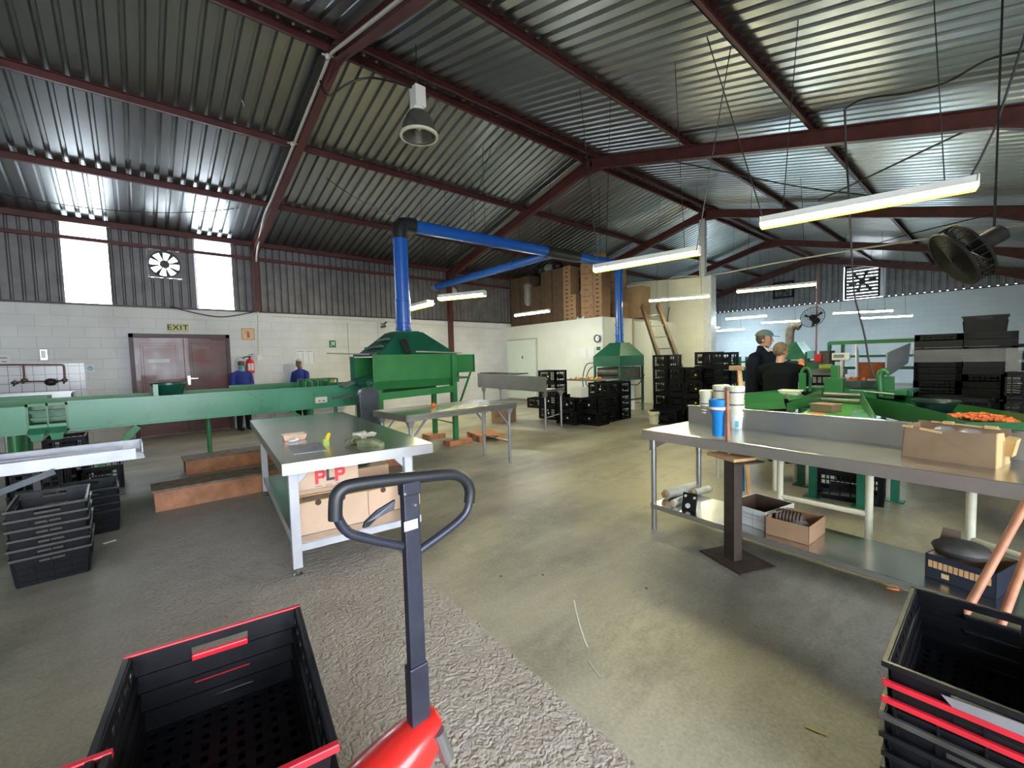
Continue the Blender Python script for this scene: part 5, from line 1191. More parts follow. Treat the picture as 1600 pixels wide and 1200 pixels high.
person('person', 'short-haired blond person in black top seen from behind, arm stretched to the right', (bp_.x, bp_.y, 0), facing(RTA+.75), 1.555, 'skin', 'sweater', 'black_cloth', head_turn=-.55, hair='hair_blond', build=1.25,
       arms={1: [(.26, .20, 1.22), (.17, .44, 1.44)], -1: [(-.26, .14, 1.18), (-.15, .40, 1.40)]})
w1 = AX(378, 600, -11.45); w2 = AX(470, 600, -11.74)
person('person', 'woman in blue overall with pale headscarf and teal mask under the extinguisher', (w1.x, w1.y, 0), facing(math.radians(18)), 1.60, 'skin_dark', 'jacket', 'coat_blue', head_turn=-.15, hood='hairnet', mask='mask_teal', build=1.05,
       arms={-1: [(-.23, .02, 1.12), (-.12, .22, 1.0)], 1: [(.23, .02, 1.12), (.14, .24, 1.0)]})
person('person', 'woman in blue overall with dark hair in a net, reaching left over the desk', (w2.x, w2.y, 0), facing(math.radians(-48)), 1.58, 'skin_dark', 'jacket', 'coat_blue', head_turn=-.1, hood='hairnet', build=1.0,
       arms={-1: [(-.26, .10, 1.16), (-.32, .36, 1.06)], 1: [(.23, .04, 1.10), (.20, .20, .98)]})
t = thing('desk', 'dark desk against the left wall between the two women in blue', 'desk', (-11.22, 2.95, 0))
part(t, 'desktop', 'motor_guard', lambda b: b.box((-.26, -.62, .93), (.26, 1.6, .96)), bevel=.004)
for y in (-.55, 1.5):
    for x in (-.22, .22): part(t, 'leg', 'tube_steel', lambda b: b.box((x-.02, y-.02, 0), (x+.02, y+.02, .93)))
p = AX(412, 604, -11.2); whole('open_book', 'paper', 'white papers lying on the desk between the two women', 'paper', lambda b: b.box((p.x-.12, p.y-.12, .96), (p.x+.1, p.y+.15, .972)), (p.x, p.y, .96))
for k_, (u, m_, w_) in enumerate(((496, 'card_dark', .09), (512, 'card', .13))):
    p = AX(u, 592, -11.2); whole('small_box', m_, ('small dark brown box on the desk right of the women', 'small open brown carton on the desk right end')[k_], 'box', lambda b: (b.box((p.x-.12, p.y-w_, .96), (p.x+.12, p.y+w_, 1.07)), b.prism([(p.x+.1, p.y-w_, 1.07), (p.x+.1, p.y+w_, 1.07), (p.x+.14, p.y+w_*.9, 1.11), (p.x+.14, p.y-w_*.5, 1.11)], (-.005, 0, 0))), (p.x, p.y, .96))
q = AY(1252, 570, 6.6); whole('tomato', 'orange', 'orange round vegetable held up in the hand of the blond person', 'vegetable', lambda b: b.ball(q, (.04, .04, .036), 14, 10), q, smooth=True)
# ---------------------------------------------------------------- sorting machine at right
def wallstrip(b, pts, z0s, z1s, th=.012, off=(0, 1)):
    o_ = Vector((off[0]*th, off[1]*th, 0))
    for i in range(len(pts)-1):
        a, c = pts[i], pts[i+1]
        A0, A1 = Vector((a.x, a.y, z0s[i])), Vector((a.x, a.y, z1s[i])); C0, C1 = Vector((c.x, c.y, z0s[i+1])), Vector((c.x, c.y, z1s[i+1]))
        b.add([A0, C0, C1, A1, A0+o_, C0+o_, C1+o_, A1+o_], [(0, 1, 2, 3), (7, 6, 5, 4), (3, 2, 6, 7), (0, 4, 5, 1), (0, 3, 7, 4), (1, 5, 6, 2)])
t = thing('sorting_machine', 'green sorting machine with sloping trays behind the steel bench at right', 'machine', (-1.1, 5.6, 0))
FL, FR_, BR_, BL_ = AZ(1247, 649, .85), AZ(1366, 660, .85), AZ(1344, 632, .85), AZ(1283, 628, .85)
SL_ = AZ(1229, 638, .89)
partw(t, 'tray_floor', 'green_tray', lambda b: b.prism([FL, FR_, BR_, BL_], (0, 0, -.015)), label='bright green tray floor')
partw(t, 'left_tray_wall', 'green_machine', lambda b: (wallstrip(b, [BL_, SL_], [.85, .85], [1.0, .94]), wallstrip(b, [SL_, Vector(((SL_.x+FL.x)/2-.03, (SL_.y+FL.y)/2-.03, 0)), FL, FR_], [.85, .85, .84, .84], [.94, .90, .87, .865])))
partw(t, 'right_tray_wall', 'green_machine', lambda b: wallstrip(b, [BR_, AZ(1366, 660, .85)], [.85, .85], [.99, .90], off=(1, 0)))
partw(t, 'worn_edge', 'green_pale', lambda b: b.prism([FR_+Vector((-.01, 0, .002)), BR_.lerp(FR_, .35)+Vector((-.01, 0, .002)), BR_.lerp(FR_, .35)+Vector((-.10, 0, .002)), FR_+Vector((-.14, 0, .002))], (0, 0, .001)))
for dz, dy in ((.03, .0), (.085, .12)):
    partw(t, 'roller', 'tube_steel', lambda b: b.cyl(BL_+Vector((0, dy+.02, dz)), BR_+Vector((0, dy+.02, dz)), .026, 14), smooth=True)
partw(t, 'cross_beam', 'green_machine', lambda b: (b.bar(BL_+Vector((-.15, .3, .12)), BR_+Vector((.35, .3, .12)), .06, .05), b.bar(BL_+Vector((-.1, .24, .05)), BR_+Vector((.1, .24, .05)), .01, .16)))
L1, L2, L3, L4 = AY(1162, 642, 4.95), AY(1228, 638, 5.3), AY(1225, 610, 5.75), AY(1163, 616, 5.35)
m1, m2 = (L1+L4)/2+Vector((0, -.04, -.02)), (L2+L3)/2+Vector((0, -.04, -.02))
def f(b):
    for a in ((L1, L2, m2, m1), (m1, m2, L3, L4)): b.prism(list(a), (0, .014, -.004))
    b.bar(L4, L3, .03, .02); b.prism([L3, AY(1243, 612, 5.9), AY(1262, 620, 5.6), AY(1232, 626, 5.4)], (0, .012, -.01))
partw(t, 'side_chute', 'green_machine', f)
nt = [AZ(*q, .92) for q in ((1346, 619), (1400, 628), (1480, 647), (1509, 660), (1600, 660), (1680, 662))]
ft = [AZ(*q, .925) for q in ((1346, 609), (1400, 615), (1490, 630), (1600, 647), (1680, 660))]
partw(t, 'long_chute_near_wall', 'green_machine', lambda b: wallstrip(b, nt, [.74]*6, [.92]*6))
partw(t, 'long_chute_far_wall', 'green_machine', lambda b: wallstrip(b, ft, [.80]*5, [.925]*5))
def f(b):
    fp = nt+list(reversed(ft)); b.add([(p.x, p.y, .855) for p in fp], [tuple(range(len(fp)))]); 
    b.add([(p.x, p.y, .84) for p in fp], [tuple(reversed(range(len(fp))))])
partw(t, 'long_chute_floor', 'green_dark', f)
def pst(name, u, v0, v1, yy, w=.035, m='green_machine'):
    a = AY(u, v0, yy); c = AY(u, v1, yy); partw(t, name, m, lambda b: b.box((a.x-w, yy-w*.6, c.z), (a.x+w, yy+w*.6, a.z)), bevel=.003)
pst('post', 1254, 583, 612, 6.1, .035); pst('post', 1389, 588, 622, 6.3, .045); pst('post', 1266, 580, 612, 6.3, .015)
a = AY(1304, 602, 6.25); partw(t, 'motor_housing', 'green_machine', lambda b: (b.box((a.x-.09, 6.18, a.z-.10), (a.x+.09, 6.35, a.z+.09)), b.box((a.x-.03, 6.2, a.z+.09), (a.x+.05, 6.25, a.z+.24))), bevel=.006)
pa = [AY(*q, 6.25) for q in ((1376, 620), (1375, 600), (1374, 588), (1377, 581), (1383, 579), (1388, 584))]
partw(t, 'curved_pipe', 'green_machine', lambda b: b.tube(smoothpath(pa, 4), .03, 10), smooth=True)
pa = [AY(*q, 6.2) for q in ((1252, 585), (1255, 577), (1261, 575), (1266, 580), (1267, 590))]
partw(t, 'curved_pipe', 'green_machine', lambda b: b.tube(smoothpath(pa, 4), .018, 10), smooth=True)
partw(t, 'rail', 'alu', lambda b: b.cyl(AY(1326, 609, 6.3), AY(1398, 616, 6.1), .009, 8))
for q in ((1252, 758), (1270, 776), (1345, 793), (1398, 783)):
    p = AZ(*q, 0); partw(t, 'leg', 'green_dark', lambda b: (b.box((p.x-.03, p.y-.03, 0), (p.x+.03, p.y+.03, .84 if q[0] < 1390 else .76)), b.box((p.x-.07, p.y-.06, 0), (p.x+.07, p.y+.06, .01))))
partw(t, 'under_frame', 'green_dark', lambda b: (b.bar(AZ(1252, 758, 0)+Vector((0, 0, .8)), AZ(1345, 793, 0)+Vector((0, 0, .8)), .05, .08), b.bar(AZ(1345, 793, 0)+Vector((0, 0, .7)), AZ(1398, 783, 0)+Vector((0, 0, .7)), .05, .08), b.bar(AZ(1270, 776, 0)+Vector((0, 0, .8)), AZ(1270, 776, 0)+Vector((.0, 1.3, .8)), .05, .06)))
p = AZ(1310, 770, 0); put = lcp
p = AZ(1308, 786, 0)
o = dup(lcp, (p.x+.02, p.y+.30, 0), .1, 'black crate on the floor below the green sorting machine', 'crates below the sorting machine')
o = dup(lcp, (p.x+.02, p.y+.30, .29), .1, 'black crate on top of the floor crate below the green sorting machine', 'crates below the sorting machine')
# things on the machine
p = AZ(1290, 643, .85); t2 = thing('small_carton', 'small brown carton lying on the bright green tray floor', 'box', (p.x, p.y, .852), -.25)
part(t2, 'body', 'card_brown', lambda b: b.box((-.10, -.085, 0), (.10, .085, .07)), bevel=.004); part(t2, 'lid', 'card', lambda b: b.box((-.105, -.09, .07), (.105, .09, .078)), bevel=.002)
cone = MB(); cone.lathe([(.002, -.055), (.009, -.045), (.0135, 0), (.016, .035), (.012, .048), (0, .05)], (0, 0, 0), 8, 'x', cap0=False, cap1=False)
c0 = cone.build('carrot', 'carrot', smooth=True); tag(c0, 'orange carrot in the loose heap inside the long green chute', 'carrot', 'carrots in the long chute')
first = True
for i in range(150):
    u = random.uniform(0, 1); a_, c_ = AZ(1484, 649, .88), AZ(1590, 659, .88); s_ = AZ(1530, 650, .88)-AZ(1530, 659, .88)
    pos = a_.lerp(c_, u)+s_*random.uniform(-.1, .9)*(1-abs(u-.55)*1.2); hgt = .87+random.uniform(0, .025)*(1-abs(u-.55)*1.6)
    o = c0 if first else c0.copy()
    if not first: COL.objects.link(o)
    first = False
    o.location = (pos.x, pos.y, max(.87, hgt)); o.rotation_euler = (0, random.uniform(-.3, .3), random.uniform(0, 6.28)); k = random.uniform(.6, .95); o.scale = (k, k, k)
for i in range(16):
    o = c0.copy(); COL.objects.link(o); q = AZ(random.uniform(1256, 1282), random.uniform(647, 652), .865) if i < 13 else AZ(random.uniform(1305, 1313), 652, .865)
    o.location = q; o.rotation_euler = (0, 0, random.uniform(0, 6)); o.scale = (.9, .9, .9); tag(o, 'orange carrot at the front edge of the bright green tray', 'carrot', 'carrots on the bright green tray')
q = AZ(1461, 643, .87); bz = .856
whole('basin', 'basin', 'wide dark green basin standing in the long chute left of the carrots', 'basin', lambda b: b.lathe([(0, bz), (.09, bz), (.105, bz+.01), (.15, bz+.10), (.165, bz+.105), (.165, bz+.12), (.145, bz+.118), (.10, bz+.03), (0, bz+.025)], (q.x, q.y, 0), 30, cap0=False, cap1=False), (q.x, q.y, bz), smooth=True)
q = AY(1235, 611, 5.72)
whole('white_tub', 'cream_tub', 'cream plastic tub hooked on the upper edge of the left green chute', 'tub', lambda b: (b.hexa([(q.x-.09, q.y-.06, q.z-.09), (q.x+.08, q.y-.06, q.z-.085), (q.x+.08, q.y+.06, q.z-.085), (q.x-.09, q.y+.06, q.z-.09)], [(q.x-.10, q.y-.07, q.z), (q.x+.10, q.y-.07, q.z+.005), (q.x+.10, q.y+.07, q.z+.005), (q.x-.10, q.y+.07, q.z)]), b.cbox((q.x, q.y, q.z+.006), (.225, .16, .02))), (q.x, q.y, q.z-.09), bevel=.006)
# hopper with tall grey cheek, rusty back
t = thing('metal_hopper', 'metal hopper with one tall grey cheek plate and a rusty orange back', 'hopper', (-1.2, 7.3, 0))
def quadplate(nm, m, pts, th=(.0, .015, 0)): partw(t, nm, m, lambda b: b.prism(pts, th))
quadplate('cheek_plate', 'screen_grey', [AY(1383, 590, 6.9), AY(1384, 552, 6.9), AY(1421, 536, 7.9), AY(1417, 567, 7.9)], (.015, 0, 0))
quadplate('back_plate', 'rust_orange', [AY(1339, 592, 7.3), AY(1340, 566, 7.3), AY(1383, 566, 7.2), AY(1382, 592, 7.2)])
quadplate('cheek_plate', 'white_paint', [AY(1337, 592, 6.9), AY(1336, 538, 6.9), AY(1340, 548, 7.4), AY(1341, 592, 7.4)], (.012, 0, 0))
quadplate('slide_plate', 'motor_guard', [AY(1339, 604, 6.9), AY(1362, 604, 6.9), AY(1383, 588, 7.2), AY(1370, 588, 7.2)])
for u in (1340, 1382): a = AY(u, 590, 7.1); partw(t, 'leg', 'green_dark', lambda b: b.box((a.x-.025, 7.08, 0), (a.x+.025, 7.13, a.z)))
a = AY(1345, 597, 6.7)
t = thing('red_bowl', 'pale basin with red tomatoes in front of the rusty hopper', 'basin', (a.x, 6.7, a.z-.06))
part(t, 'basin', 'alu', lambda b: b.lathe([(0, 0), (.16, 0), (.24, .09), (.23, .09), (.15, .015), (0, .015)], n=24, cap0=False, cap1=False), smooth=True)
for i in range(14):
    r_ = random.uniform(0, .17); th_ = random.uniform(0, 6.3); o = whole('red_tomato', 'rust_orange', 'red tomato in the pale basin before the hopper', 'vegetable', lambda b: b.ball((0, 0, 0), .032, 10, 8), (0, 0, 0), smooth=True, group='tomatoes in the pale basin'); o.location = (a.x+r_*math.cos(th_), 6.7+r_*math.sin(th_), a.z+.01+.02*(i % 2))
a = AY(1345, 606, 6.7); whole('machine_table', 'green_dark', 'green stand carrying the pale basin behind the sorting machine', 'table', lambda b: (b.box((a.x-.55, 6.45, a.z-.03), (a.x+.5, 6.98, a.z)), [b.box((a.x+s-.025, 6.6, 0), (a.x+s+.025, 6.65, a.z-.03)) for s in (-.5, .45)]), (a.x, 6.7, 0))
# digital scale on a pole
a = AY(1314, 557, 8.0); t = thing('platform_scale', 'white scale display on a thin white pole behind the green machine', 'scale', (a.x, 8.0, 0))
partw(t, 'display_head', 'white', lambda b: b.cbox((a.x, 8.0, a.z), (.22, .06, .11)), bevel=.01); partw(t, 'screen', 'grey_ink', lambda b: b.cbox((a.x-.02, 7.967, a.z+.005), (.13, .006, .05)))
partw(t, 'pole', 'white', lambda b: b.cyl((a.x+.01, 8, .05), (a.x+.01, 8, a.z-.05), .02, 12)); partw(t, 'platform', 'steel', lambda b: b.box((a.x-.3, 7.6, .0), (a.x+.3, 8.15, .08)))
# packing machine, dark, with coloured boxes, and its roll
t = thing('packing_machine', 'dark packing machine with grey deck behind the blond person', 'machine', (-2.2, 8.2, 0))
def bx(nm, m, u0, v0, u1, v1, y0, y1, bev=.004, par=None):
    a = AY(u0, v1, y0); c = AY(u1, v0, y0); return partw(t, nm, m, lambda b: b.box((a.x, y0, a.z), (c.x, y1, c.z)), bevel=bev, parent=par)
bx('deck', 'screen_grey', 1250, 578, 1312, 586, 8.0, 8.5); bx('base', 'black_plastic', 1252, 586, 1310, 625, 8.05, 8.45)
bx('red_box', 'red_plastic', 1272, 553, 1283, 566, 8.5, 8.6); bx('teal_box', 'mask_teal', 1261, 548, 1272, 560, 8.5, 8.6)
bx('motor', 'fan_grey', 1280, 548, 1296, 572, 8.55, 8.9); bx('frame', 'green_dark', 1258, 566, 1298, 577, 8.6, 8.7)
for u in (1262, 1290): a = AY(u, 550, 8.75); partw(t, 'post', 'green_dark', lambda b: b.box((a.x-.03, 8.72, 0), (a.x+.03, 8.78, a.z)))
partw(t, 'rack', 'alu', lambda b: [b.box((AY(1270+8*i, 600, 8.03).x, 8.02, AY(1270, 598, 8.03).z), (AY(1275+8*i, 600, 8.03).x, 8.05, AY(1270, 589, 8.03).z)) for i in range(4)])
a, c = AY(1280, 573, 7.85), AY(1300, 573, 7.9)
whole('film_roll', 'lime', 'pale green roll of netting on the packing machine deck', 'roll', lambda b: b.cyl(a, c, .04, 16), (a+c)/2, smooth=True)
# second, smaller dryer with grey flue beyond the people
t = thing('dryer', 'green dryer hood with a bent grey flue behind the two standing people', 'machine', (-3.6, 11, 0))
a, c = AY(1222, 562, 11), AY(1262, 540, 11)
partw(t, 'hood', 'green_dark', lambda b: b.hexa([(a.x, 11, a.z), (c.x, 11, a.z), (c.x, 11.8, a.z), (a.x, 11.8, a.z)], [(a.x+.12, 11.1, c.z+.05), (c.x-.25, 11.1, c.z+.1), (c.x-.25, 11.7, c.z+.1), (a.x+.12, 11.7, c.z+.05)]))
partw(t, 'body', 'green_dark', lambda b: (b.box((a.x+.05, 11.05, a.z-.35), (c.x-.05, 11.75, a.z-.04)), [b.box((x-.03, 11.1, 0), (x+.03, 11.16, a.z)) for x in (a.x+.1, c.x-.1)]))
fl_ = [AY(*q, 11.3) for q in ((1234, 545), (1234, 530), (1235, 518), (1238, 511), (1244, 509), (1250, 511))]
partw(t, 'flue', 'flue', lambda b: b.tube(smoothpath(fl_, 4), .085, 16), smooth=True)
# green gantry frame and long back conveyor
t = thing('green_gantry', 'light green steel gantry frame before the far wall', 'frame', (-1.7, 12, 0))
a, c, d_ = AY(1296, 535, 12), AY(1442, 531, 12), AY(1296, 580, 12)
partw(t, 'top_beam', 'green', lambda b: b.box((a.x, 11.96, a.z-.06), (c.x, 12.04, a.z+.02)))
for x in (a.x, a.x+.25, c.x): partw(t, 'post', 'green_dark', lambda b: b.box((x-.03, 11.97, 0), (x+.03, 12.03, a.z)))
e = AY(1400, 556, 12); partw(t, 'rail', 'green_dark', lambda b: (b.box((a.x, 11.97, e.z-.02), (c.x, 12.03, e.z+.03)), b.box((a.x, 11.97, e.z-.28), (c.x, 12.03, e.z-.22))))
t = thing('back_conveyor', 'dark green conveyor bench along the far room, left of the man', 'conveyor', (-4.6, 10.9, 0))
a, c = AY(1113, 578, 10.6), AY(1170, 596, 10.6)
partw(t, 'tray', 'green_dark', lambda b: (b.box((a.x-.3, 10.6, c.z), (c.x+1.6, 10.64, a.z)), b.box((a.x-.3, 10.6, a.z-.05), (c.x+1.6, 11.3, a.z-.02))))
partw(t, 'belt_items', 'screen_grey', lambda b: b.box((a.x+.2, 10.8, a.z-.02), (c.x+1.2, 11.1, a.z+.06)))
z_ = AY(1130, 566, 11.2).z
partw(t, 'back_rail', 'green_dark', lambda b: b.box((a.x-.3, 11.2, z_-.02), (c.x+1.6, 11.24, z_+.02)))
for u in (1119, 1128, 1138, 1148, 1156, 1166): q = AY(u, 560, 11.2); partw(t, 'upright', 'green_dark', lambda b: b.box((q.x-.02, 11.18, a.z-.05), (q.x+.02, 11.24, q.z+.04)))
for x in (a.x-.2, a.x+.9, c.x+1.4): partw(t, 'leg', 'green_dark', lambda b: b.box((x-.03, 10.9, 0), (x+.03, 10.96, a.z-.05)))
q = AY(1124, 577, 10.9); whole('blue_bag', 'cyan', 'pale blue crumpled bag on the dark green back conveyor', 'bag', lambda b: b.ball((q.x, 10.9, a.z+.03), (.16, .1, .06), 12, 6), (q.x, 10.9, a.z), smooth=True)
# wooden squeegee leaning with a blue strip
p0, p1 = AY(1166, 650, 4.75), AY(1155, 578, 4.9)
t = thing('wooden_squeegee', 'light wooden T-shaped stick standing behind the tub stacks', 'stick', (p0.x, p0.y, 0))
partw(t, 'handle', 'wood_board', lambda b: b.bar((p0.x+.05, p0.y-.05, .0), p1, .04, .03)); partw(t, 'head', 'wood_board', lambda b: b.cbox((p1.x-.03, p1.y, p1.z+.02), (.14, .04, .05)), bevel=.004)
p2, p3_ = AY(1158, 612, 4.82), AY(1164, 650, 4.75); whole('blue_strip', 'blue_plastic', 'blue plastic strip beside the light wooden stick, behind the tubs', 'strip', lambda b: b.bar(Vector((p3_.x-.02, p3_.y, .0)), p2, .05, .02), (p3_.x, p3_.y, 0))
# ---------------------------------------------------------------- things on and under the right steel bench
BZ = RZ
q0 = AZ(1408, 712, BZ); q1 = AZ(1555, 733, BZ); rz_ = math.atan2(q1.y-q0.y, q1.x-q0.x); lx = (q1-q0).length; ly = .23
t = thing('open_carton', 'large torn brown carton with yellowish edges standing on the steel bench', 'box', (q0.x, q0.y, BZ), rz_)
hh = .175
def f(b):
    th = .005
    b.hexa([(0, 0, 0), (lx, 0, 0), (lx, ly, 0), (0, ly, 0)], [(0, 0, .004), (lx, 0, .004), (lx, ly, .004), (0, ly, .004)])
    b.add([(0, 0, 0), (lx, 0, 0), (lx-.005, .012, hh), (lx*.72, .010, hh-.012), (lx*.55, .012, hh-.004), (lx*.46, .008, hh-.03), (lx*.40, .01, hh-.012), (.34*lx, .01, hh-.006), (lx*.29, .01, hh-.026), (lx*.24, .01, hh-.006), (.005, .012, hh)], [tuple(range(11))])
    b.add([(0, th, 0), (lx, th, 0), (lx-.005, .017, hh), (lx*.72, .015, hh-.012), (lx*.55, .017, hh-.004), (lx*.46, .013, hh-.03), (lx*.40, .015, hh-.012), (.34*lx, .015, hh-.006), (lx*.29, .015, hh-.026), (lx*.24, .015, hh-.006), (.005, .017, hh)], [tuple(reversed(range(11)))])
    b.hexa([(0, ly-th, 0), (lx, ly-th, 0), (lx, ly, 0), (0, ly, 0)], [(0, ly-th, hh+.01), (lx, ly-th, hh), (lx, ly, hh), (0, ly, hh+.01)])
    b.hexa([(0, 0, 0), (th, 0, 0), (th, ly, 0), (0, ly, 0)], [(.005, .012, hh), (.01, .012, hh), (.01, ly, hh), (.005, ly, hh)])
part(t, 'body', 'card_brown', f)
part(t, 'end_panel', 'card_edge', lambda b: (b.hexa([(lx-.002, .0, 0), (lx+.003, 0, 0), (lx+.003, ly, 0), (lx-.002, ly, 0)], [(lx-.004, .012, hh), (lx+.001, .012, hh), (lx+.003, ly*.45, hh-.005), (lx-.002, ly*.45, hh-.005)]), b.box((lx-.002, ly*.4, 0), (lx+.003, ly*.62, hh*.72)), b.hexa([(lx, ly*.55, .05), (lx+.03, ly*.5, .05), (lx+.03, ly*.8, .05), (lx, ly*.9, .05)], [(lx, ly*.55, hh*.8), (lx+.045, ly*.5, hh*.78), (lx+.045, ly*.8, hh*.8), (lx, ly*.9, hh*.82)])))
part(t, 'torn_edge', 'card_edge', lambda b: (b.bar((lx*.16, ly-.01, hh+.008), (lx*.9, ly-.01, hh-.002), .012, .008), b.box((lx*.3, ly-.02, hh+.0), (lx*.42, ly, hh+.016)), b.box((lx*.75, ly-.02, hh-.006), (lx*.88, ly, hh+.010))))
part(t, 'torn_edge', 'card_edge', lambda b: b.box((0, .0, hh-.008), (lx*.12, .013, hh+.002)))
part(t, 'torn_edge', 'card_edge', lambda b: b.bar((lx*.2, .012, hh-.010), (lx*.45, .010, hh-.022), .006, .012))
part(t, 'crumpled_film', 'plastic_film', lambda b: [b.ball((lx*(.25+.14*i), ly*.5, hh*.7+.02*(i % 2)), (.05, .06, .035), 8, 6) for i in range(4)])

# stacks of nested tubs; each tub is one thing
def tub(label, r, h, m='cream_tub', band=None, cat='tub', grp='tubs stacked on the steel bench'):
    t = thing('plastic_tub', label, cat, group=grp)
    part(t, 'body', m, lambda b: b.lathe([(0, 0), (r*.80, 0), (r*.97, h*.9), (r*1.04, h*.9), (r*1.04, h), (r*.93, h), (r*.78, .01), (0, .01)], n=28, cap0=False, cap1=False), smooth=True)
    if band: part(t, 'band', band, lambda b: b.lathe([(r*1.0, h*.82), (r*1.055, h*.82), (r*1.055, h*.9), (r*1.0, h*.9)], n=28, cap0=False, cap1=False), smooth=True, label='dark purple band')
    return t
def lid(label, r): 
    t = thing('tub_lid', label, 'lid', group='tubs stacked on the steel bench'); part(t, 'disc', 'cream_tub', lambda b: b.lathe([(0, 0), (r*1.06, 0), (r*1.08, .012), (r*1.06, .03), (r*.9, .034), (0, .03)], n=28, cap0=False, cap1=False), smooth=True); return t
for (u, v, vt, name, pat) in ((1102, 664, 610, 'left', (0, 1, 0, 0, 1, 0, 0, 0)), (1123, 667, 602, 'middle', (0, 0, 1, 0, 0, 0, 0, 0, 1)), (1146, 671, 604, 'right', (2, 0, 0, 0, 1, 0, 0, 0, 1))):
    p = AZ(u, v-2, BZ); p.y += .05; dep = (p-CP).dot(FW); r = 11.6/FPX*dep; Ht = HT(u, vt, p.x, p.y)-BZ-.03
    n = len(pat); h0 = .105; st_ = (Ht-h0)/(n-1)
    for i, k in enumerate(pat):
        o = tub('cream tub in the %s stack on the bench, %s' % (name, ORD[n-1-i] if i else 'lowest'), r*(.97+.03*(i % 2)), h0, 'cream_tub' if k != 2 else 'white', 'purple' if k == 1 else None)
        place(o, p.x, p.y, BZ+i*st_)
        if k == 2: part(o, 'label_print', 'cyan', lambda b: b.lathe([(r*.862, .01), (r*.925, .055), (r*.915, .055), (r*.852, .01)], n=28, cap0=False, cap1=False) and None or b.f.__delitem__(slice(0, len(b.f))) if False else b.add([(r*.90*math.cos(a), r*.90*math.sin(a), z) for z in (.008, .06) for a in (-1.3, -1.05, -.8)], [(0, 1, 4, 3), (1, 2, 5, 4)]), label='pale blue label print')
    o = lid('cream lid closing the %s stack of tubs' % name, r); place(o, p.x, p.y, BZ+(n-1)*st_+h0)
# stand in front of the bench: steel foot, column, wooden board, stick with blue funnel cup
SX, SY = -1.235, 2.96
c_ = AZ(1145, 872, .01)
t = thing('bagging_stand', 'dark steel column stand with wooden board, reddish stick and bright blue cup', 'stand', (c_.x, c_.y, 0), math.radians(-24))
dep = (c_-CP).dot(FW); W_ = 10.5/FPX*dep
zb = HT(1130, 716, c_.x, c_.y)
part(t, 'foot_plate', 'rust', lambda b: b.box((-.18, -.13, 0), (.20, .17, .012)), bevel=.002)
part(t, 'column', 'rust', lambda b: b.box((-W_, -.035, .01), (W_, .035, zb)), bevel=.003)
part(t, 'board', 'wood_board', lambda b: (b.box((-.15, -.09, zb+.003), (.10, .10, zb+.024)),), bevel=.003)
part(t, 'top_plate', 'rust', lambda b: b.box((-.06, -.06, zb-.004), (.15, .12, zb+.003)))
zs = HT(1129, 611, c_.x, c_.y)
part(t, 'stick', 'wood_stick', lambda b: b.hexa([(-.062, -.012, zb+.02), (-.034, -.012, zb+.02), (-.034, .010, zb+.02), (-.062, .010, zb+.02)], [(-.068, -.010, zs), (-.044, -.010, zs), (-.044, .010, zs), (-.068, .010, zs)]), bevel=.002)
zc0, zc1 = HT(1114, 684, c_.x, c_.y), HT(1114, 626, c_.x, c_.y); xr = -.128
H_ = zc1-zc0
cup = part(t, 'cup', 'blue_plastic', lambda b: b.lathe([(0, 0), (.038, 0), (.042, .01), (.046, H_*.55), (.060, H_*.70), (.066, H_), (.060, H_), (.055, H_*.72), (.04, H_*.55), (.036, .01), (0, .01)], (xr, -.005, zc0), 28, cap0=False, cap1=False), smooth=True, label='bright blue tall cup')
part(t, 'strap', 'paper', lambda b: b.lathe([(.066, H_*.74), (.069, H_*.74), (.070, H_*.81), (.067, H_*.81)], (xr, -.005, zc0), 28, cap0=False, cap1=False), smooth=True, parent=cup)
part(t, 'strap_arm', 'paper', lambda b: b.bar((xr+.05, .045, zc0+H_*.78), (-.05, .01, zc0+H_*.79), .006, .016)); part(t, 'strap_edge', 'red_plastic', lambda b: b.lathe([(.064, H_*.715), (.0685, H_*.72), (.0685, H_*.735), (.064, H_*.735)], (xr, -.005, zc0), 28, cap0=False, cap1=False), smooth=True)
# undershelf things
SZ = .22
def rolls_(label, a, c, r, coreL=.03):
    a, c = Vector(a), Vector(c); d = (c-a).normalized(); t = thing('film_roll', label, 'roll', (a+c)/2, 0, 'film rolls on the bench shelf')
    b = MB((a+c)/2); b.cyl(a, c, r, 20); b.build('film', 'film_roll', t, True)
    b = MB((a+c)/2); b.cyl(a-d*coreL, a, r*.62, 16); b.build('core_end', 'wood_board', t, True)
    b = MB((a+c)/2); b.cyl(c, c+d*coreL, r*.62, 16); b.build('core_end', 'wood_board', t, True); return t
a, c = AZ(1030, 786, SZ), AZ(1088, 762, SZ)
rolls_('long cloudy film roll at the left end of the bench shelf', AZ(1036, 782, SZ)+Vector((0, .05, .042)), AZ(1084, 768, SZ)+Vector((0, .04, .042)), .042)
rolls_('thin film roll lying in front of the long film roll', AZ(1052, 791, SZ)+Vector((0, 0, .026)), AZ(1066, 785, SZ)+Vector((0.0, .02, .026)), .026)
rolls_('film roll with a wooden core end sticking out right of the black plate', AZ(1074, 780, SZ)+Vector((0, .12, .032)), AZ(1094, 776, SZ)+Vector((0, .16, .032)), .032)
p = AZ(1076, 797, SZ)
t = thing('tape_dispenser', 'square black plastic holder leaning against the film rolls', 'holder', (p.x, p.y-.0, SZ), .1)
part(t, 'plate', 'black_plastic', lambda b: b.hexa([(-.055, -.01, 0), (.055, -.01, 0), (.055, .01, 0), (-.055, .01, 0)], [(-.055, .03, .13), (.055, .03, .13), (.055, .05, .13), (-.055, .05, .13)]), bevel=.004)
for x, z, r in ((-.005, .035, .018), (-.03, .105, .009), (.04, .1, .009)): part(t, 'roller_end', 'white', lambda b: b.cyl((x, .005+z*.28-.006, z), (x, .0+z*.28-.02, z), r, 14))
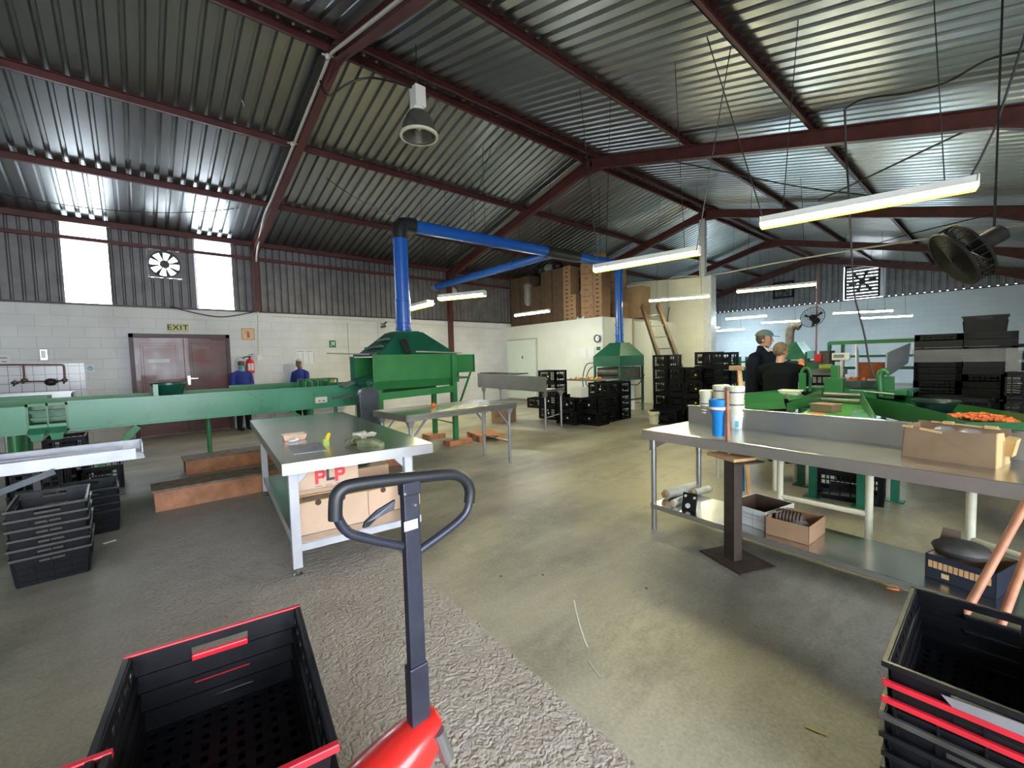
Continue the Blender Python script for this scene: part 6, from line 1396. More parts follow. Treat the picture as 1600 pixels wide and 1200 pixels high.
q0, q1 = AZ(1150, 812, SZ), AZ(1195, 830, SZ)
def open_box(name, label, p0, p1, ly, h, m, minner=None):
    r = math.atan2(p1.y-p0.y, p1.x-p0.x); lx = (p1-p0).length; t = thing(name, label, 'box', (p0.x, p0.y, SZ), r); th = .004
    part(t, 'body', m, lambda b: (b.box((0, 0, 0), (lx, ly, th)), b.box((0, 0, 0), (lx, th, h)), b.box((0, ly-th, 0), (lx, ly, h)), b.box((0, 0, 0), (th, ly, h)), b.box((lx-th, 0, 0), (lx, ly, h))))
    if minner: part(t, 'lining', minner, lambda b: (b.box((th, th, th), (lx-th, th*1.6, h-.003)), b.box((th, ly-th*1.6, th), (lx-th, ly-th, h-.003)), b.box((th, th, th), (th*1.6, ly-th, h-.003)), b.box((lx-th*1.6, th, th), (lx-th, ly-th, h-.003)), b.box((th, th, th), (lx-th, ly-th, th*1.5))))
    return t, lx
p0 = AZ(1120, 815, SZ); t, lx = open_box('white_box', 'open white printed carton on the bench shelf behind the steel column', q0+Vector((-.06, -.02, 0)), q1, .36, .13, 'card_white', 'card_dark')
part(t, 'print_lines', 'grey_ink', lambda b: (b.box((lx*.35, -.001, .01), (lx*.36, 0, .11)), b.box((lx*.02, -.001, .06), (lx*.98, 0, .062)), [b.box((lx*(.45), -.001, .08+.01*i), (lx*.85, 0, .083+.01*i)) for i in range(2)], b.box((lx*.7, -.001, .0), (lx*.705, 0, .12)), b.box((lx, .06, .03), (lx+.001, .07, .11))))
part(t, 'flap', 'card_white', lambda b: b.hexa([(lx, .0, .125), (lx, .2, .125), (lx+.003, .2, .125), (lx+.003, 0, .125)], [(lx+.07, .02, .15), (lx+.07, .2, .15), (lx+.073, .2, .15), (lx+.073, .02, .15)]))
q0, q1 = AZ(1196, 834, SZ), AZ(1264, 853, SZ)
t, lx = open_box('brown_box', 'open brown carton on the bench shelf holding a brown roll', q0, q1, .30, .12, 'card', None)
mid_ = Vector((q0.x+.1, q0.y+.12, SZ+.005))
whole('mesh_bag_roll', 'wood_ladder', 'brown ribbed roll of netting lying in the open brown carton', 'roll', lambda b: [b.lathe([(.05, -.01), (.058, 0), (.05, .01)], (mid_.x-.06+.02*i, mid_.y+.01, SZ+.10), 18, 'x') for i in range(8)], mid_, smooth=True)
whole('plastic_bag', 'plastic_film', 'grey plastic bag lying in the open brown carton', 'bag', lambda b: b.ball((mid_.x+.07, mid_.y-.02, SZ+.07), (.07, .06, .05), 10, 7), mid_+Vector((.07, 0, 0)), smooth=True)
q0, q1 = AZ(1445, 900, SZ), AZ(1556, 938, SZ)
t, lx = open_box('dark_printed_box', 'dark blue printed fruit carton holding brown bags, under the bench at right', q0, q1, .28, .13, 'print_blue', 'card_brown')
part(t, 'printed_stripe', 'wood_board', lambda b: [b.box((lx*.05+lx*.9*i/12, -.0015, .062), (lx*.05+lx*.9*(i+.8)/12, 0, .098)) for i in range(12)], label='orange brown printed band'); part(t, 'emblem', 'card_edge', lambda b: (b.box((lx*.25, -.0015, .02), (lx*.36, 0, .045)),))
whole('brown_bag', 'fan_grey', 'dull brown plastic bag lying in the dark printed carton', 'bag', lambda b: (b.ball((q0.x+.13, q0.y+.12, SZ+.15), (.12, .10, .05), 12, 8),), (q0.x+.15, q0.y+.12, SZ+.1), smooth=True)
whole('card_flap', 'card_dark', 'folded brown card standing up out of the dark printed carton', 'card', lambda b: b.prism([(q0.x+.02, q0.y+.2, SZ+.05), (q0.x+.12, q0.y+.22, SZ+.05), (q0.x+.12, q0.y+.24, SZ+.21), (q0.x+.05, q0.y+.22, SZ+.22)], (0, .006, 0)), (q0.x+.05, q0.y+.2, SZ+.06))
# broom sticks leaning in the bottom right corner
s0, s1 = AY(1500, 972, 2.28), AY(1604, 785, 2.62)
whole('broom_handle', 'wood_stick', 'long reddish wooden handle leaning up to the right behind the crate stack', 'stick', lambda b: b.cyl(s0-(s1-s0)*.9*1, s1+(s1-s0)*.25, .014, 14), (s0.x, s0.y, 0), smooth=True)
s0, s1 = AY(1560, 985, 2.28), AY(1604, 868, 2.50)
whole('broom_handle', 'wood_stick', 'second reddish wooden handle at the right edge behind the crate stack', 'stick', lambda b: b.cyl(s0-(s1-s0)*1.6, s1+(s1-s0)*.5, .014, 14), (s0.x, s0.y, 0), smooth=True)

# ---------------------------------------------------------------- ladder, buckets, cartons on the floor
pA, pB = AY(1001, 500, 10.9), AY(1040, 550, 10.2)
d_ = (pB-pA)
top_ = AY(1003, 478, 11.2); bot = AY(1030, 560, 10.2); bot2 = bot+(bot-top_)*((bot.z)/(top_.z-bot.z))
t = thing('wooden_ladder', 'brown wooden ladder leaning on the cold room roof behind the crate columns', 'ladder', (bot2.x, bot2.y, 0))
wv = Vector((.42, .12, 0))
for k, s in enumerate((0, 1)):
    partw(t, 'rail', 'wood_ladder', lambda b: b.bar(bot2+wv*s, top_+wv*s, .07, .14))
for i in range(8):
    k = .12+.11*i; partw(t, 'rung', 'alu', lambda b: b.cyl(bot2.lerp(top_, k), bot2.lerp(top_, k)+wv, .017, 8))
p = AZ(1018, 663, 0); dep = (p-CP).dot(FW); r = 8.6/FPX*dep; h = HT(1018, 643, p.x, p.y)
t = thing('white_bucket', 'white plastic bucket on the floor beside the crate columns', 'bucket', (p.x, p.y+.1, 0))
part(t, 'body', 'cream_tub', lambda b: b.lathe([(0, 0), (r*.86, 0), (r, h*.86), (r*1.08, h*.86), (r*1.08, h), (r*.95, h), (r*.82, .01), (0, .01)], n=28, cap0=False, cap1=False), smooth=True)
part(t, 'handle', 'wire', lambda b: b.tube([(r*1.06*math.cos(a), r*1.06*math.sin(a), h*.84+.0-.09*math.sin(a)*0-.05*abs(math.sin(a))) for a in [-PI+PI*i/10 for i in range(11)]], .003, 6))
p = AZ(772, 661, 0); t = carton('large_carton', .42, .42, .30, 'brown carton with dark handwriting on the floor under the steel trough', 'card', 0, 'closed'); place(t, p.x-.0, p.y+.3, 0, .35)
def scr(b):
    pts = [(-.13, .20), (-.04, .21), (-.12, .13), (-.03, .14), (-.01, .20), (-.01, .14), (.02, .19), (.03, .14), (.05, .18), (.07, .21), (.07, .14), (.11, .18), (.08, .165), (.12, .14)]
    b.tube([(x, -.213, z) for x, z in pts], .005, 5)
part(t, 'handwriting', 'black', scr)
# fruit tray by the second hood
p = AZ(905, 598, .95)
t = thing('fruit_tray', 'grey tray with orange and yellow produce on the crates before the second hood', 'tray', (-6.45, 8.15, .895), .0)
part(t, 'tray', 'screen_grey', lambda b: (b.box((-.6, -.25, 0), (.6, .25, .015)), b.box((-.6, -.25, 0), (.6, -.24, .035)), b.box((-.6, .24, 0), (.6, .25, .035))))
for i in range(22):
    o = whole('orange_vegetable', 'orange' if i % 3 else 'yellow', 'orange or yellow piece of produce on the grey tray', 'vegetable', lambda b: b.ball((0, 0, 0), (.035, .026, .024), 8, 6), (0, 0, 0), smooth=True, group='produce on the grey tray')
    o.location = (-6.45-.5+random.uniform(0, .75), 8.15+random.uniform(-.18, .18), .895+.04+.02*(i % 2))
whole('white_box', 'card_white', 'white printed box among the black crates below the fruit tray', 'box', lambda b: b.box((-6.25, 7.15, .59), (-5.95, 7.4, .80)), (-6.1, 7.3, .59))
# ---------------------------------------------------------------- signs and fittings on the left wall
def wbox(name, m, label, cat, u0, v0, u1, v1, th=.008, bev=0, x=XL):
    a = AX(u0, v0, x); c = AX(u1, v1, x); b = MB((x, (a.y+c.y)/2, (a.z+c.z)/2)); b.box((x, a.y, c.z), (x+th, c.y, a.z)); o = b.build(name, m, None, False, bev); o.location = (x, (a.y+c.y)/2, (a.z+c.z)/2)
    return tag(o, label, cat), (c.y-a.y), (a.z-c.z)
o, w, h = wbox('exit_sign', 'sign_yellow', 'pale yellow EXIT sign above the brown double door', 'sign', 260, 505, 295, 519)
text_mesh('exit_letters', 'EXIT', .155, 'black', o, (.0095, 0, .0), (PI/2, 0, PI/2), .001, 1.15, (1.05, 1, 1), .002)
o, w, h = wbox('extinguisher_sign', 'sign_yellow', 'square cream sign with red extinguisher symbol and red border', 'sign', 377, 513, 398, 531)
part(o, 'red_border', 'red_ink', lambda b: [b.box((.0085, a, c_), (.0095, e, g_)) for a, c_, e, g_ in ((-w/2, -h/2, w/2, -h/2+.012), (-w/2, h/2-.012, w/2, h/2), (-w/2, -h/2, -w/2+.012, h/2), (w/2-.012, -h/2, w/2, h/2))])
part(o, 'extinguisher_symbol', 'red_ink', lambda b: (b.box((.0085, -.025, -.085), (.0095, .03, .04)), b.box((.0085, -.012, .04), (.0095, .016, .065)), b.box((.0085, -.06, .06), (.0095, .016, .07)), b.box((.0085, -.065, .0), (.0095, -.055, .07))))
o, w, h = wbox('running_sign', 'sign_green', 'small green sign with white running figure and arrow', 'sign', 514, 532, 525, 543)
part(o, 'arrow_symbol', 'paper', lambda b: (b.prism([(.0085, -.05, .05), (.0085, .03, -.045), (.0085, .055, -.02), (.0085, -.03, .06)], (.001, 0, 0)), b.prism([(.0085, .06, .06), (.0085, .0, .05), (.0085, .05, -.0)], (.001, 0, 0)), b.box((.0085, -.05, -.05), (.0095, -.02, -.02))))
o, w, h = wbox('notice', 'paper', 'white two-page notice sheet above the reaching woman', 'notice', 462, 547, 491, 568, .004)
part(o, 'print', 'grey_ink', lambda b: (b.box((.0045, -w*.45, h*.38), (.005, -w*.03, h*.42)), b.box((.0045, w*.05, h*.38), (.005, w*.45, h*.42)), [b.box((.0045, -w*.42+w*.3*i, -h*.4), (.005, -w*.40+w*.3*i, h*.3)) for i in range(4)]))
o, w, h = wbox('notice', 'paper', 'white notice with two dark lines at the left edge of the wall', 'notice', -8, 555, 17, 570, .004)
part(o, 'print', 'dark_ink', lambda b: (b.box((.0045, -w*.2, h*.18), (.005, w*.3, h*.26)), b.box((.0045, -w*.1, -h*.2), (.005, w*.25, -h*.12))))
o, w, h = wbox('round_sticker', 'paper', 'small white tile sticker with blue round symbol', 'sticker', 134, 570, 148, 581, .003)
part(o, 'symbol', 'cyan', lambda b: (b.lathe([(.025, .0035), (.045, .0035), (.045, .004), (.025, .004)], (0, 0, 0), 18, 'x', cap0=False, cap1=False), b.box((.0035, -.012, -.015), (.004, .012, .03))))
o, w, h = wbox('soap_dispenser', 'chrome', 'chrome soap dispenser on the wall above the copper pipes', 'dispenser', 62, 546, 77, 563, .09, .01)
part(o, 'window', 'white', lambda b: b.box((.0905, -w*.32, -h*.3), (.092, w*.25, h*.38)))
# extinguisher
e0 = AX(392, 590, XL+.12); t = thing('fire_extinguisher', 'red fire extinguisher hung on the wall behind the headscarfed woman', 'fire extinguisher', (XL+.12, e0.y, AX(392, 583, XL+.12).z))
hh = AX(392, 563, XL+.12).z-AX(392, 583, XL+.12).z+.02
part(t, 'cylinder', 'red_paint', lambda b: b.lathe([(0, -.0), (.085, .0), (.09, .02), (.09, hh*.8), (.06, hh), (.02, hh+.03)], n=20, cap0=False), smooth=True)
part(t, 'label', 'paper', lambda b: b.add([(.0915*math.cos(a), .0915*math.sin(a), z) for z in (hh*.2, hh*.72) for a in (-.7, -.25, .25, .7)], [(0, 1, 5, 4), (1, 2, 6, 5), (2, 3, 7, 6)]))
part(t, 'valve', 'black', lambda b: (b.cyl((0, 0, hh), (0, 0, hh+.08), .02, 10), b.bar((0, -.02, hh+.10), (0, .09, hh+.13), .02, .015), b.bar((0, -.02, hh+.07), (0, .07, hh+.07), .02, .012)))
part(t, 'hose', 'black', lambda b: b.tube(smoothpath([(0, -.02, hh+.07), (.02, -.12, hh+.05), (.02, -.16, hh-.03), (.03, -.13, hh-.16)]), .012, 8), smooth=True)
# copper pipes with taps
def wx(u, v, x=XL+.06): return AX(u, v, x)
t = thing('copper_pipework', 'dark copper pipe with two taps over the tiled splashback', 'pipe', wx(60, 575))
partw(t, 'feed_pipe', 'copper', lambda b: b.tube([wx(-30, 570), wx(97, 570), wx(99, 571), wx(100, 575), wx(101, 592)], .016, 10), smooth=True)
partw(t, 'drop_pipe', 'copper', lambda b: b.cyl(wx(36, 570), wx(38, 594), .014, 10), smooth=True)
partw(t, 'lower_pipe', 'copper', lambda b: b.cyl(wx(20, 597), wx(98, 595), .014, 10), smooth=True)
for u, v in ((38, 594), (23, 598), (101, 594), (87, 596)):
    partw(t, 'tap', 'brass', lambda b: (b.ball(wx(u, v), (.035, .05, .035), 10, 8), b.cyl(wx(u, v), wx(u-1, v+5)+Vector((.05, 0, 0)), .014, 8), b.bar(wx(u-3, v-4), wx(u+3, v-5), .012, .012)), smooth=True)
partw(t, 'filter_bowl', 'black', lambda b: b.ball(wx(79, 597, XL+.1), (.07, .085, .07), 14, 10), smooth=True)
# wall sink
a, c = AX(-40, 622, XL+.45), AX(123, 620, XL+.45)
t = thing('wash_trough', 'long steel wash trough on the wall under the copper pipes', 'sink', (XL+.25, (a.y+c.y)/2, .6))
zt_ = AX(123, 610, XL+.02).z
partw(t, 'basin', 'steel_side', lambda b: (b.box((XL+.02, a.y, zt_-.25), (XL+.45, c.y-.08, zt_-.23)), b.box((XL+.43, a.y, zt_-.25), (XL+.45, c.y-.08, zt_-.03)), b.box((XL+.43, a.y, zt_-.03), (XL+.47, c.y-.08, zt_-.01)), b.box((XL+.02, c.y-.10, zt_-.25), (XL+.45, c.y-.08, zt_-.01)), b.box((XL+.02, a.y, zt_-.06), (XL+.03, c.y-.08, zt_))))
for y in (c.y-.2, a.y+.3): partw(t, 'leg', 'tube_steel', lambda b: (b.cyl((XL+.4, y, 0), (XL+.4, y, zt_-.24), .02, 10)))
# conduits on the left wall
for nm, pts in (('wall_conduit', [(403, 492), (404, 556)]), ('wall_conduit', [(543, 503), (546, 563)]), ('wall_conduit', [(590, 503), (592, 545)])):
    u = pts[0][0]; whole(nm, 'pvc', {403: 'cream conduit on the wall below the first roof frame', 543: 'cream conduit on the wall right of the green running sign', 590: 'cream conduit just left of the thick blue riser'}[u], 'conduit', lambda b: b.tube([AX(*q, XL+.015) for q in pts], .012, 8), AX(*pts[0], XL+.015))
whole('wall_conduit', 'pvc', 'long cream conduit running along the top of the white wall', 'conduit', lambda b: b.tube([AX(*q, XL+.015) for q in ((425, 494), (560, 500), (700, 509), (785, 514))], .011, 8), AX(425, 494, XL+.015))
whole('junction_box', 'white', 'small white switch box at the foot of the conduit by the extinguisher', 'box', lambda b: b.box((XL, AX(401, 556, XL).y, AX(401, 563, XL).z), (XL+.05, AX(409, 556, XL).y, AX(401, 555, XL).z)), AX(405, 560, XL))
p = AX(600, 507, XL+.2); t = thing('wall_camera', 'small dark security camera and lamp cluster on the wall left of the riser', 'camera', p)
part(t, 'body', 'motor_guard', lambda b: b.bar((0, -.1, -.08), (.08, .02, -.05), .06, .06)); part(t, 'bracket', 'wire', lambda b: (b.bar((-.2, 0, .05), (0, 0, 0), .02, .02), b.bar((0, 0, 0), (.0, .08, .08), .02, .05)))
# extractor fan in the left cladding
t = thing('extractor_fan', 'round extractor fan in the left cladding with bright sky behind its blades', 'fan', FANC)
part(t, 'ring', 'fan_grey', lambda b: b.lathe([(FR*.90, -.10), (FR*.98, -.10), (FR*.98, .03), (FR*.90, .03)], n=40, axis='x', cap0=False, cap1=False), smooth=True)
for i in range(8):
    a = 2*PI*i/8+.2; ca, sa = math.cos(a), math.sin(a); ca2, sa2 = math.cos(a+.10), math.sin(a+.10); k = FR*.91
    part(t, 'blade', 'fan_grey', lambda b: b.prism([(-.05, .04*ca, .04*sa), (-.05, k*math.cos(a-.13), k*math.sin(a-.13)), (-.03, k*math.cos(a+.17), k*math.sin(a+.17)), (-.04, .06*ca2, .06*sa2)], (.004, 0, 0)))
part(t, 'hub', 'fan_grey', lambda b: b.cyl((-.09, 0, 0), (.01, 0, 0), .085, 18), smooth=True)
# round vent by the duct branch (second fan with sky)
q = AX(706, 457, XL-.03)
whole('round_vent', 'pvc', 'pale round vent on the cladding beside the duct branch end', 'vent', lambda b: b.lathe([(0, 0), (.12, .0), (.16, .03), (.17, .06), (.12, .09), (0, .10)], (XL-.04, q.y, q.z), 24, 'x', cap0=False, cap1=False), (XL-.03, q.y, q.z), smooth=True)
# louvred fans in the far gable
for k_, (u0, v0, u1, v1, lb) in enumerate(((1320, 418, 1375, 463, 'square louvred fan in the far gable above the pair of cool tubes'), (1208, 442, 1240, 464, 'dim louvred fan in the far gable behind the yellowish light'))):
    a, c = AY(u0, v0, YG-.02), AY(u1, v1, YG-.02); w, h = c.x-a.x, a.z-c.z
    t = thing('louvred_fan', lb, 'fan', ((a.x+c.x)/2, YG-.0, (a.z+c.z)/2))
    part(t, 'frame', 'black_plastic', lambda b: [b.box(p_, q_) for p_, q_ in (((-w/2, -.04, -h/2), (w/2, .06, -h/2+.08)), ((-w/2, -.04, h/2-.08), (w/2, .06, h/2)), ((-w/2, -.04, -h/2), (-w/2+.08, .06, h/2)), ((w/2-.08, -.04, -h/2), (w/2, .06, h/2)))])
    n = 9
    for i in range(n):
        z = -h/2+.08+(h-.16)*(i+.5)/n; d2 = (h-.16)/n*.56
        part(t, 'slat', 'fan_grey', lambda b: b.add([(-w/2+.06, .07, z+d2*.9), (w/2-.06, .07, z+d2*.9), (w/2-.06, .12, z-d2*.55), (-w/2+.06, .12, z-d2*.55)], [(0, 1, 2, 3)]))
    for i in range(6):
        a_ = 2*PI*i/6; k = min(w, h)*.40; part(t, 'blade', 'rubber', lambda b: b.prism([(0, .0, 0), (k*math.cos(a_), 0, k*math.sin(a_)), (k*math.cos(a_+.35), .02, k*math.sin(a_+.35))], (0, .004, 0)))
    part(t, 'hub', 'rubber', lambda b: b.cyl((0, -.03, 0), (0, .05, 0), .13, 14))
if 1:
    a = AY(1377, 440, YG-.03); b = MB(); b.box((a.x-.03, YG-.03, AY(1377, 463, YG).z), (a.x+.14, YG+.01, AY(1377, 417, YG).z)); b.build('trim_50', 'white_paint', kind='structure')
# small things on the cold room
yy = 10.24
p = AY(934, 529, yy); t = thing('dial_gauge', 'small round dial gauge high on the cold room wall', 'gauge', (p.x, yy, p.z)); part(t, 'rim', 'black', lambda b: b.lathe([(.10, -.0), (.115, -.04), (.09, -.045), (.085, -.02)], n=24, axis='y', cap0=False, cap1=False), smooth=True); part(t, 'face', 'dial', lambda b: b.lathe([(0, -.02), (.095, -.02)], n=24, axis='y', cap0=False, cap1=False)); part(t, 'needle', 'black', lambda b: b.bar((-.02, -.024, -.02), (.05, -.024, .05), .006, .004))
def cbx(name, m, label, cat, u0, v0, u1, v1):
    a, c = AY(u0, v0, 10.262), AY(u1, v1, 10.262); b = MB(((a.x+c.x)/2, 10.262, (a.z+c.z)/2)); b.box((a.x, 10.256, c.z), (c.x, 10.268, a.z)); o = b.build(name, m); o.location = ((a.x+c.x)/2, 10.262, (a.z+c.z)/2); return tag(o, label, cat)
cbx('notice', 'paper', 'left white notice on the cold room wall', 'notice', 906, 545, 917, 559); cbx('notice', 'paper', 'right white notice on the cold room wall beside the green sticker', 'notice', 919, 544, 929, 560)
cbx('green_sticker', 'sign_green', 'small green square sticker on the cold room wall below the gauge', 'sticker', 932, 542, 938, 547)
# ---------------------------------------------------------------- cables, pipes and wires under the roof
def cable(name, label, pts, r, m='cable', n=6, cat='cable', sm=6):
    P = smoothpath(pts, sm) if sm > 1 else [Vector(p) for p in pts]
    return whole(name, m, label, cat, lambda b: b.tube(P, r, n), P[0], smooth=True)
fy = FRAME_Y[1]-.09
def onf(u, y=fy, dz=-.16):   # point beside the first frame's left rafter at picture column u
    lo, hi = XL, XRIDGE+.3
    for _ in range(40):
        m_ = (lo+hi)/2; P = Vector((m_, y, zr(m_)+dz)); uu = 800+FPX*(P-CP).dot(RT)/(P-CP).dot(FW)
        if uu < u: lo = m_
        else: hi = m_
    return P
pts = [AX(403, 490, XL+.1), AX(401, 440, XL+.12), AX(401, 400, XL+.25)]+[onf(u) for u in (412, 425, 445, 470, 490, 506, 515)]
pr_ = [Vector((XRIDGE+x, fy, zr(XRIDGE+x)-.16)) for x in (.15, .5, .9, 1.4, 2.2, 3.5)]
cable('roof_cable', 'thick off-white cable clipped along the nearest roof frame', pts+pr_, .022, 'white_cable')
for k, u in enumerate((457, 512)): P = onf(u, fy-.02); whole('cable_tie', 'white_cable', ('knot of white tie on the cable at the lower purlin', 'knot of white tie on the cable near the ridge')[k], 'cable tie', lambda b: (b.ball(P, .04, 8, 6), b.bar(P-Vector((0, .08, 0)), P+Vector((0, .08, .02)), .02, .015)), P)
cable('lamp_cable', 'black cable looping from the frame to the high bay lamp', [onf(500, fy), AX(512, 150, -6.4), AX(545, 130, -5.9), AX(585, 122, -5.4), hb+Vector((0, 0, .6))], .014)
cable('thin_wire', 'thin black wire sagging under the left roof sheets', sag(AX(0, 302, XL+1.2), AX(415, 318, XL+1.3), .25), .007, 'wire', sm=1)
cable('thin_wire', 'thin white cable hanging between purlins left of the first frame', [onf(378, fy-.8, -.0), AX(410, 232, -10.3), AX(455, 246, -10.0), AX(500, 258, -9.7), AX(520, 252, -9.6)], .008, 'white_cable')
whole('floodlight', 'black_plastic', 'small dark-framed floodlight on the left purlin', 'lamp', lambda b: (b.cbox(AX(417, 229, -9.9), (.06, .26, .15)),), AX(417, 229, -9.9), bevel=.01)
cable('thin_wire', 'thin wire crossing from the first frame to the duct elbow', sag(AX(490, 262, -9.5), E1+Vector((0, 0, .1)), .1), .007, 'wire', sm=1)
p_a, p_b = AY(985, 443, 13.15), AY(1700, 335, 5.2)
pp = [AY(985, 443, 13.1), AY(1100, 428, 13.0), AY(1300, 397, 9.5), AY(1460, 374, 8.2), AY(1600, 350, 7.4), AY(1680, 337, 7.0)]
zc = pp[0].z
def lvl(u, v, z=3.85): return AZ(u, v, z)
pp = [lvl(985, 443, 3.9), lvl(1105, 431, 3.9), lvl(1200, 413, 3.9), lvl(1300, 396, 3.9), lvl(1400, 380, 3.9), lvl(1500, 366, 3.9), lvl(1600, 351, 3.9), lvl(1650, 344, 3.9)]
cable('roof_conduit', 'long cream conduit crossing the hall from the partition to the right', pp, .022, 'pvc', 8, 'conduit', 2)
cable('tie_rod', 'dark tie rod running to the right frame knee above the cream conduit', [lvl(1130, 425, 4.0), lvl(1300, 398, 4.0), lvl(1420, 366, 4.0), AY(1558, 333, FRAME_Y[3])], .012, 'cable', 6, 'rod', 2)
cable('tie_rod', 'dark thin rod from the second frame knee down to the left', [AY(1535, 192, FRAME_Y[2]), AY(1280, 313, 9.6)], .014, 'cable', 6, 'rod', 1)
cable('tie_rod', 'dark cable from the second frame running behind the brightest light', [AY(1052, 252, 8.0), AY(1130, 268, 8.2), AY(1250, 292, 8.6), AY(1380, 308, 9.2)], .012, 'cable', 6, 'cable', 4)
def toroof(P, Q):
    d = (P-Q).normalized(); R_ = P.copy()
    for _ in range(400):
        if R_.z > zr(R_.x)+.08: break
        R_ = R_+d*.02
    return R_
for k, (a, c, y) in enumerate((((1103, 52), (1195, 350), 4.95), ((1140, 85), (1088, 392), 5.2), ((905, 130), (935, 420), 5.25), ((765, 240), (700, 455), 5.6))):
    lbs = ('left hanging wire crossing beside the brightest light', 'hanging wire crossing towards the second light', 'thin hanging wire above the left end of the second light', 'thin hanging wire above the duct branch')
    cable('hanging_wire', lbs[k], [toroof(AY(*a, y), AY(*c, y)), AY(*c, y)], .006, 'wire', 5, 'wire', 1)
cable('hanging_cable', 'black cable hanging from the roof down to the sorting machine', [AY(1320, 170, 6.0), AY(1322, 240, 6.2), AY(1326, 300, 6.6), AY(1332, 420, 6.9), AY(1336, 465, 7.0), AY(1345, 500, 7.0), AY(1352, 530, 7.0), AY(1358, 565, 7.0), AY(1366, 590, 7.0)], .011)
cable('roof_cable', 'thin black cable strung across the right roof slope', [AY(1320, 170, 6.0), AY(1350, 155, 6.0), AY(1420, 145, 6.0), AY(1480, 128, 5.9), AY(1540, 95, 5.7), AY(1610, 78, 5.5)], .010)
cable('roof_cable', 'steel cable from the upper right roof to the end of the brightest light', [AY(1606, 40, 4.9), AY(1555, 200, 4.95), AY(1512, 284, 5.0)], .008, 'wire', 5, 'cable', 2)
cable('wall_cable', 'black cable drooping along the top of the white wall near the first frame', [AX(265, 479, XL+.05), AX(310, 490, XL+.08), AX(350, 495, XL+.08), AX(395, 488, XL+.06)], .012)
cable('partition_conduit', 'grey bent conduit on the cream partition', [AY(1044, 540, 13.27), AY(1044, 450, 13.27), AY(1046, 437, 13.27), AY(1056, 433, 13.27), AY(1090, 431, 13.27)], .022, 'grey_pvc', 8, 'conduit', 3)
cable('partition_cable', 'black cable hanging loosely on the cream partition by the ladder', [AY(1046, 480, 13.2), AY(1043, 500, 13.2), AY(1046, 520, 13.2), AY(1043, 536, 13.2)], .014)
whole('wall_socket', 'grey_pvc', 'small grey socket box with cable on the cream partition', 'socket', lambda b: b.box((AY(1037, 535, 13.25).x, 13.22, AY(1037, 535, 13.25).z), (AY(1042, 526, 13.25).x, 13.3, AY(1037, 524, 13.25).z)), AY(1040, 530, 13.25))
# fans at right
c_ = AY(1502, 398, 4.6)
t = thing('drum_fan', 'large dusty caged fan seen nearly edge on near the right edge under the roof', 'fan', c_, 0)
rr_ = (c_-CP).normalized(); ri_ = rr_.cross(UP).normalized(); ui_ = ri_.cross(rr_)
ax_ = (ri_*.80+ui_*.46+rr_*.36).normalized(); s1_ = ax_.cross(Vector((0, 0, 1))).normalized(); s2_ = ax_.cross(s1_)
def ringp(r, o, n=36): return [ax_*o+s1_*r*math.cos(2*PI*i/n)+s2_*r*math.sin(2*PI*i/n) for i in range(n)]
Rf = .215
part(t, 'cage_ring', 'fan_dark', lambda b: (b.tube(ringp(Rf, -.05), .010, 6, True), b.tube(ringp(Rf, .05), .010, 6, True)))
part(t, 'front_grille', 'fan_dark', lambda b: [b.tube(ringp(Rf*k, -.05-.02*(1-k)), 0.0045, 5, True) for k in [.08+.042*i for i in range(22)]])
part(t, 'rear_grille', 'fan_dark', lambda b: [b.tube(ringp(Rf*k, .05+.02*(1-k)), 0.0045, 5, True) for k in [.1+.06*i for i in range(15)]])
part(t, 'cage_rods', 'fan_dark', lambda b: [b.tube([p*1.0, q], .004, 5) for p, q in zip(ringp(Rf, -.05, 24), ringp(Rf, .05, 24))])
for i in range(3):
    a = 2*PI*i/3; e1 = s1_*math.cos(a)+s2_*math.sin(a); e2 = s1_*math.cos(a+.7)+s2_*math.sin(a+.7); part(t, 'blade', 'motor_guard', lambda b: b.prism([ax_*.02, e1*Rf*.9-ax_*.03, (e1+e2)*Rf*.48-ax_*.0, e2*Rf*.85+ax_*.04], ax_*.004))
part(t, 'motor', 'fan_dark', lambda b: (b.cyl(ax_*.08, ax_*.25, .06, 20), b.cyl(ax_*.25, ax_*.265, .035, 20)), smooth=True)
part(t, 'hanger', 'fan_dark', lambda b: (b.bar(ax_*.2, ax_*.2+Vector((0, 0, .35)), .015, .015), b.bar(ax_*.2+Vector((0, 0, .0)), ax_*.2+Vector((0, 0, zr(c_.x)-c_.z)), .012, .012)))
c_ = AY(1271, 497, 9.4); dep = (c_-CP).dot(FW); Rf = 16.5/FPX*dep
t = thing('wall_fan', 'black round cage fan on a thin pole behind the sorting machine', 'fan', c_, 0)
ax_ = (CP-c_).normalized()*.8-RT*.45+UP*.45; ax_.normalize(); s1_ = Vector((-ax_.y, ax_.x, 0)).normalized(); s2_ = ax_.cross(s1_)
part(t, 'cage', 'rubber', lambda b: ([b.tube(ringp(Rf*k, .05+.03*(1-k)), .003 if k < 1 else .006, 5, True) for k in (.2, .4, .6, .8, 1.0)], [b.tube([ax_*.08, ax_*.05+(s1_*math.cos(a)+s2_*math.sin(a))*Rf], .0025, 4) for a in [2*PI*i/20 for i in range(20)]]))
for i in range(3):
    a = 2*PI*i/3+.5; e1 = s1_*math.cos(a)+s2_*math.sin(a); e2 = s1_*math.cos(a+.3)+s2_*math.sin(a+.3); part(t, 'blade', 'rubber', lambda b: b.prism([e1*.02, e1*Rf*.88, e2*Rf*.8], ax_*.01))
part(t, 'motor', 'rubber', lambda b: b.cyl(-ax_*.15, ax_*.03, .06, 14))
part(t, 'pole', 'copper', lambda b: b.cyl(-ax_*.15+Vector((0, 0, -c_.z+ax_.z*.15)), -ax_*.15+Vector((0, 0, .9)), .012, 8))

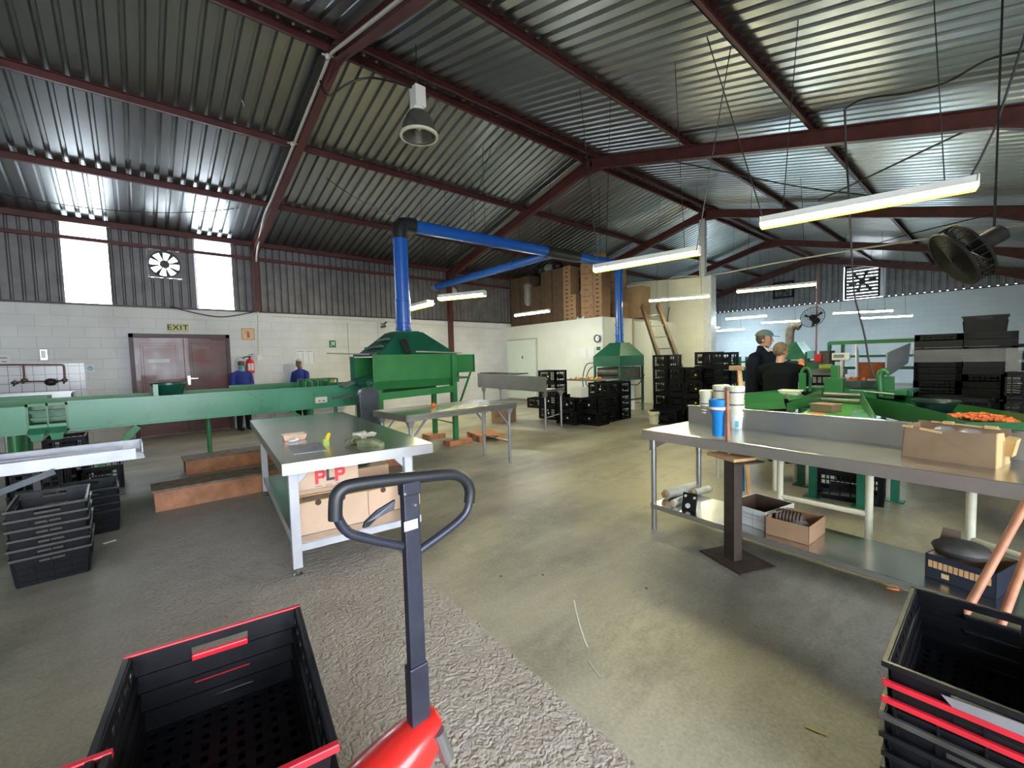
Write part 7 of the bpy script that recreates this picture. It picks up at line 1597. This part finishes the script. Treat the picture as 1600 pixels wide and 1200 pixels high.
# ---------------------------------------------------------------- small things on the floor
def on_floor(name, m, label, cat, pts, w, h=.002, group=None):
    P = [AZ(*q, 0) for q in pts]; o_ = P[0]
    return whole(name, m, label, cat, lambda b: [b.bar(P[i]+Vector((0, 0, h/2+.001)), P[i+1]+Vector((0, 0, h/2+.001)), w, h) for i in range(len(P)-1)], (o_.x, o_.y, 0), group=group)
on_floor('chalk_mark', 'paper', 'thin pale curved mark on the concrete floor, centre foreground', 'mark', [(897, 938), (900, 955), (905, 975), (912, 997), (918, 1012)], .007)
on_floor('chalk_mark', 'alu', 'short bluish end of the curved mark on the floor', 'mark', [(920, 1033), (928, 1046), (939, 1060)], .009)
on_floor('paper_strip', 'paper', 'small white strip lying on the floor right of the six-high crate stack', 'paper', [(161, 850), (181, 844)], .03, .004)
on_floor('mark', 'card_edge', 'short pale scratch on the floor near the bottom right crates', 'mark', [(1258, 1136), (1275, 1143), (1292, 1150)], .008)
for k, (u, v) in enumerate(((848, 899), (1010, 920), (783, 901), (606, 1175))):
    q = AZ(u, v, 0); whole('leaf_scrap', 'card_dark', ('tiny dark scrap on the floor in the middle', 'tiny dark scrap on the floor before the column stand', 'tiny dark scrap on the floor right of the handle', 'tiny dark scrap on the rough floor by the red pump cover')[k], 'scrap', lambda b: b.ball((q.x, q.y, .004), (.012, .007, .003), 6, 4), (q.x, q.y, 0))
q = AZ(1395, 922, .012); o = c0.copy(); COL.objects.link(o); o.location = (q.x, q.y, .02); o.rotation_euler = (0, 0, .4); tag(o, 'single orange carrot lost on the floor under the steel bench', 'carrot'); del o['group']
p = AZ(1121, 747, 0); t = thing('cream_stand', 'cream tubular stand behind the left half of the steel bench', 'stand', (p.x, p.y, 0), -.1)
for x, y in ((0, 0), (0, .5), (.62, 0), (.62, .5)): part(t, 'leg', 'cream_paint', lambda b: b.cyl((x, y, 0), (x, y, .66), .02, 10), smooth=True)
part(t, 'shelf_top', 'cream_paint', lambda b: b.box((-.04, -.04, .66), (.66, .54, .69)))
part(t, 'brace', 'cream_paint', lambda b: b.cyl((0, 0, .42), (.2, 0, .2), .014, 8))
